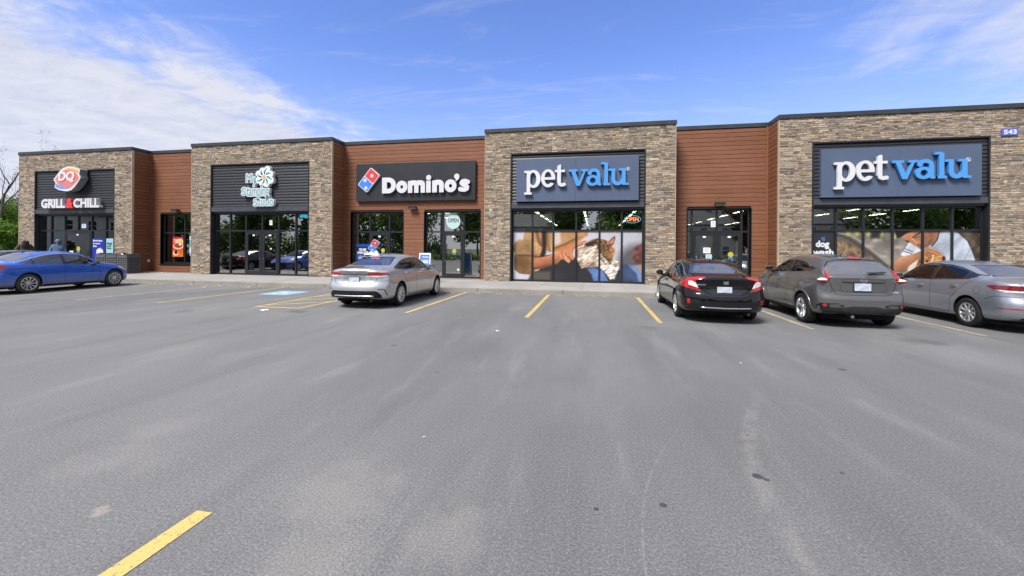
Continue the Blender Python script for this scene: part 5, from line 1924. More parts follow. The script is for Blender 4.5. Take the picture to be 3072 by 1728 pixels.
def wheel_part(root, x, y, R, rim_r, width, style, name='wheel', tyre='tyre'):
    sg = 1 if y > 0 else -1
    e = empty(name, (x, y, R), parent=root)
    w = width / 2
    prof = [(rim_r - .01, -w * .9), (rim_r + .012, -w), (R - .06, -w * 1.02), (R - .022, -w * .93), (R - .004, -w * .72), (R, -w * .3), (R, w * .3), (R - .004, w * .72), (R - .022, w * .93), (R - .06, w * 1.02), (rim_r + .012, w), (rim_r - .01, w * .9)]
    t = MB().lathe(prof, 40, 'y')
    for q in (-.55, -.18, .18, .55):   # tread grooves
        pass
    to = t.build('tyre', tyre, e, True)
    out = sg * w
    mb = MB()
    # barrel and lip
    pr = [(rim_r + .012, out * .97), (rim_r + .004, out * 1.005), (rim_r - .012, out * .96), (rim_r - .022, out * .55), (rim_r - .03, -out * .6)]
    mb.lathe(pr, 40, 'y')
    n, kind = style
    yo, yi = out * .93, out * .55
    def bar(a0, r0, w0, a1, r1, w1, th=.05, d0=0, d1=0):
        c0 = Vector((math.cos(a0), 0, math.sin(a0))) * r0; c1 = Vector((math.cos(a1), 0, math.sin(a1))) * r1
        dd = (c1 - c0).normalized(); nn = Vector((-dd.z, 0, dd.x))
        V = []
        for c, ww, dy in ((c0, w0, d0), (c1, w1, d1)):
            for q, yy in ((-1, yo - sg * .012), (-.55, yo), (.55, yo), (1, yo - sg * .012), (1, yo - sg * th), (-1, yo - sg * th)):
                V.append(c + nn * ww * q + Vector((0, yy - dy * sg, 0)))
        F = [(i, (i + 1) % 6, (i + 1) % 6 + 6, i + 6) for i in range(6)] + [(0, 1, 2, 3, 4, 5), (11, 10, 9, 8, 7, 6)]
        mb.add(V, F)
    for k in range(n):
        a = 2 * math.pi * k / n + .3
        if kind == 'twin':
            for q in (-1, 1):
                bar(a + q * .10, .05, .020, a + q * .17, rim_r - .012, .016, .05, .02, 0)
        elif kind == 'swirl':
            bar(a, .05, .012, a + .42, rim_r - .012, .028, .04, .015, 0)
        elif kind == 'cover':
            bar(a, .06, .020, a + .10, rim_r - .012, .036, .035, .01, 0)
        else:
            bar(a, .05, .026, a, rim_r - .012, .020, .05, .02, 0)
    mb.lathe([(0, yo - sg * .004), (.045, yo - sg * .004), (.062, yo - sg * .02), (.075, yo - sg * .06)], 20, 'y')
    rm = mb.build('rim', 'satin_silver', e, True)
    bmx = bmesh.new(); bmx.from_mesh(rm.data); bmesh.ops.recalc_face_normals(bmx, faces=bmx.faces[:]); bmx.to_mesh(rm.data); bmx.free()
    MB().lathe([(0, out * .2), (rim_r - .02, out * .2), (rim_r - .02, out * .1)], 28, 'y').build('brake_disc', 'brake_dark', e)
    return e

def make_car(S):
    C = Car(S)
    C.build_body()
    root = empty(S['name'], (0, 0, 0))
    C.root = root
    body = bpy.data.objects.new('body', C.me0); link(body, root)
    C.me0.materials.append(MATS[S['paint']]); C.me0.materials.append(MATS['car_inside'])
    C.cut(body, S['side_glass'], S['rear_glass'], S['front_glass'])
    R = S['tyre_r']
    for cx in (0, S['wb_len']):
        for sg in (1, -1):
            wheel_part(root, cx, sg * (S['track'] / 2), R, S['rim_r'], .205, S['wheel'], tyre=S.get('tyre', 'tyre'))
    # glass
    for v in ('L', 'R'):
        tm = S.get('trim_poly')
        for i, poly in enumerate(S['side_glass']):
            C.patch('side_window', S.get('side_glass_mat', 'car_glass'), v, poly, -.004, 0, 16, 5)
        for pts in S.get('pillars', []):
            C.patch('pillar_trim', 'car_gloss_black', v, pts, .002, .012, 4, 6)
        for pts, mm, w in S.get('side_strips', []):
            C.strip('window_trim', mm, v, pts, w, .004, n=8, thick=.008)
        for pts in S.get('seams', []):
            C.strip('door_seam', 'seam', v, pts, .009, .0012, n=10)
        for (hx, hz) in S['handles']:
            p, n = C.hit(v, hx, hz); n = C.smooth_n(p)
            h = MB()
            sy = 1 if v == 'L' else -1
            h.tube([(hx - .085, p.y - sy * .004, hz), (hx - .07, p.y + sy * .030, hz + .004), (hx + .07, p.y + sy * .030, hz + .006), (hx + .085, p.y - sy * .004, hz + .002)], [.012, .015, .015, .012], 8)
            h.build('door_handle', S.get('handle_mat', S['paint']), root, True)
        # mirror
        mx, mz = S['mirror']
        p, n = C.hit(v, mx, mz - .03)
        sy = 1 if v == 'L' else -1
        y0 = p.y
        mb = MB()
        bm = bmesh.new()
        bmesh.ops.create_uvsphere(bm, u_segments=16, v_segments=10, radius=1)
        for q in bm.verts:
            c = q.co
            fx = max(c.x, -.35)
            q.co = Vector((mx - .02 + fx * .085, y0 + sy * .135 + c.y * .105, mz + .055 + c.z * .072))
        bm.verts.index_update()
        mb.add([q.co[:] for q in bm.verts], [[q.index for q in f.verts] for f in bm.faces])
        bm.free()
        mo = mb.build('wing_mirror', S.get('mirror_mat', S['paint']), root, True)
        bmx = bmesh.new(); bmx.from_mesh(mo.data); bmesh.ops.recalc_face_normals(bmx, faces=bmx.faces[:]); bmx.to_mesh(mo.data); bmx.free()
        MB().tube([(mx + .03, y0 - sy * .01, mz - .03), (mx + .0, y0 + sy * .10, mz + .01)], [.035, .02], 8).build('mirror_arm', 'car_trim', mo, True)
        g_ = [(mx - .0515, y0 + sy * .135 + a, mz + .055 + b_) for a, b_ in ((-.082, -.045), (.082, -.045), (.088, .03), (.06, .056), (-.06, .056), (-.088, .03))]
        mesh('mirror_face', g_, [tuple(range(5, -1, -1))], 'mirror_glass', mo)
    C.patch('rear_window', S.get('rear_glass_mat', 'car_glass_rear'), 'B', S['rear_glass'], -.004, 0, 18, 7)
    C.patch('windscreen', 'car_glass', 'F', S['front_glass'], -.004, 0, 18, 7)
    # interior
    st = S.get('seats', (1.55, .72))
    for sy in (.36, -.36):
        m_ = MB()
        xq = st[0]
        m_.box(xq - .48, xq, sy - .23, sy + .23, .58, .62, 0, .01)
        m_.prism([(0, 0)] * 0 or [(xq - .50, .60), (xq - .38, .60), (xq - .50, 1.09), (xq - .62, 1.09)], sy - .22, sy + .22)
        m_.box(xq - .66, xq - .57, sy - .13, sy + .13, 1.11, 1.11 + .17, 0, .03)
        m_.build('seat', 'seat_cloth', root)
    xq = st[1]
    m_ = MB().prism([(xq - .50, .60), (xq - .38, .60), (xq - .52, 1.02), (xq - .64, 1.02)], -.60, .60)
    for sy in (.36, -.36):
        m_.box(xq - .68, xq - .58, sy - .13, sy + .13, 1.03, 1.15, 0, .03)
    m_.build('rear_seat', 'seat_cloth', root)
    xd = S.get('dash', 2.12)
    MB().box(xd - .1, xd + .25, -.66, .66, .60, .90, 0, .03).build('dashboard', 'car_trim', root)
    mb = MB()
    pts = [(xd - .17 + .05 * math.sin(a), .36 + .18 * math.cos(a), .92 + .18 * math.sin(a)) for a in np.linspace(0, 2 * math.pi, 21)]
    mb.tube(pts, .014, 6, caps=False)
    mb.build('steering_wheel', 'car_trim', root, True)
    S['extra'](C, root)
    # underside
    MB().box(C.x0 + .35, C.x1 - .45, -.62, .62, .17, .26).build('underbody', 'car_inside', root)
    return C, root

def place(root, x, y, heading, scale, label, cat='car'):
    """origin: rear axle on the ground; heading 0 = nose towards +Y"""
    root.location = (x, y, 0)
    root.rotation_euler = (0, 0, rad(90) - rad(heading))
    root.scale = (scale, scale, scale)
    tag(root, label, cat, 'cars parked on the lot')

def mirror_poly(p): return [(-a, b) for a, b in p]

def plate(C, root, y, z, w=.305, h=.155, frame=True):
    p, n = C.hit('B', y, z)
    e = MB().box(-.006, .004, -w / 2 - .012, w / 2 + .012, -h / 2 - .012, h / 2 + .012, 0, .003).build('number_plate', 'car_trim', root)
    e.location = (p.x - .014, y, z)
    q = mesh('plate_face', [(-.0075, -w / 2, -h / 2), (-.0075, w / 2, -h / 2), (-.0075, w / 2, h / 2), (-.0075, -w / 2, h / 2)], [(3, 2, 1, 0)], 'plate_white', e)
    return e

def badge(C, root, y, z, kind):
    p, n = C.hit('B', y, z)
    g = Grid(-.09, .09, -.07, .07, .003)
    if kind == 'h':
        F = U(SUB(g.box(-.052, .052, -.045, .045, .022), g.box(-.042, .042, -.035, .035, .016)), g.poly([(-.036, .036), (-.016, .036), (-.012, .006), (.012, .006), (.016, .036), (.036, .036), (.026, -.034), (.010, -.034), (.007, -.010), (-.007, -.010), (-.010, -.034), (-.026, -.034)]))
    elif kind == 'ovals':
        F = U(SUB(g.ell(0, 0, .062, .042), g.ell(0, 0, .054, .034)), SUB(g.ell(0, .008, .020, .032), g.ell(0, .008, .014, .026)), SUB(g.ell(0, .016, .046, .017), g.ell(0, .016, .040, .011)))
    elif kind == 'ring':
        F = U(SUB(g.ell(0, 0, .058, .052), g.ell(0, 0, .046, .040)), g.box(-.078, .078, -.011, .011))
    else:
        F = U(SUB(g.ell(0, 0, .064, .036), g.ell(0, 0, .054, .027)), g.cap([(-.028, -.02), (-.012, .02)], .007), g.cap([(.012, -.02), (.028, .02)], .007), g.cap([(-.022, .0), (.022, .004)], .006))
    v, f = solid_from_loops(contours(g, F), .008)
    # face backwards (-x): local x of the drawing runs to car right (-y)
    o = mesh('badge', [(p.x - .002 + yy, y - xx, z + zz) for xx, yy, zz in v], f, 'chrome', root)
    return o

def script(C, root, txt, ya, yb, z0, z1, m='chrome', sh=.15, name='badge_lettering'):
    """lettering on the rear, reading left (car left, +y) to right"""
    L = bold(fit(text_loops(txt, shear=sh), 0, abs(yb - ya), 0, z1 - z0), .003, (z1 - z0) / 22)
    v, f = solid_from_loops(L, .004)
    out = []
    for xx, yy, zz in v:
        p, n = C.hit('B', ya - xx, z0 + zz)
        out.append((p.x - .001 + yy, ya - xx, z0 + zz))
    return mesh(name, out, f, m, root)
REAR_SEDAN = [(.15, .16), (.25, .06), (.36, .012), (.48, 0), (.58, .012), (.66, .045), (.72, .085), (.82, .095), (.92, .075), (1.0, .035), (1.06, .02), (1.5, .02)]
FRONT_SEDAN = [(.10, -.12), (.2, -.04), (.35, 0), (.5, -.01), (.62, -.05), (.8, -.16), (1.2, -.2)]
def sedan_common(C, root, S):
    # wheel-arch liners darken the wells; head lamps
    for v in ('L', 'R'):
        C.patch('head_lamp', 'lamp_clear', v, S['head_lamp'], .003, .012, 12, 4)
    C.patch('front_grille', 'car_trim', 'F', [(-.55, .30), (.55, .30), (.62, .44), (.5, .60), (-.5, .60), (-.62, .44)], .003, .012, 14, 5)
    # shark fin
    mb = MB()
    x = .45
    z = float(C.f['zc'](x))
    mb.add([(x - .09, -.02, z - .01), (x - .09, .02, z - .01), (x + .10, .012, z - .005), (x + .10, -.012, z - .005), (x - .085, 0, z + .045)], [(0, 1, 4), (1, 2, 4), (2, 3, 4), (3, 0, 4)])
    mb.build('roof_aerial', S['paint'], root)
    # exhaust
    MB().tube([(C.x0 + .35, -.45, .25), (C.x0 + .10, -.47, .235)], .032, 10).build('exhaust_pipe', 'brake_dark', root, True)
    # inner rear door line, fuel cap
    C.strip('bumper_seam', 'seam', 'L', [(-.42, .66), (-.62, .735), (-.9, .74)], .008)
    C.strip('bumper_seam', 'seam', 'R', [(-.42, .66), (-.62, .735), (-.9, .74)], .008)

SEAMS = [[(1.04, .95), (1.02, .62), (1.04, .27)], [(.13, .98), (.16, .90), (.24, .78), (.42, .62), (.46, .40), (.52, .27)], [(2.08, .92), (2.16, .75), (2.20, .55), (2.16, .36), (2.08, .27)], [(.52, .262), (2.08, .258)]]

def civic_extra(S):
    def ex(C, root):
        sedan_common(C, root, S)
        for sg in (1, -1):
            M = (lambda p: p) if sg > 0 else mirror_poly
            C.patch('tail_lamp', 'lamp_red', 'B', M([(.40, 1.03), (.44, 1.0), (.70, .945), (.80, .925), (.80, .985), (.70, 1.005), (.55, 1.03)]), .012, .012, 12, 3)
            C.patch('tail_lamp', 'lamp_red', 'B', M([(.735, .985), (.80, .965), (.845, .94), (.845, .80), (.80, .80), (.735, .80)]), .012, .012, 8, 6)
            C.patch('tail_lamp', 'lamp_red', 'B', M([(.50, .715), (.62, .74), (.80, .795), (.80, .87), (.70, .845), (.53, .765)]), .012, .012, 12, 3)
            C.patch('reverse_lamp', 'lamp_clear', 'B', M([(.55, .79), (.60, .90), (.66, .945), (.735, .935), (.735, .855), (.65, .825)]), .016, .02, 10, 4)
            v = 'L' if sg > 0 else 'R'
            C.patch('tail_lamp', 'lamp_red', v, [(-.46, .905), (-.60, .945), (-.90, .965), (-.90, .79), (-.62, .85)], .010, .012, 10, 5)
            C.patch('reflector', 'lamp_red', 'B', M([(.715, .445), (.765, .44), (.775, .545), (.725, .55)]), .010, .012, 4, 4)
            C.patch('bumper_vent', 'car_trim', 'B', M([(.50, .50), (.70, .55), (.705, .44), (.56, .43)]), .003, .012, 8, 4)
            C.strip('trunk_seam', 'seam', 'B', M([(.40, 1.02), (.53, .77), (.46, .68), (.34, .625)]), .010)
        C.patch('plate_recess', 'car_trim' if S['paint'] != 'paint_black' else 'car_gloss_black', 'B', [(-.45, .765), (-.30, .835), (.30, .835), (.45, .765), (.28, .645), (-.28, .645)], .002, .012, 16, 4)
        plate(C, root, .03, .75)
        C.strip('trunk_seam', 'seam', 'B', [(-.34, .625), (.34, .625)], .012)
        C.strip('chrome_strip', 'chrome', 'B', [(-.52, .372), (0, .362), (.52, .372)], .026, .012, thick=.014)
        C.patch('valance', 'car_trim', 'B', [(-.60, .345), (.60, .345), (.52, .285), (-.52, .285)], .004, .012, 14, 3)
        badge(C, root, 0.0, .925, 'h')
        script(C, root, 'CIVIC', .585, .405, .850, .876)
        for v in ('L', 'R'):
            C.patch('rocker', 'car_trim', v, [(.40, .20), (2.30, .19), (2.30, .245), (.40, .255)], .003, .012, 20, 2)
            C.patch('side_marker', 'lamp_amber', v, [(3.02, .655), (3.20, .60), (3.22, .635), (3.04, .69)], .006, .01, 6, 2)
    return ex

CIVIC = dict(x0=-1.05, x1=3.57, wb_len=2.70, tyre_r=.325, rim_r=.215, track=1.555, dR=.55, nR=3.0, dF=.9, nF=2.6, zs=.62,
    zbot=[(-1.05, .30), (-.7, .24), (0, .19), (2.7, .17), (3.2, .19), (3.57, .25)],
    zc=[(-1.05, .99), (-.98, 1.035), (-.85, 1.045), (-.60, 1.056), (-.40, 1.080), (-.28, 1.118), (.26, 1.338), (.42, 1.372), (.75, 1.405), (1.15, 1.416), (1.5, 1.40), (1.75, 1.345), (2.1, 1.19), (2.5, 1.0), (2.62, .965), (2.95, .915), (3.25, .84), (3.45, .74), (3.57, .66)],
    zb=[(-1.05, .925), (-.6, .965), (0, .965), (.8, .945), (1.6, .92), (2.2, .895), (2.6, .875), (3.0, .82), (3.3, .73), (3.57, .60)],
    wb=[(-1.05, .80), (-.5, .80), (0, .80), (.8, .815), (1.6, .825), (2.3, .80), (2.8, .76), (3.3, .72), (3.57, .70)],
    ws=[(-1.05, .86), (-.4, .885), (.6, .875), (1.4, .87), (2.4, .885), (3.0, .88), (3.57, .84)],
    zr=[(-1.05, .955), (-.95, 1.005), (-.6, 1.025), (-.35, 1.045), (0, 1.15), (.4, 1.265), (.8, 1.325), (1.15, 1.345), (1.5, 1.325), (1.75, 1.255), (2.1, 1.09), (2.45, .935), (2.6, .91), (3.0, .855), (3.3, .77), (3.57, .62)],
    wr=[(-1.05, .70), (-.6, .66), (-.2, .62), (.3, .575), (.9, .565), (1.4, .57), (1.8, .60), (2.2, .655), (2.5, .69), (3.0, .66), (3.57, .56)],
    rear=REAR_SEDAN, front=FRONT_SEDAN, cabin=(-.32, 2.5), rear_cut=.7, front_cut=1.4,
    side_glass=[[(1.10, .955), (2.02, .930), (2.05, .955), (1.85, 1.155), (1.6, 1.265), (1.4, 1.295), (1.10, 1.300)],
                [(.20, .99), (1.0, .96), (1.0, 1.300), (.75, 1.280), (.5, 1.24), (.30, 1.19), (.20, 1.155)],
                [(-.22, 1.01), (.14, .992), (.14, 1.13), (-.02, 1.08)]],
    pillars=[[(1.005, .955), (1.095, .953), (1.095, 1.302), (1.005, 1.302)], [(.145, .99), (.195, .988), (.195, 1.155), (.145, 1.128)]],
    rear_glass=[(-.62, 1.09), (.62, 1.09), (.60, 1.115), (.48, 1.30), (.40, 1.315), (-.40, 1.315), (-.48, 1.30), (-.60, 1.115)],
    front_glass=[(-.68, 1.01), (.68, 1.01), (.52, 1.345), (-.52, 1.345)],
    seams=SEAMS, handles=[(.42, .875), (1.36, .83)], mirror=(1.98, .93), wheel=(5, 'twin'),
    head_lamp=[(2.85, .80), (3.1, .775), (3.38, .66), (3.30, .63), (3.0, .70)])

def variant(base, **kw):
    d = dict(base); d.update(kw); return d

# blue sedan at the far left
S = variant(CIVIC, name='parked_car', paint='paint_blue', wheel=(10, 'swirl'), tyre='tyre_dusty', side_glass_mat='car_glass_dark', handle_mat='paint_blue', mirror_mat='car_gloss_black',
            side_strips=[([(-.30, 1.03), (-.02, 1.10), (.2, 1.175), (.5, 1.258), (.8, 1.308), (1.15, 1.325), (1.4, 1.318), (1.62, 1.285), (1.85, 1.18)], 'satin_silver', .032)])
S['extra'] = civic_extra(S)
CB, blue_root = make_car(S)
for sg in (1, -1):
    for x_ in (-.36, 2.38):
        box('mud_flap', x_ - .012, x_, sg * .72 - .10, sg * .72 + .10, .14, .36, 'car_trim_grey', blue_root)
place(blue_root, -18.62, 10.03, -4.5, .955, 'dusty blue sedan parked nose-in before the restaurant')

# black sedan
S = variant(CIVIC, name='parked_car', paint='paint_black', wheel=(5, 'twin')  )
S['extra'] = civic_extra(S)
CK, black_root = make_car(S)
for sg in (1, -1):
    box('mud_flap', -.372, -.36, sg * .73 - .10, sg * .73 + .10, .13, .40, 'car_trim', black_root)
CK.strip('roof_trim', 'satin_silver', 'L', [(-.30, 1.03), (-.02, 1.10), (.2, 1.175), (.5, 1.258), (.8, 1.308), (1.15, 1.325), (1.4, 1.318), (1.62, 1.285)], .016, .004)
place(black_root, 2.72, 10.27, 0.0, .95, 'glossy black sedan with red claw-shaped tail lamps')

# silver sedan
def corolla_extra(S):
    def ex(C, root):
        sedan_common(C, root, S)
        for sg in (1, -1):
            M = (lambda p: p) if sg > 0 else mirror_poly
            v = 'L' if sg > 0 else 'R'
            C.patch('tail_lamp', 'lamp_red', 'B', M([(.34, .905), (.42, .955), (.60, .965), (.84, .95), (.84, .885), (.62, .885), (.40, .885)]), .010, .012, 14, 3)
            C.patch('reverse_lamp', 'lamp_clear', 'B', M([(.42, .884), (.60, .884), (.80, .884), (.80, .855), (.62, .835), (.50, .84)]), .008, .012, 12, 3)
            C.patch('tail_lamp', 'lamp_red', v, [(-.66, .90), (-.76, .945), (-.90, .958), (-.90, .885), (-.80, .878)], .010, .012, 8, 4)
            C.patch('reverse_lamp', 'lamp_clear', v, [(-.76, .872), (-.80, .877), (-.90, .884), (-.90, .85)], .006, .012, 6, 2)
            C.strip('bumper_vent', 'car_trim', 'B', M([(.66, .525), (.79, .525), (.825, .36)]), .016, .004)
            C.strip('bumper_slit', 'lamp_red_dark', 'B', M([(.80, .50), (.83, .37)]), .016, .006)
            C.strip('trunk_seam', 'seam', 'B', M([(.63, 1.0), (.615, .83), (.57, .70), (.48, .648)]), .010)
            C.patch('rocker', 'paint_silver', v, [(.40, .20), (2.30, .19), (2.30, .25), (.40, .26)], .012, .02, 20, 3)
        C.strip('trunk_seam', 'seam', 'B', [(-.48, .648), (.48, .648)], .012)
        C.patch('garnish', 'paint_garnish', 'B', [(-.345, .905), (.345, .905), (.42, .958), (.42, 1.0), (-.42, 1.0), (-.42, .958)], .003, .012, 18, 3)
        C.strip('garnish_line', 'car_trim', 'B', [(-.36, .897), (.36, .897)], .016, .004)
        C.patch('plate_recess', 'paint_garnish', 'B', [(-.36, .662), (.36, .662), (.28, .835), (-.28, .835)], .002, .012, 16, 4)
        plate(C, root, 0, .755, .30, .15)
        C.patch('valance', 'car_trim', 'B', [(-.60, .485), (.60, .485), (.66, .46), (.80, .295), (-.80, .295), (-.66, .46)], .004, .012, 20, 5)
        C.strip('valance_strip', 'satin_silver', 'B', [(-.56, .35), (0, .345), (.56, .35)], .034, .012, thick=.014)
        badge(C, root, 0, .965, 'ovals')
        script(C, root, 'COROLLA', .66, .48, .775, .797, 'sign_grey', 0)
        script(C, root, 'LE', -.42, -.50, .775, .797, 'sign_grey', 0)
        # rear-window sticker
        C.patch('window_sticker', 'sticker_blue', 'B', [(.06, 1.27), (.13, 1.27), (.12, 1.345), (.06, 1.345)], .002, .002, 3, 3)
        C.patch('window_sticker', 'print_red', 'B', [(-.03, 1.28), (.045, 1.28), (.045, 1.345), (-.03, 1.345)], .002, .002, 3, 3)
        C.strip('chrome_strip', 'chrome', 'R', [(-.2, 1.032), (.2, 1.005), (1.0, .975), (2.0, .945)], .014, .004)
        for sg in (1, -1):
            box('mud_flap', -.372, -.36, sg * .74 - .10, sg * .74 + .10, .13, .40, 'car_trim', root)
    return ex
mat('paint_garnish', (0.36, 0.37, 0.39), 0.35, 0.7, 0.6)
S = variant(CIVIC, name='parked_car', paint='paint_silver', x0=-1.0, x1=3.62, tyre_r=.32, rim_r=.21, wheel=(10, 'bar'),
    zc=[(-1.0, .995), (-.94, 1.06), (-.8, 1.078), (-.55, 1.092), (-.36, 1.115), (-.25, 1.150), (.27, 1.362), (.45, 1.395), (.75, 1.424), (1.1, 1.437), (1.45, 1.42), (1.75, 1.36), (2.1, 1.21), (2.5, 1.03), (2.65, .985), (3.0, .94), (3.3, .87), (3.5, .76), (3.62, .66)],
    zb=[(-1, .94), (-.5, .995), (0, .998), (.8, .98), (1.6, .95), (2.2, .925), (2.6, .90), (3.0, .85), (3.35, .75), (3.62, .60)],
    zr=[(-1.0, .97), (-.9, 1.01), (-.6, 1.035), (-.35, 1.075), (0, 1.18), (.4, 1.29), (.8, 1.345), (1.15, 1.365), (1.5, 1.345), (1.75, 1.275), (2.1, 1.11), (2.45, .955), (2.6, .93), (3.0, .88), (3.3, .79), (3.62, .62)],
    side_glass=[[(1.10, .985), (2.02, .955), (2.05, .98), (1.85, 1.175), (1.6, 1.285), (1.4, 1.315), (1.10, 1.322)],
                [(.20, 1.015), (1.0, .99), (1.0, 1.322), (.75, 1.305), (.5, 1.265), (.30, 1.215), (.20, 1.185)],
                [(-.22, 1.045), (.15, 1.02), (.15, 1.16), (-.02, 1.11)]],
    pillars=[[(1.005, .99), (1.095, .988), (1.095, 1.323), (1.005, 1.323)], [(.155, 1.02), (.195, 1.018), (.195, 1.18), (.155, 1.158)]],
    rear_glass=[(-.63, 1.12), (.63, 1.12), (.61, 1.145), (.49, 1.335), (.40, 1.35), (-.40, 1.35), (-.49, 1.335), (-.61, 1.145)],
    front_glass=[(-.68, 1.04), (.68, 1.04), (.52, 1.365), (-.52, 1.365)],
    handles=[(.42, .905), (1.36, .875)], mirror=(1.98, .96), mirror_mat='car_gloss_black', side_glass_mat='car_glass_dark',
    seams=[[(1.04, .98), (1.02, .62), (1.04, .27)], [(.13, 1.01), (.16, .92), (.24, .80), (.42, .62), (.46, .40), (.52, .27)], [(2.08, .95), (2.16, .75), (2.20, .55), (2.16, .36), (2.08, .27)], [(.52, .262), (2.08, .258)]])
S['extra'] = corolla_extra(S)
CS, silver_root = make_car(S)
place(silver_root, -5.90, 10.36, 0.0, .965, 'silver sedan with a pizza delivery sign on its roof')

# steel-grey sedan at the right edge
def elantra_extra(S):
    def ex(C, root):
        sedan_common(C, root, S)
        for sg in (1, -1):
            M = (lambda p: p) if sg > 0 else mirror_poly
            v = 'L' if sg > 0 else 'R'
            C.patch('tail_lamp', 'lamp_red_dark', 'B', M([(.34, .915), (.50, .945), (.84, .955), (.84, .865), (.60, .862), (.40, .865)]), .010, .012, 14, 4)
            C.patch('reverse_lamp', 'lamp_clear', 'B', M([(.46, .860), (.80, .860), (.80, .825), (.55, .825)]), .008, .012, 10, 2)
            C.patch('tail_lamp', 'lamp_red_dark', v, [(-.42, .935), (-.60, .958), (-.92, .955), (-.92, .865), (-.60, .872)], .010, .012, 12, 4)
            C.patch('reverse_lamp', 'lamp_clear', v, [(-.60, .868), (-.92, .860), (-.92, .825), (-.75, .835)], .008, .012, 8, 2)
            C.patch('reflector', 'lamp_red', 'B', M([(.40, .475), (.84, .50), (.84, .515), (.40, .497)]), .008, .012, 10, 2)
            C.patch('reflector', 'lamp_red', v, [(-.66, .510), (-.92, .500), (-.92, .518)], .008, .012, 6, 2)
            C.strip('trunk_seam', 'seam', 'B', M([(.63, 1.0), (.60, .83), (.55, .70), (.44, .64)]), .010)
            # fuel flap ring
            if sg > 0:
                C.strip('fuel_flap', 'seam', v, [(-.22 + .085 * math.cos(a), .82 + .085 * math.sin(a)) for a in np.linspace(0, 2 * math.pi, 15)], .006, n=2)
        C.patch('valance', 'car_trim', 'B', [(-.72, .29), (-.55, .37), (.55, .37), (.72, .29)], .004, .012, 16, 3)
        plate(C, root, 0, .76)
        badge(C, root, 0, .93, 'slant')
        script(C, root, 'ELANTRA', .62, .44, .74, .762)
    return ex
S = variant(CIVIC, name='parked_car', paint='paint_steel', x0=-1.03, x1=3.56, tyre_r=.318, rim_r=.200, wheel=(9, 'cover'), handle_mat='chrome', zs=.64,
    zc=[(-1.03, .985), (-.96, 1.04), (-.82, 1.052), (-.6, 1.068), (-.38, 1.098), (-.26, 1.136), (.27, 1.358), (.45, 1.392), (.8, 1.424), (1.15, 1.436), (1.5, 1.415), (1.75, 1.36), (2.1, 1.20), (2.5, 1.015), (2.62, .975), (3, .92), (3.3, .84), (3.56, .66)],
    zb=[(-1.03, .93), (-.5, 1.03), (0, 1.035), (.4, 1.01), (.8, .985), (1.6, .945), (2.2, .915), (2.6, .89), (3.0, .83), (3.35, .73), (3.56, .60)],
    zr=[(-1.03, .96), (-.9, 1.0), (-.6, 1.045), (-.35, 1.085), (0, 1.19), (.4, 1.29), (.8, 1.345), (1.15, 1.365), (1.5, 1.345), (1.75, 1.275), (2.1, 1.10), (2.45, .945), (2.6, .92), (3.0, .865), (3.3, .78), (3.56, .62)],
    side_glass=[[(1.10, .98), (2.02, .945), (2.05, .97), (1.85, 1.17), (1.6, 1.282), (1.4, 1.312), (1.10, 1.32)],
                [(.20, 1.04), (1.0, .99), (1.0, 1.32), (.75, 1.305), (.5, 1.262), (.30, 1.215), (.20, 1.185)]],
    pillars=[[(1.005, .985), (1.095, .983), (1.095, 1.322), (1.005, 1.322)], [(-.20, 1.115), (.0, 1.06), (.195, 1.04), (.195, 1.185), (.0, 1.135)]],
    rear_glass=[(-.63, 1.115), (.63, 1.115), (.61, 1.14), (.49, 1.33), (.40, 1.345), (-.40, 1.345), (-.49, 1.33), (-.61, 1.14)],
    front_glass=[(-.68, 1.03), (.68, 1.03), (.52, 1.365), (-.52, 1.365)],
    handles=[(.36, .875), (1.34, .82)], mirror=(1.98, .95),
    side_strips=[([(-.24, 1.125), (0, 1.145), (.2, 1.20), (.5, 1.28), (.8, 1.325), (1.15, 1.34), (1.4, 1.332), (1.62, 1.295), (1.85, 1.19), (2.06, .99)], 'car_gloss_black', .03), ([(.02, 1.05), (.2, 1.03), (1.0, .975), (2.05, .938)], 'car_gloss_black', .018)],
    seams=[[(1.05, .98), (1.03, .62), (1.06, .27)], [(-.20, 1.10), (.06, .95), (.28, .76), (.44, .58), (.47, .40), (.52, .27)], [(2.08, .95), (2.16, .75), (2.20, .55), (2.16, .36), (2.08, .27)], [(.52, .262), (2.08, .258)]])
S['extra'] = elantra_extra(S)
CE, steel_root = make_car(S)
place(steel_root, 8.50, 10.33, 0.0, .955, 'steel-grey sedan with the long dark red tail lamp, cut by the picture edge')

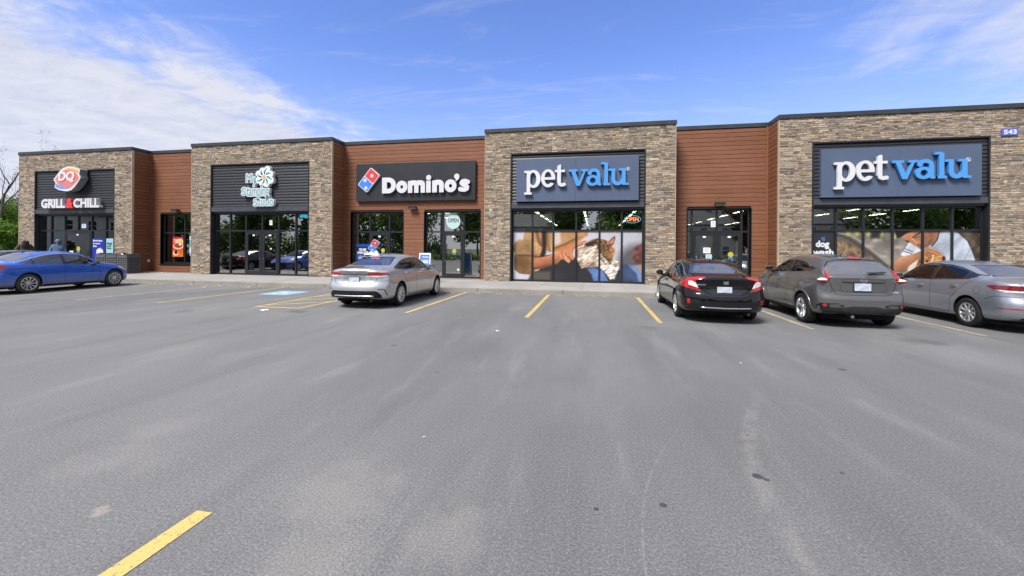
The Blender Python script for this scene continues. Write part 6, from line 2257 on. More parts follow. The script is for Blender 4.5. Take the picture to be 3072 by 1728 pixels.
# grey crossover
def juke_extra(S):
    def ex(C, root):
        for sg in (1, -1):
            M = (lambda p: p) if sg > 0 else mirror_poly
            v = 'L' if sg > 0 else 'R'
            # bulging lamp pods: clear above, red below
            for nm, mt_, z0_, z1_ in (('reverse_lamp', 'lamp_clear', .08, 1.0), ('tail_lamp', 'lamp_red', -1.0, .08)):
                bm = bmesh.new(); bmesh.ops.create_uvsphere(bm, u_segments=28, v_segments=18, radius=1)
                bmesh.ops.delete(bm, geom=[f for f in bm.faces if not (z0_ - .06 <= f.calc_center_median().z <= z1_ + .06)], context='FACES')
                rot = Matrix.Rotation(rad(38) * sg, 3, 'Z')
                for q in bm.verts:
                    c_ = Vector((q.co.x * .105, q.co.y * .175, q.co.z * .062))
                    c_.z += .10 * c_.y * sg * .4
                    q.co = rot @ c_ + Vector((-.585, sg * .665, 1.005))
                bm.verts.index_update()
                mq = MB().add([q.co[:] for q in bm.verts], [[q.index for q in f.verts] for f in bm.faces])
                bm.free()
                mq.build(nm, mt_, root, True)
            pts = [C.hit('B', sg * yy, zz)[0] for yy, zz in ((.61, 1.05), (.625, 1.10), (.625, 1.17), (.61, 1.235))]
            MB().tube([q + Vector((-.004, sg * .012, 0)) for q in pts], [.040, .034, .024, .006], 8).build('tail_lamp', 'lamp_red', root, True)
            C.patch('valance', 'car_trim_grey', 'B', M([(0, .485), (.20, .485), (.36, .455), (.86, .50), (.86, .30), (0, .30)]), .004, .012, 16, 5)
            C.patch('bumper_mesh', 'car_trim', 'B', M([(.36, .495), (.46, .535), (.76, .535), (.80, .49), (.74, .44), (.50, .44)]), .009, .012, 12, 3)
            # honeycomb bars
            for k in range(3):
                C.strip('mesh_bar', 'sign_grey', 'B', M([(.42 + .02 * k, .515 - .028 * k), (.62, .515 - .028 * k)]), .005, .0105)
            for k in range(7):
                C.strip('mesh_bar', 'sign_grey', 'B', M([(.42 + .03 * k, .50), (.435 + .03 * k, .45)]), .004, .0106, n=3)
            g = [(.695 + .034 * math.cos(a), .49 + .034 * math.sin(a)) for a in np.linspace(0, 2 * math.pi, 15)[:-1]]
            C.patch('reflector', 'lamp_red', 'B', M(g), .014, .012, 8, 4)
            C.strip('tailgate_seam', 'seam', 'B', M([(.70, 1.10), (.60, .98), (.56, .82), (.50, .735), (.40, .715)]), .012)
            # arch mouldings
            for cx in (0, 2.53):
                pts = [(cx + .405 * math.cos(a), .345 + .405 * math.sin(a)) for a in np.linspace(rad(-8), rad(188), 22)]
                C.strip('arch_trim', 'paint_grey', v, pts, .045, .010, n=2, thick=.02)
            C.patch('rocker', 'car_trim', v, [(.42, .22), (2.12, .21), (2.12, .30), (.42, .31)], .006, .012, 18, 3)
            C.patch('quarter_panel', 'car_gloss_black', v, [(-.25, 1.235), (-.03, 1.175), (.09, 1.17), (.0, 1.29), (-.1, 1.29)], .003, .012, 8, 4)
            C.patch('head_lamp', 'lamp_clear', v, [(2.50, 1.0), (2.75, .985), (2.92, .93), (2.75, .92)], .02, .02, 8, 3)
        C.strip('tailgate_seam', 'seam', 'B', [(-.40, .715), (.40, .715)], .012)
        C.strip('gate_handle', 'car_trim', 'B', [(-.38, .978), (.38, .978)], .020, .003)
        C.strip('gate_crease', 'seam', 'B', [(.38, .978), (.40, 1.02), (.34, 1.045), (-.34, 1.045), (-.40, 1.02), (-.38, .978)], .006, .0015)
        C.strip('gate_crease', 'seam', 'B', [(.40, .93), (.42, .82), (.36, .775), (-.36, .775), (-.42, .82), (-.40, .93)], .006, .0015)
        plate(C, root, .02, .885)
        badge(C, root, 0, 1.02, 'ring')
        script(C, root, 'JUKE', .70, .57, .775, .797)
        script(C, root, 'SV AWD', -.50, -.66, .775, .797)
        # high stop lamp and roof lip
        C.patch('stop_lamp', 'lamp_red', 'B', [(-.13, 1.462), (.13, 1.462), (.12, 1.492), (-.12, 1.492)], .016, .02, 8, 2)
        C.strip('roof_lip', 'car_trim', 'B', [(.60, 1.30), (.51, 1.40), (.38, 1.44), (.2, 1.452), (-.2, 1.452), (-.38, 1.44), (-.51, 1.40), (-.60, 1.30)], .03, .004)
        # wiper
        p, n = C.hit('B', -.12, 1.165); q, n2 = C.hit('B', -.46, 1.185)
        MB().tube([p + Vector((-.03, 0, 0)), (p + q) / 2 + Vector((-.04, 0, .015)), q + Vector((-.03, 0, 0))], [.02, .014, .008], 6).tube([p + Vector((-.025, .02, .02)), q + Vector((-.025, 0, .02))], [.010, .006], 5).build('rear_wiper', 'black_plastic', root)
        # rod aerial
        z = float(C.f['zc'](.0))
        MB().tube([(.02, .05, z - .01), (.0, .05, z + .02), (-.20, .05, z + .18)], [.02, .007, .005], 6).build('roof_aerial', 'black_plastic', root)
        MB().tube([(C.x0 + .4, .12, .26), (C.x0 + .15, .14, .245)], .034, 10).build('exhaust_pipe', 'steel', root, True)
    return ex
S = dict(name='parked_car', paint='paint_grey', x0=-.78, x1=3.36, wb_len=2.53, tyre_r=.340, rim_r=.225, track=1.49, dR=.36, nR=3.6, dF=.8, nF=2.4, zs=.68, flare=.036, arch=.05, tumble=.016,
    zbot=[(-.78, .33), (-.5, .27), (0, .23), (2.5, .21), (3.36, .27)],
    zc=[(-.78, 1.085), (-.74, 1.10), (-.69, 1.135), (-.58, 1.27), (-.47, 1.42), (-.39, 1.49), (-.28, 1.51), (.2, 1.548), (.8, 1.57), (1.3, 1.54), (1.55, 1.47), (1.9, 1.27), (2.2, 1.10), (2.3, 1.065), (2.7, 1.02), (3.0, .95), (3.2, .84), (3.36, .72)],
    zb=[(-.78, 1.05), (-.66, 1.085), (-.5, 1.14), (-.3, 1.15), (.2, 1.13), (.8, 1.10), (1.6, 1.06), (2.1, 1.02), (2.5, .97), (3.0, .88), (3.36, .68)],
    wb=[(-.78, .72), (-.3, .695), (.4, .705), (1.2, .72), (2, .72), (2.6, .71), (3.36, .66)],
    ws=[(-.78, .82), (0, .835), (1.2, .82), (2.5, .84), (3.36, .80)],
    zr=[(-.78, 1.068), (-.64, 1.14), (-.5, 1.26), (-.36, 1.37), (0, 1.43), (.6, 1.465), (1.1, 1.45), (1.45, 1.36), (1.85, 1.17), (2.15, 1.05), (2.6, 1.0), (3.36, .70)],
    wr=[(-.78, .70), (-.5, .625), (-.3, .565), (0, .55), (.7, .56), (1.3, .58), (1.8, .65), (2.2, .68), (3.36, .52)],
    rear=[(.2, .14), (.3, .05), (.42, .0), (.6, 0), (.70, .03), (.76, .05), (.9, .05), (1.0, .04), (1.2, .03), (1.6, .02)],
    front=[(.10, -.12), (.25, -.02), (.5, 0), (.7, -.03), (.9, -.12), (1.2, -.2)], cabin=(-.52, 2.2), cabin_floor=.66, rear_cut=.5, front_cut=1.25,
    side_glass=[[(.89, 1.125), (1.80, 1.08), (1.80, 1.12), (1.5, 1.31), (1.25, 1.395), (.89, 1.42)], [(.12, 1.165), (.80, 1.13), (.80, 1.42), (.45, 1.40), (.2, 1.355), (.02, 1.26)]],
    pillars=[[(.805, 1.13), (.885, 1.126), (.885, 1.422), (.805, 1.422)]],
    rear_glass=[(-.57, 1.15), (.57, 1.15), (.60, 1.20), (.56, 1.30), (.47, 1.385), (.33, 1.425), (-.33, 1.425), (-.47, 1.385), (-.56, 1.30), (-.60, 1.20)],
    front_glass=[(-.66, 1.12), (.66, 1.12), (.53, 1.49), (-.53, 1.49)],
    seams=[[(.845, 1.12), (.83, .75), (.85, .32)], [(.10, 1.16), (.12, 1.0), (.30, .80), (.42, .60), (.46, .32)], [(1.86, 1.07), (1.96, .85), (2.0, .6), (1.92, .32)], [(.46, .315), (1.92, .31)]],
    handles=[(1.28, .93)], mirror=(1.80, 1.10), wheel=(5, 'twin'), handle_mat='paint_grey', mirror_mat='paint_grey', seats=(1.45, .65), dash=1.95)
S['extra'] = juke_extra(S)
CJ, juke_root = make_car(S)
place(juke_root, 5.26, 10.10, 0.3, .95, 'dark grey crossover with boomerang tail lamps and a rear wiper')
# ------------------------------------------------------------------ delivery roof sign
t = tag(empty('roof_sign', (-6.22, 10.98, 1.305)), 'white pizza delivery roof sign with a red and blue domino tile on the silver sedan', 'roof sign')
MB().box(-.27, .27, -.17, .17, .035, .075, 0, .015).build('base', 'white_plastic', t)
MB().prism([(-.16, .076), (.16, .076), (.10, .20), (-.06, .20)], -.08, .08).build('neck', 'white_plastic', t)
for sx in (-.2, .2):
    box('rubber_pad', sx - .05, sx + .05, -.12, .12, .0, .0345, 'black_plastic', t)
hb = MB()
an = rad(-34)
ww, hh_ = .20, .36
cs = [(-ww / 2, -hh_ / 2), (ww / 2, -hh_ / 2), (ww / 2, hh_ / 2), (-ww / 2, hh_ / 2)]
cs = [(.02 + x * math.cos(an) - z * math.sin(an), .345 + x * math.sin(an) + z * math.cos(an)) for x, z in cs]
hb.prism(cs, -.09, .11)
hbx = hb.build('tile_box', 'sign_skyside' if 'sign_skyside' in MATS else 'sign_sky', t)
domino_tile(t, (.02, .345), ww + .02, hh_ + .02, an, .0905, .015)
t.rotation_euler.z = rad(14)
t.scale = (.86, .86, .88)

# ------------------------------------------------------------------ sandwich board
t = tag(empty('sandwich_board', (-6.66, 15.75, SW)), "white-framed blue sandwich board headed Domino's LARGE by the pizza shop door", 'sandwich board')
for sg in (-1, 1):
    e = empty('board', (0, 0, 0), parent=t)
    e.rotation_euler.x = rad(8.5) * sg
    e.location = (0, sg * .18, 0)
    e.scale = (.78, 1, 1)
    m_ = MB().box(-.31, .31, -.015, .015, .03, .09).box(-.31, .31, -.015, .015, 1.15, 1.21).box(-.31, -.265, -.015, .015, .09, 1.15).box(.265, .31, -.015, .015, .09, 1.15)
    m_.build('frame', 'white_plastic', e)
    box('poster_sheet', -.265, .265, -.008, .008, .09, 1.15, 'print_blue_light', e) if 'print_blue_light' in MATS else box('poster_sheet', -.265, .265, -.008, .008, .09, 1.15, 'print_blue', e)
    if sg < 0:
        flat_text("Domino's", -.12, .22, 1.02, 1.09, -.0085, 'sign_white', e, w=.004)
        flat_text('LARGE', -.18, .20, .80, .93, -.0085, 'sign_white', e, w=.010)
        flat_text('PIZZA', -.18, .20, .60, .73, -.0085, 'sign_white', e, w=.010) if False else None
        MB().prism([(-.20, 1.02), (-.165, 1.055), (-.20, 1.09), (-.235, 1.055)], -.0115, -.0085).build('domino_mark', 'sign_red', e)

# ------------------------------------------------------------------ drinks rack just inside the pizza shop
t = tag(empty('drinks_rack', (-7.38, 18.86, SW + .005)), 'dark drinks rack of green and brown bottles behind the pizza shop side pane', 'drinks rack')
MB().box(-.36, -.33, -.02, .30, 0, 1.30).box(.33, .36, -.02, .30, 0, 1.30).box(-.33, .33, .28, .30, 0, 1.30).build('frame', 'black_plastic', t)
cols_ = ['bottle_green', 'bottle_brown', 'bottle_red', 'bottle_clear']
for nm_, c_ in zip(cols_, ((0.02, 0.12, 0.06), (0.10, 0.05, 0.025), (0.25, 0.03, 0.03), (0.30, 0.36, 0.36))):
    mat(nm_, c_, 0.15, 0, 0.6)
rgb_ = random.Random(2)
for k in range(4):
    box('shelf', -.33, .33, -.02, .28, .04 + k * .32, .06 + k * .32, 'steel', t)
    for i in range(7):
        MB().lathe([(0, 0), (.034, 0), (.034, .15), (.014, .20), (.014, .235), (0, .235)], 12, 'z', (-.28 + i * .093, .05, .061 + k * .32)).build('bottle', rgb_.choice(cols_), t, True)

# ------------------------------------------------------------------ perforated bins
mat('bin_grey', (0.075, 0.078, 0.088), 0.55, 0, 0, 0.2, 6)
mat('bag_black', (0.012, 0.012, 0.013), 0.25)
def perforated_bin(x, y, label, bag):
    t = tag(empty('litter_bin', (x, y, SW)), label, 'litter bin', 'perforated grey bins by the restaurant pier')
    W_, H_ = .62, .94
    g = Grid(0, W_, 0, H_, .012)
    F = g.box(0, W_, .04, H_, .03)
    holes = [g.box(.07 + i * .105, .07 + i * .105 + .065, .10 + j * .105, .10 + j * .105 + .065, .02) for i in range(5) for j in range(7)]
    L = contours(g, SUB(F, *holes), .0015)
    v, f = solid_from_loops(L, .012, -.012)
    for k, (ox, oy, a) in enumerate(((-W_ / 2, -W_ / 2, 0), (W_ / 2, -W_ / 2, 90), (W_ / 2, W_ / 2, 180), (-W_ / 2, W_ / 2, 270))):
        o = mesh('side_panel', v, f, 'bin_grey', t)
        o.location = (ox, oy, 0); o.rotation_euler.z = rad(a)
    MB().box(-.29, .29, -.29, .29, .06, .86).build('liner', 'bag_black', t)
    r = MB()
    for a, b_, c_, d_ in ((-.33, .33, -.33, -.28), (-.33, .33, .28, .33), (-.33, -.28, -.28, .28), (.28, .33, -.28, .28)):
        r.box(a, b_, c_, d_, H_ - .02, H_ + .02, 0, .006)
    r.build('rim', 'bin_grey', t)
    if bag:
        rg = random.Random(bag)
        m_ = MB()
        pts = [(.30 * math.cos(a) * rg.uniform(.85, 1.08), .30 * math.sin(a) * rg.uniform(.85, 1.08), H_ + rg.uniform(-.03, .06)) for a in np.linspace(0, 2 * math.pi, 15)]
        m_.tube(pts, [rg.uniform(.02, .045) for _ in pts], 6)
        m_.build('bin_bag', 'bag_black', t, True)
perforated_bin(-24.42, 16.85, 'grey perforated bin nearest the restaurant posters', 3)
perforated_bin(-23.74, 16.85, 'grey perforated bin in the middle of the row by the stone pier', 5)
perforated_bin(-23.06, 16.85, 'grey perforated bin at the brown-wall end of its row', 8)

# ------------------------------------------------------------------ people
mat('skin_tone', (0.40, 0.24, 0.17), 0.6, 0, 0, 0.06, 8)
mat('hoodie_blue', (0.085, 0.155, 0.27), 0.9, 0, 0, 0.18, 9)
mat('beanie_blue', (0.10, 0.19, 0.34), 0.95, 0, 0, 0.15, 20)
mat('jacket_olive', (0.050, 0.046, 0.028), 0.9, 0, 0, 0.45, 8)
mat('hair_dark', (0.020, 0.014, 0.011), 0.55, 0, 0, 0.4, 30)
mat('denim_dark', (0.03, 0.04, 0.07), 0.9, 0, 0, 0.2, 12)
mat('scarf_red', (0.22, 0.03, 0.03), 0.9)
mat('shoe_dark', (0.02, 0.02, 0.02), 0.6)
def skinmesh(name, verts, edges, radii, m, parent, sub=2, root=0):
    me = bpy.data.meshes.new(name)
    me.from_pydata(verts, edges, [])
    o = bpy.data.objects.new(name, me); COL.objects.link(o)
    sk = o.modifiers.new('skin', 'SKIN'); sk.use_smooth_shade = True
    ly = me.skin_vertices[0].data if me.skin_vertices else None
    if ly is None:
        me.skin_vertices.new() if hasattr(me.skin_vertices, 'new') else None
        ly = me.skin_vertices[0].data
    for i, r in enumerate(radii):
        ly[i].radius = (r, r) if isinstance(r, (int, float)) else r
        ly[i].use_root = (i == root)
    ss = o.modifiers.new('sub', 'SUBSURF'); ss.levels = sub; ss.render_levels = sub
    dg = bpy.context.evaluated_depsgraph_get(); dg.update()
    me2 = bpy.data.meshes.new_from_object(o.evaluated_get(dg))
    bpy.data.objects.remove(o)
    me2.materials.clear(); me2.materials.append(MATS[m])
    me2.polygons.foreach_set('use_smooth', [True] * len(me2.polygons))
    q = bpy.data.objects.new(name, me2)
    return link(q, parent)
def head_mesh(verts, edges, radii, base, c, tilt):
    pass
def person(x, y, rz, label, top, hair, pose):
    t = tag(empty('person', (x, y, SW), rz), label, 'person')
    # body faces -Y in local space; one continuous figure
    nod = pose['nod']
    hc = Vector((0, -.02 - nod * .10, 1.555 - nod * .05))
    V = [(0, 0, .92), (0, .005, 1.10), (0, .0, 1.32), (0, -.005 - nod * .02, 1.43), tuple(hc + Vector((0, .02, -.06))), tuple(hc + Vector((0, 0, .05)))]
    E_ = [(0, 1), (1, 2), (2, 3), (3, 4), (4, 5)]
    R_ = [(.15, .11), (.14, .10), (.16, .10), (.055, .055), (.078, .088), (.080, .094)]
    for sg in (-1, 1):
        k = len(V)
        A = pose['arm'][0 if sg < 0 else 1]
        V += [(sg * .17, 0, 1.385), tuple(A[0]), tuple(A[1]), tuple(A[2])]
        E_ += [(2, k), (k, k + 1), (k + 1, k + 2), (k + 2, k + 3)]
        R_ += [.055, .043, .03, .026]
        # fingers
        d = (Vector(A[2]) - Vector(A[1])).normalized()
        sd = d.cross(Vector((0, 1, 0))).normalized() if abs(d.y) < .9 else Vector((1, 0, 0))
        for fi, (o_, l_) in enumerate(((-.030, .055), (-.012, .075), (.008, .08), (.027, .07))):
            j = len(V)
            b_ = Vector(A[2]) + sd * o_ + d * .03
            V += [tuple(b_), tuple(b_ + d * l_ * .6 + Vector((0, -.008, 0))), tuple(b_ + d * l_ + Vector((0, -.022, -.004)))]
            E_ += [(k + 3, j), (j, j + 1), (j + 1, j + 2)]
            R_ += [.010, .009, .008]
        j = len(V)
        b_ = Vector(A[2]) + sd * -.036 - d * .01
        V += [tuple(b_), tuple(b_ + d * .03 - sd * .02), tuple(b_ + d * .055 - sd * .022)]
        E_ += [(k + 3, j), (j, j + 1), (j + 1, j + 2)]
        R_ += [.011, .010, .009]
        k = len(V)
        V += [(sg * .095, 0, .86), (sg * .105, -.01, .50), (sg * .11, .02, .10), (sg * .115, -.11, .045)]
        E_ += [(0, k), (k, k + 1), (k + 1, k + 2), (k + 2, k + 3)]
        R_ += [.085, .058, .042, .035]
    skinmesh('body', V, E_, R_, 'skin_tone', t)
    # face features
    f_ = MB()
    f_.add([tuple(hc + Vector(p)) for p in ((-.014, -.082, .03), (.014, -.082, .03), (.018, -.088, -.005), (-.018, -.088, -.005), (0, -.112, -.002))], [(0, 1, 4), (1, 2, 4), (2, 3, 4), (3, 0, 4)])
    f_.build('nose', 'skin_tone', t, True)
    for sg in (-1, 1):
        MB().lathe([(0, -.006), (.012, -.003), (.014, 0)], 10, 'y', tuple(hc + Vector((sg * .03, -.083, .035)))).build('eye', 'hair_dark', t)
    box('mouth', hc.x - .022, hc.x + .022, hc.y - .089, hc.y - .082, hc.z - .045, hc.z - .037, 'scarf_red', t)
    # jacket
    V2 = [(0, .005, .80), (0, .005, .98), (0, .005, 1.15), (0, .0, 1.33), (0, -.005, 1.42)]
    bw = pose['bulk']
    R2 = [(.20 * bw, .155 * bw), (.19 * bw, .15 * bw), (.19 * bw, .145 * bw), (.18 * bw, .12 * bw), (.085, .085)]
    E2 = [(0, 1), (1, 2), (2, 3), (3, 4)]
    for sg in (-1, 1):
        k = len(V2)
        A = pose['arm'][0 if sg < 0 else 1]
        V2 += [(sg * .175, 0, 1.385), tuple(A[0]), tuple(Vector(A[0]).lerp(Vector(A[1]), .85))]
        E2 += [(3, k), (k, k + 1), (k + 1, k + 2)]
        R2 += [.072 * bw, .066 * bw, .052 * bw]
    skinmesh('jacket', V2, E2, R2, top, t, 2)
    V3 = [(0, 0, .90)]; E3 = []; R3 = [(.16, .125)]
    for sg in (-1, 1):
        k = len(V3)
        V3 += [(sg * .10, 0, .84), (sg * .108, -.008, .50), (sg * .112, .02, .09)]
        E3 += [(0, k), (k, k + 1), (k + 1, k + 2)]; R3 += [.10, .078, .068]
    skinmesh('trousers', V3, E3, R3, 'denim_dark', t, 2)
    for sg in (-1, 1):
        skinmesh('shoe', [(sg * .112, .05, .05), (sg * .114, -.06, .045), (sg * .116, -.15, .038)], [(0, 1), (1, 2)], [.052, .05, .04], 'shoe_dark', t, 2)
    hair(t, hc)
    return t
def cap_hood(t, hc):
    # knitted cap plus raised hood
    bm = bmesh.new(); bmesh.ops.create_uvsphere(bm, u_segments=20, v_segments=14, radius=1)
    for v in bm.verts: v.co = Vector((v.co.x * .105, v.co.y * .118 + .01, v.co.z * .118 + .045)) + hc
    bmesh.ops.delete(bm, geom=[v for v in bm.verts if (v.co - hc).z < .055 and (v.co - hc).y < .02 or (v.co - hc).z < -.07], context='VERTS')
    me = bpy.data.meshes.new('beanie'); bm.to_mesh(me); bm.free()
    me.materials.append(MATS['beanie_blue']); me.polygons.foreach_set('use_smooth', [True] * len(me.polygons))
    o = link(bpy.data.objects.new('beanie', me), t)
    sd = o.modifiers.new('s', 'SOLIDIFY'); sd.thickness = .012
    MB().tube([tuple(hc + Vector((.105 * math.cos(a), .012 + .115 * math.sin(a), .06))) for a in np.linspace(0, 2 * math.pi, 20)], .016, 8, caps=False).build('beanie_brim', 'beanie_blue', t, True)
    bm = bmesh.new(); bmesh.ops.create_uvsphere(bm, u_segments=20, v_segments=14, radius=1)
    for v in bm.verts: v.co = Vector((v.co.x * .135, v.co.y * .14 + .03, v.co.z * .165 - .01)) + hc
    bmesh.ops.delete(bm, geom=[v for v in bm.verts if (v.co - hc).y < .0 or (v.co - hc).z > .08], context='VERTS')
    me = bpy.data.meshes.new('hood'); bm.to_mesh(me); bm.free()
    me.materials.append(MATS['hoodie_blue']); me.polygons.foreach_set('use_smooth', [True] * len(me.polygons))
    o = link(bpy.data.objects.new('hood', me), t)
    sd = o.modifiers.new('s', 'SOLIDIFY'); sd.thickness = .02
    skinmesh('beard', [tuple(hc + Vector(p)) for p in ((-.05, -.05, -.03), (-.03, -.07, -.075), (0, -.078, -.088), (.03, -.07, -.075), (.05, -.05, -.03))], [(0, 1), (1, 2), (2, 3), (3, 4)], [.012, .02, .022, .02, .012], 'hair_dark', t, 1, 2)
def long_hair(t, hc):
    rg = random.Random(4)
    m_ = MB()
    for k in range(70):
        a = rad(-200) + rad(220) * k / 70 + rg.uniform(-.05, .05)
        p0 = hc + Vector((.02 * math.cos(a), .01 + .02 * math.sin(a), .135))
        p1 = hc + Vector((.095 * math.cos(a), .01 + .105 * math.sin(a), .085))
        p2 = hc + Vector((.118 * math.cos(a), .0 + .115 * math.sin(a), -.04 + rg.uniform(-.02, .02)))
        p3 = hc + Vector((.125 * math.cos(a) + rg.uniform(-.03, .03), -.03 + .11 * math.sin(a), -.20 + rg.uniform(-.06, .04)))
        m_.tube([p0, p1, p2, p3], [.012, .022, .022, .006], 5)
    m_.build('hair', 'hair_dark', t, True)
    MB().tube([tuple(hc + Vector((.085 * math.cos(a), -.0 + .085 * math.sin(a), -.135))) for a in np.linspace(0, 2 * math.pi, 16)], .032, 8, caps=False).build('scarf', 'scarf_red', t, True)
person(-27.55, 16.75, rad(52), 'person in a blue hooded jacket and knitted cap by the restaurant door', 'hoodie_blue', cap_hood,
       dict(nod=.1, bulk=1.08, arm=[[(-.27, .02, 1.10), (-.22, -.16, .94), (-.14, -.20, .92)], [(.27, .02, 1.10), (.22, -.16, .94), (.14, -.20, .92)]]))
person(-29.75, 16.70, rad(70), 'person with long dark hair in an olive jacket, head bowed, by the far stone pier', 'jacket_olive', long_hair,
       dict(nod=1.0, bulk=1.32, arm=[[(-.33, -.04, 1.12), (-.20, -.26, 1.02), (-.10, -.30, 1.05)], [(.33, -.04, 1.12), (.20, -.26, 1.02), (.10, -.30, 1.05)]]))

# ------------------------------------------------------------------ trees, shrubs, houses
def leafmat(name, c0, c1, tr=.35):
    m, nt, b = nodemat(name)
    oi = nt.nodes.new('ShaderNodeNewGeometry')
    n = tex_noise(nt, .9, 3, .6)
    f = nmath(nt, 'ADD', nmath(nt, 'MULTIPLY', oi.outputs['Random Per Island'], .55), nmath(nt, 'MULTIPLY', n, .5), True)
    c = mixcol(nt, f, c0, c1)
    nt.links.new(c, b.inputs['Base Color'])
    b.inputs['Roughness'].default_value = .6
    b.inputs['Specular IOR Level'].default_value = .25
    tl = nt.nodes.new('ShaderNodeBsdfTranslucent'); nt.links.new(c, tl.inputs[0])
    mx = nt.nodes.new('ShaderNodeMixShader'); mx.inputs[0].default_value = tr
    out = nt.nodes['Material Output']
    nt.links.new(b.outputs[0], mx.inputs[1]); nt.links.new(tl.outputs[0], mx.inputs[2]); nt.links.new(mx.outputs[0], out.inputs[0])
leafmat('leaf_fresh', (0.05, 0.12, 0.012, 1), (0.16, 0.26, 0.035, 1))
leafmat('leaf_mid', (0.055, 0.125, 0.022, 1), (0.155, 0.24, 0.050, 1), .5)
leafmat('leaf_red', (0.05, 0.022, 0.016, 1), (0.12, 0.05, 0.03, 1))
mat('bark', (0.085, 0.07, 0.058), 0.9, 0, 0, 0.35, 8, stretch=(1, 1, .25))
mat('bark_pale', (0.16, 0.14, 0.125), 0.9, 0, 0, 0.3, 8, stretch=(1, 1, .25))

def branches(mb, p, d, L, r, depth, rng, tips, spread=.6, seg=4, up=.08):
    pts = [p.copy()]; rr = [r]
    q = p.copy(); dd = d.copy()
    for i in range(seg):
        dd = (dd + Vector((rng.gauss(0, .13), rng.gauss(0, .13), rng.gauss(up, .08)))).normalized()
        q = q + dd * (L / seg)
        pts.append(q.copy()); rr.append(r * (1 - .45 * (i + 1) / seg))
    mb.tube(pts, rr, 7 if r > .05 else (5 if r > .015 else 4), caps=False)
    if depth == 0:
        tips.append((q, dd)); return
    n = rng.choice((2, 3, 3)) if depth > 1 else rng.choice((3, 4))
    for k in range(n):
        i = rng.randint(max(1, seg - 2), seg)
        s = pts[i]
        ax = Vector((rng.gauss(0, 1), rng.gauss(0, 1), rng.gauss(.15, .6))).normalized()
        nd = (dd + ax * spread * rng.uniform(.7, 1.25)).normalized()
        branches(mb, s, nd, L * rng.uniform(.58, .8), rr[i] * rng.uniform(.5, .7), depth - 1, rng, tips, spread, seg, up)
    tips.append((q, dd))

def leaf_tree(name, x, y, h, cr, leaf, label, seed, n=4200, trunk_r=.16, ls=.16, group=None, base=.35, z0=-.05, cat='tree'):
    rng = random.Random(seed)
    t = tag(empty(name, (x, y, z0)), label, cat, group)
    mb = MB(); tips = []
    branches(mb, Vector((0, 0, 0)), Vector((0, 0, 1)), h * base, trunk_r, 3, rng, tips, .75)
    mb.build('trunk', 'bark', t, True)
    # crown: leaf clumps in uneven lobes
    lobes = []
    for k in range(11):
        a = rng.uniform(0, 2 * math.pi); rr = cr * math.sqrt(rng.uniform(0, .6))
        zz = h * rng.uniform(base * .95, .90)
        lobes.append((Vector((rr * math.cos(a), rr * math.sin(a), zz)), cr * rng.uniform(.35, .62)))
    lobes.append((Vector((0, 0, h * .86)), cr * .45))
    V = np.empty((n * 4, 3)); k = 0
    r2 = np.random.RandomState(seed)
    cen = []
    for i in range(n):
        c, rad_ = lobes[rng.randrange(len(lobes))]
        d = Vector((rng.gauss(0, 1), rng.gauss(0, 1), rng.gauss(0, .8))).normalized()
        cen.append(c + d * rad_ * (rng.random() ** .35) * rng.uniform(.75, 1.08))
    for c in cen:
        u = Vector((rng.gauss(0, 1), rng.gauss(0, 1), rng.gauss(0, .6))).normalized()
        w = u.cross(Vector((rng.gauss(0, 1), rng.gauss(0, 1), rng.gauss(0, 1)))).normalized()
        s = ls * rng.uniform(.6, 1.3)
        V[k] = c - u * s; V[k + 1] = c + w * s * .55 - u * s * .1; V[k + 2] = c + u * s; V[k + 3] = c - w * s * .55 - u * s * .1
        k += 4
    F = np.arange(n * 4).reshape(-1, 4)
    mesh('crown', V.tolist(), F.tolist(), leaf, t)
    return t
# green shrubs beside the left end of the shops
leaf_tree('green_shrub', -49.8, 26.0, 5.0, 2.6, 'leaf_fresh', 'bright green leafy shrub beside the end of the shops', 21, 5200, .08, .15, base=.15, cat='shrub')
leaf_tree('green_shrub', -45.4, 24.4, 3.2, 1.7, 'leaf_fresh', 'lower green shrub in front of the tall one, at the building corner', 22, 3600, .07, .12, base=.12, cat='shrub')
leaf_tree('green_shrub', -54.5, 30.0, 6.0, 3.2, 'leaf_mid', 'darker green shrub at the picture edge behind the bright one', 23, 4200, .08, .16, base=.15, cat='shrub')
# brush pile of cut branches at its foot
rng = random.Random(31)
mb = MB()
for i in range(90):
    p = Vector((-41 + rng.uniform(-2.2, 2.4), 20.6 + rng.uniform(-1.2, 1.2), rng.uniform(.05, .9)))
    d = Vector((rng.gauss(0, 1), rng.gauss(0, .5), rng.gauss(0, .18))).normalized()
    mb.tube([p, p + d * rng.uniform(.5, 1.0), p + d * rng.uniform(1.0, 1.8) + Vector((0, 0, rng.uniform(-.2, .1)))], [.035, .025, .01], 5)
tag(mb.build('brush_pile', 'bark_pale'), 'heap of cut grey branches beyond the parked blue sedan', 'brush pile', kind='stuff')
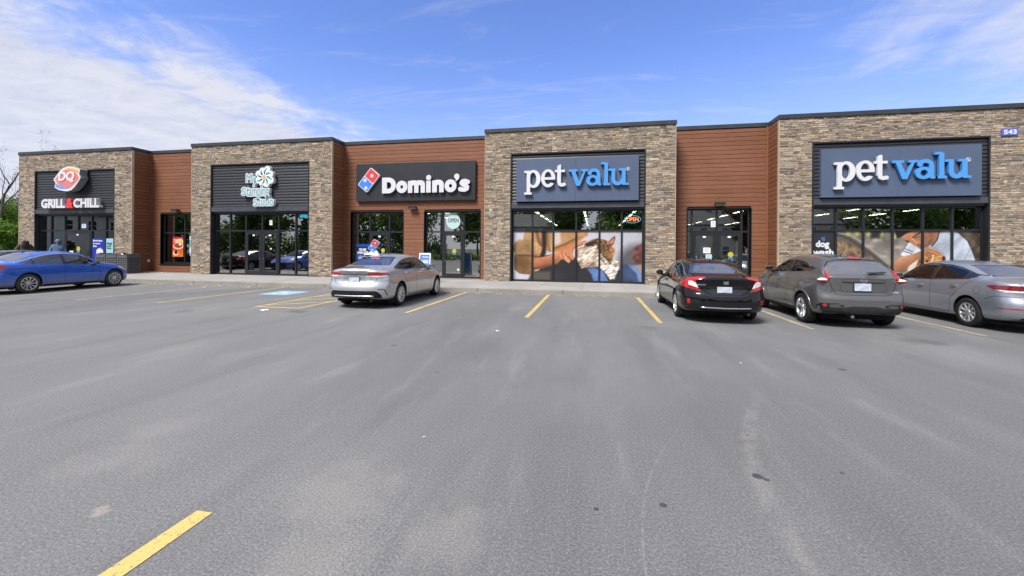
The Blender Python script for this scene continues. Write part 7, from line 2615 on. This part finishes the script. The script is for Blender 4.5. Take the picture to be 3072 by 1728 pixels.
# bare trees
def bare_tree(x, y, h, seed, label, lean=(0, 0)):
    rng = random.Random(seed)
    t = tag(empty('bare_tree', (x, y, -.05)), label, 'tree', 'bare trees beyond the left end of the shops')
    mb = MB(); tips = []
    branches(mb, Vector((0, 0, 0)), Vector((lean[0], lean[1], 1)).normalized(), h * .38, .24, 4, rng, tips, .62, 5, .10)
    mb.build('trunk', 'bark', t, True)
    V, F = [], []
    for q, d in tips:
        for k in range(3):
            c = q + Vector((rng.gauss(0, .12), rng.gauss(0, .12), rng.gauss(0, .12)))
            s = rng.uniform(.025, .05)
            u = Vector((rng.gauss(0, 1), rng.gauss(0, 1), rng.gauss(0, 1))).normalized(); w = u.cross(Vector((0, .3, 1))).normalized()
            i = len(V)
            V += [c - u * s, c + w * s, c + u * s, c - w * s]; F.append((i, i + 1, i + 2, i + 3))
    mesh('crown', V, F, 'leaf_red', t)
bare_tree(-47.8, 24.5, 13.0, 12, 'tall bare tree with budding twigs, branches rising over the shop roof', (.22, 0))
bare_tree(-46.0, 27.5, 8.6, 17, 'shorter bare tree in front of the grey roof, beside the shops', (.12, 0))
bare_tree(-52.5, 30.0, 12.0, 25, 'bare tree at the far left edge of the picture', (.15, 0))

# houses
mat('siding_pale', (0.60, 0.55, 0.36), 0.7, 0, 0, 0.06, 2)
mat('siding_grey', (0.62, 0.62, 0.62), 0.7, 0, 0, 0.06, 2)
mat('siding_cream', (0.60, 0.58, 0.50), 0.7, 0, 0, 0.06, 2)
mat('shingle', (0.085, 0.085, 0.09), 0.9, 0, 0, 0.25, 3)
mat('house_trim', (0.7, 0.7, 0.68), 0.6)
mat('house_glass', (0.03, 0.035, 0.04), 0.08, 0, 0.5)
def house(x, y, w, d, h, ridge, m_, label, face=1):
    """face=+1: front towards +Y"""
    t = tag(empty('house', (x, y, -.06)), label, 'house')
    wl = MB().box(-w / 2, w / 2, -d / 2, d / 2, 0, h)
    wl.add([(-w / 2, -d / 2, h), (-w / 2, d / 2, h), (-w / 2, 0, h + ridge)], [(0, 1, 2)]).add([(w / 2, -d / 2, h), (w / 2, d / 2, h), (w / 2, 0, h + ridge)], [(2, 1, 0)])
    n = int(h / .22)
    for k in range(n):   # lap siding courses on the street front
        z = .3 + k * .22
        if z + .2 < h:
            wl.prism([(-w / 2, z), (w / 2, z), (w / 2, z + .20), (-w / 2, z + .20)], face * (d / 2 + .001), face * (d / 2 + .018))
    wl.build('wall', m_, t)
    r = MB()
    o = .45
    for sg in (-1, 1):
        v = [(-w / 2 - .3, 0, h + ridge + .05), (w / 2 + .3, 0, h + ridge + .05), (w / 2 + .3, sg * (d / 2 + o), h - ridge * o / (d / 2) + .05), (-w / 2 - .3, sg * (d / 2 + o), h - ridge * o / (d / 2) + .05)]
        v2 = [(a, b_, c - .14) for a, b_, c in v]
        r.add(v + v2, [(0, 1, 2, 3), (7, 6, 5, 4), (0, 4, 5, 1), (1, 5, 6, 2), (2, 6, 7, 3), (3, 7, 4, 0)])
    ro = r.build('roof', 'shingle', t)
    MB().box(w * .22, w * .22 + .6, -.4, .4, h + ridge * .4, h + ridge + .7).build('chimney', 'mortar', ro)
    cols = max(2, int(w / 2.6))
    rows = 2 if h > 4.5 else 1
    for i in range(cols):
        for j in range(rows):
            cx = -w / 2 + w * (i + .5) / cols; cz = 1.6 + j * 2.7
            yy = face * (d / 2 + .02)
            if j == 0 and i == cols // 2:
                dr = box('door', cx - .5, cx + .5, min(yy, yy + face * .05), max(yy, yy + face * .05), .25, 2.4, 'house_trim', t)
                continue
            f = MB().box(cx - .55, cx + .55, min(yy, yy + face * .05), max(yy, yy + face * .05), cz - .7, cz + .7)
            wf = f.build('window', 'house_trim', t)
            q = sorted((yy + face * .051, yy + face * .06))
            for zz in (cz - .62, cz + .04):
                box('pane', cx - .46, cx + .46, q[0], q[1], zz, zz + .58, 'house_glass', wf)
house(14.5, -33, 12, 9, 5.6, 2.4, 'siding_pale', 'two-storey pale yellow house across the street, mirrored in the entrance glass')
house(30.0, -34, 13, 9, 5.6, 2.4, 'siding_pale', 'second two-storey yellow house across the street, mirrored above the dog picture')
house(-9.0, -36, 11, 9, 5.4, 2.2, 'siding_cream', 'cream two-storey house across the street, mirrored in the pizza shop glass')
house(-72, -8, 16, 9, 6.0, 2.4, 'siding_grey', 'grey sided house at the end of the lot, mirrored in the restaurant glass')
bpy.context.scene.objects['house.003'].rotation_euler.z = rad(-90)
house(-76, 42, 14, 10, 4.8, 2.4, 'siding_grey', 'grey-roofed house showing above the shrubs at the left edge', -1)
# trees across the street (they fill the reflections in the shop glass)
mirr = 'trees across the street mirrored in the shop windows'
k = 0
names = ['behind the cream house', 'left of the cream house', 'right of the cream house', 'between the cream and yellow houses', 'left of the yellow houses', 'between the two yellow houses', 'right of the second yellow house', 'far right of the street', 'before the grey house', 'at the left bend of the street', 'in the middle of the left row', 'near the left bend', 'opposite the stamping shop', 'opposite the restaurant']
spots_ = [(-12, -46, 13, 5.5), (-19, -30, 11, 4.6), (-3.0, -28, 10, 4.0), (3.6, -29, 12, 4.6), (7.0, -38, 12, 4.6), (22.4, -31, 10, 3.6), (39.5, -30, 12, 5.0), (48, -34, 12, 5.0), (-63, -16, 9, 4.2), (-56, -24, 11, 5.0), (-47, -26, 10, 4.8), (-39, -27, 12, 5.0), (-30, -28, 10, 4.6), (-66, -34, 13, 6)]
for i, (x, y, h, cr) in enumerate(spots_):
    leaf_tree('street_tree', x, y, h, cr, 'leaf_red' if i == 5 else 'leaf_mid', ('reddish' if i == 5 else 'green') + ' tree across the street, ' + names[i], 100 + i, 4200, .2, .36, mirr, .3)
# clipped hedge along the far verge
def hedge(x0, x1, y, h, label, seed, n):
    t = tag(empty('hedge', ((x0 + x1) / 2, y, -.05)), label, 'hedge')
    r = np.random.RandomState(seed)
    L = x1 - x0
    C = np.stack([r.uniform(-L / 2, L / 2, n), r.normal(0, .6, n), r.uniform(.05, 1, n) ** .7 * h * (.85 + .3 * np.sin(r.uniform(0, 6, n)))], -1)
    u = r.normal(size=(n, 3)); u /= np.linalg.norm(u, axis=1)[:, None]
    w = np.cross(u, r.normal(size=(n, 3))); w /= np.linalg.norm(w, axis=1)[:, None]
    s = r.uniform(.14, .3, n)[:, None]
    V = np.stack([C - u * s, C + w * s * .6, C + u * s, C - w * s * .6], 1).reshape(-1, 3)
    mesh('foliage', V.tolist(), np.arange(n * 4).reshape(-1, 4).tolist(), 'leaf_mid', t)
    mb = MB()
    rr = random.Random(seed)
    for k in range(int(L / 1.2)):
        x = -L / 2 + k * 1.2
        mb.tube([(x, 0, 0), (x + rr.uniform(-.2, .2), rr.uniform(-.2, .2), h * .8)], [.04, .015], 5)
    mb.build('stem', 'bark', t)
hedge(-70, -24, -17.2 - 11, 3.6, 'long dense hedge on the far side of the street, mirrored in the stamping shop', 3, 9000)
hedge(-24, 50, -15.0, .8, 'low verge hedge between the lot and the street', 4, 4200)
tag(sheet('verge', -120, 120, -15.45, -13.05, -0.01, 'far_ground'), kind='structure')
# utility pole
t = tag(empty('utility_pole', (-19.5, -14.2, -.05)), 'tall timber utility pole by the street, mirrored in the pizza shop window', 'utility pole')
MB().tube([(0, 0, 0), (0, 0, 10.5)], [.15, .11], 10).build('pole', 'bark_pale', t, True)
MB().box(-1.1, 1.1, -.06, .06, 9.6, 9.75).build('cross_arm', 'bark_pale', t)
MB().tube([(0, 0, 7.0), (.3, .9, 7.5), (.35, 2.2, 7.7)], [.04, .035, .03], 6).build('lamp_arm', 'steel', t, True)
# dark sedan half hidden behind the blue one
dk = copy_tree(black_root)
place(dk, -21.75, 13.05, 180, .955, 'dark sedan almost wholly hidden behind the dusty blue one')
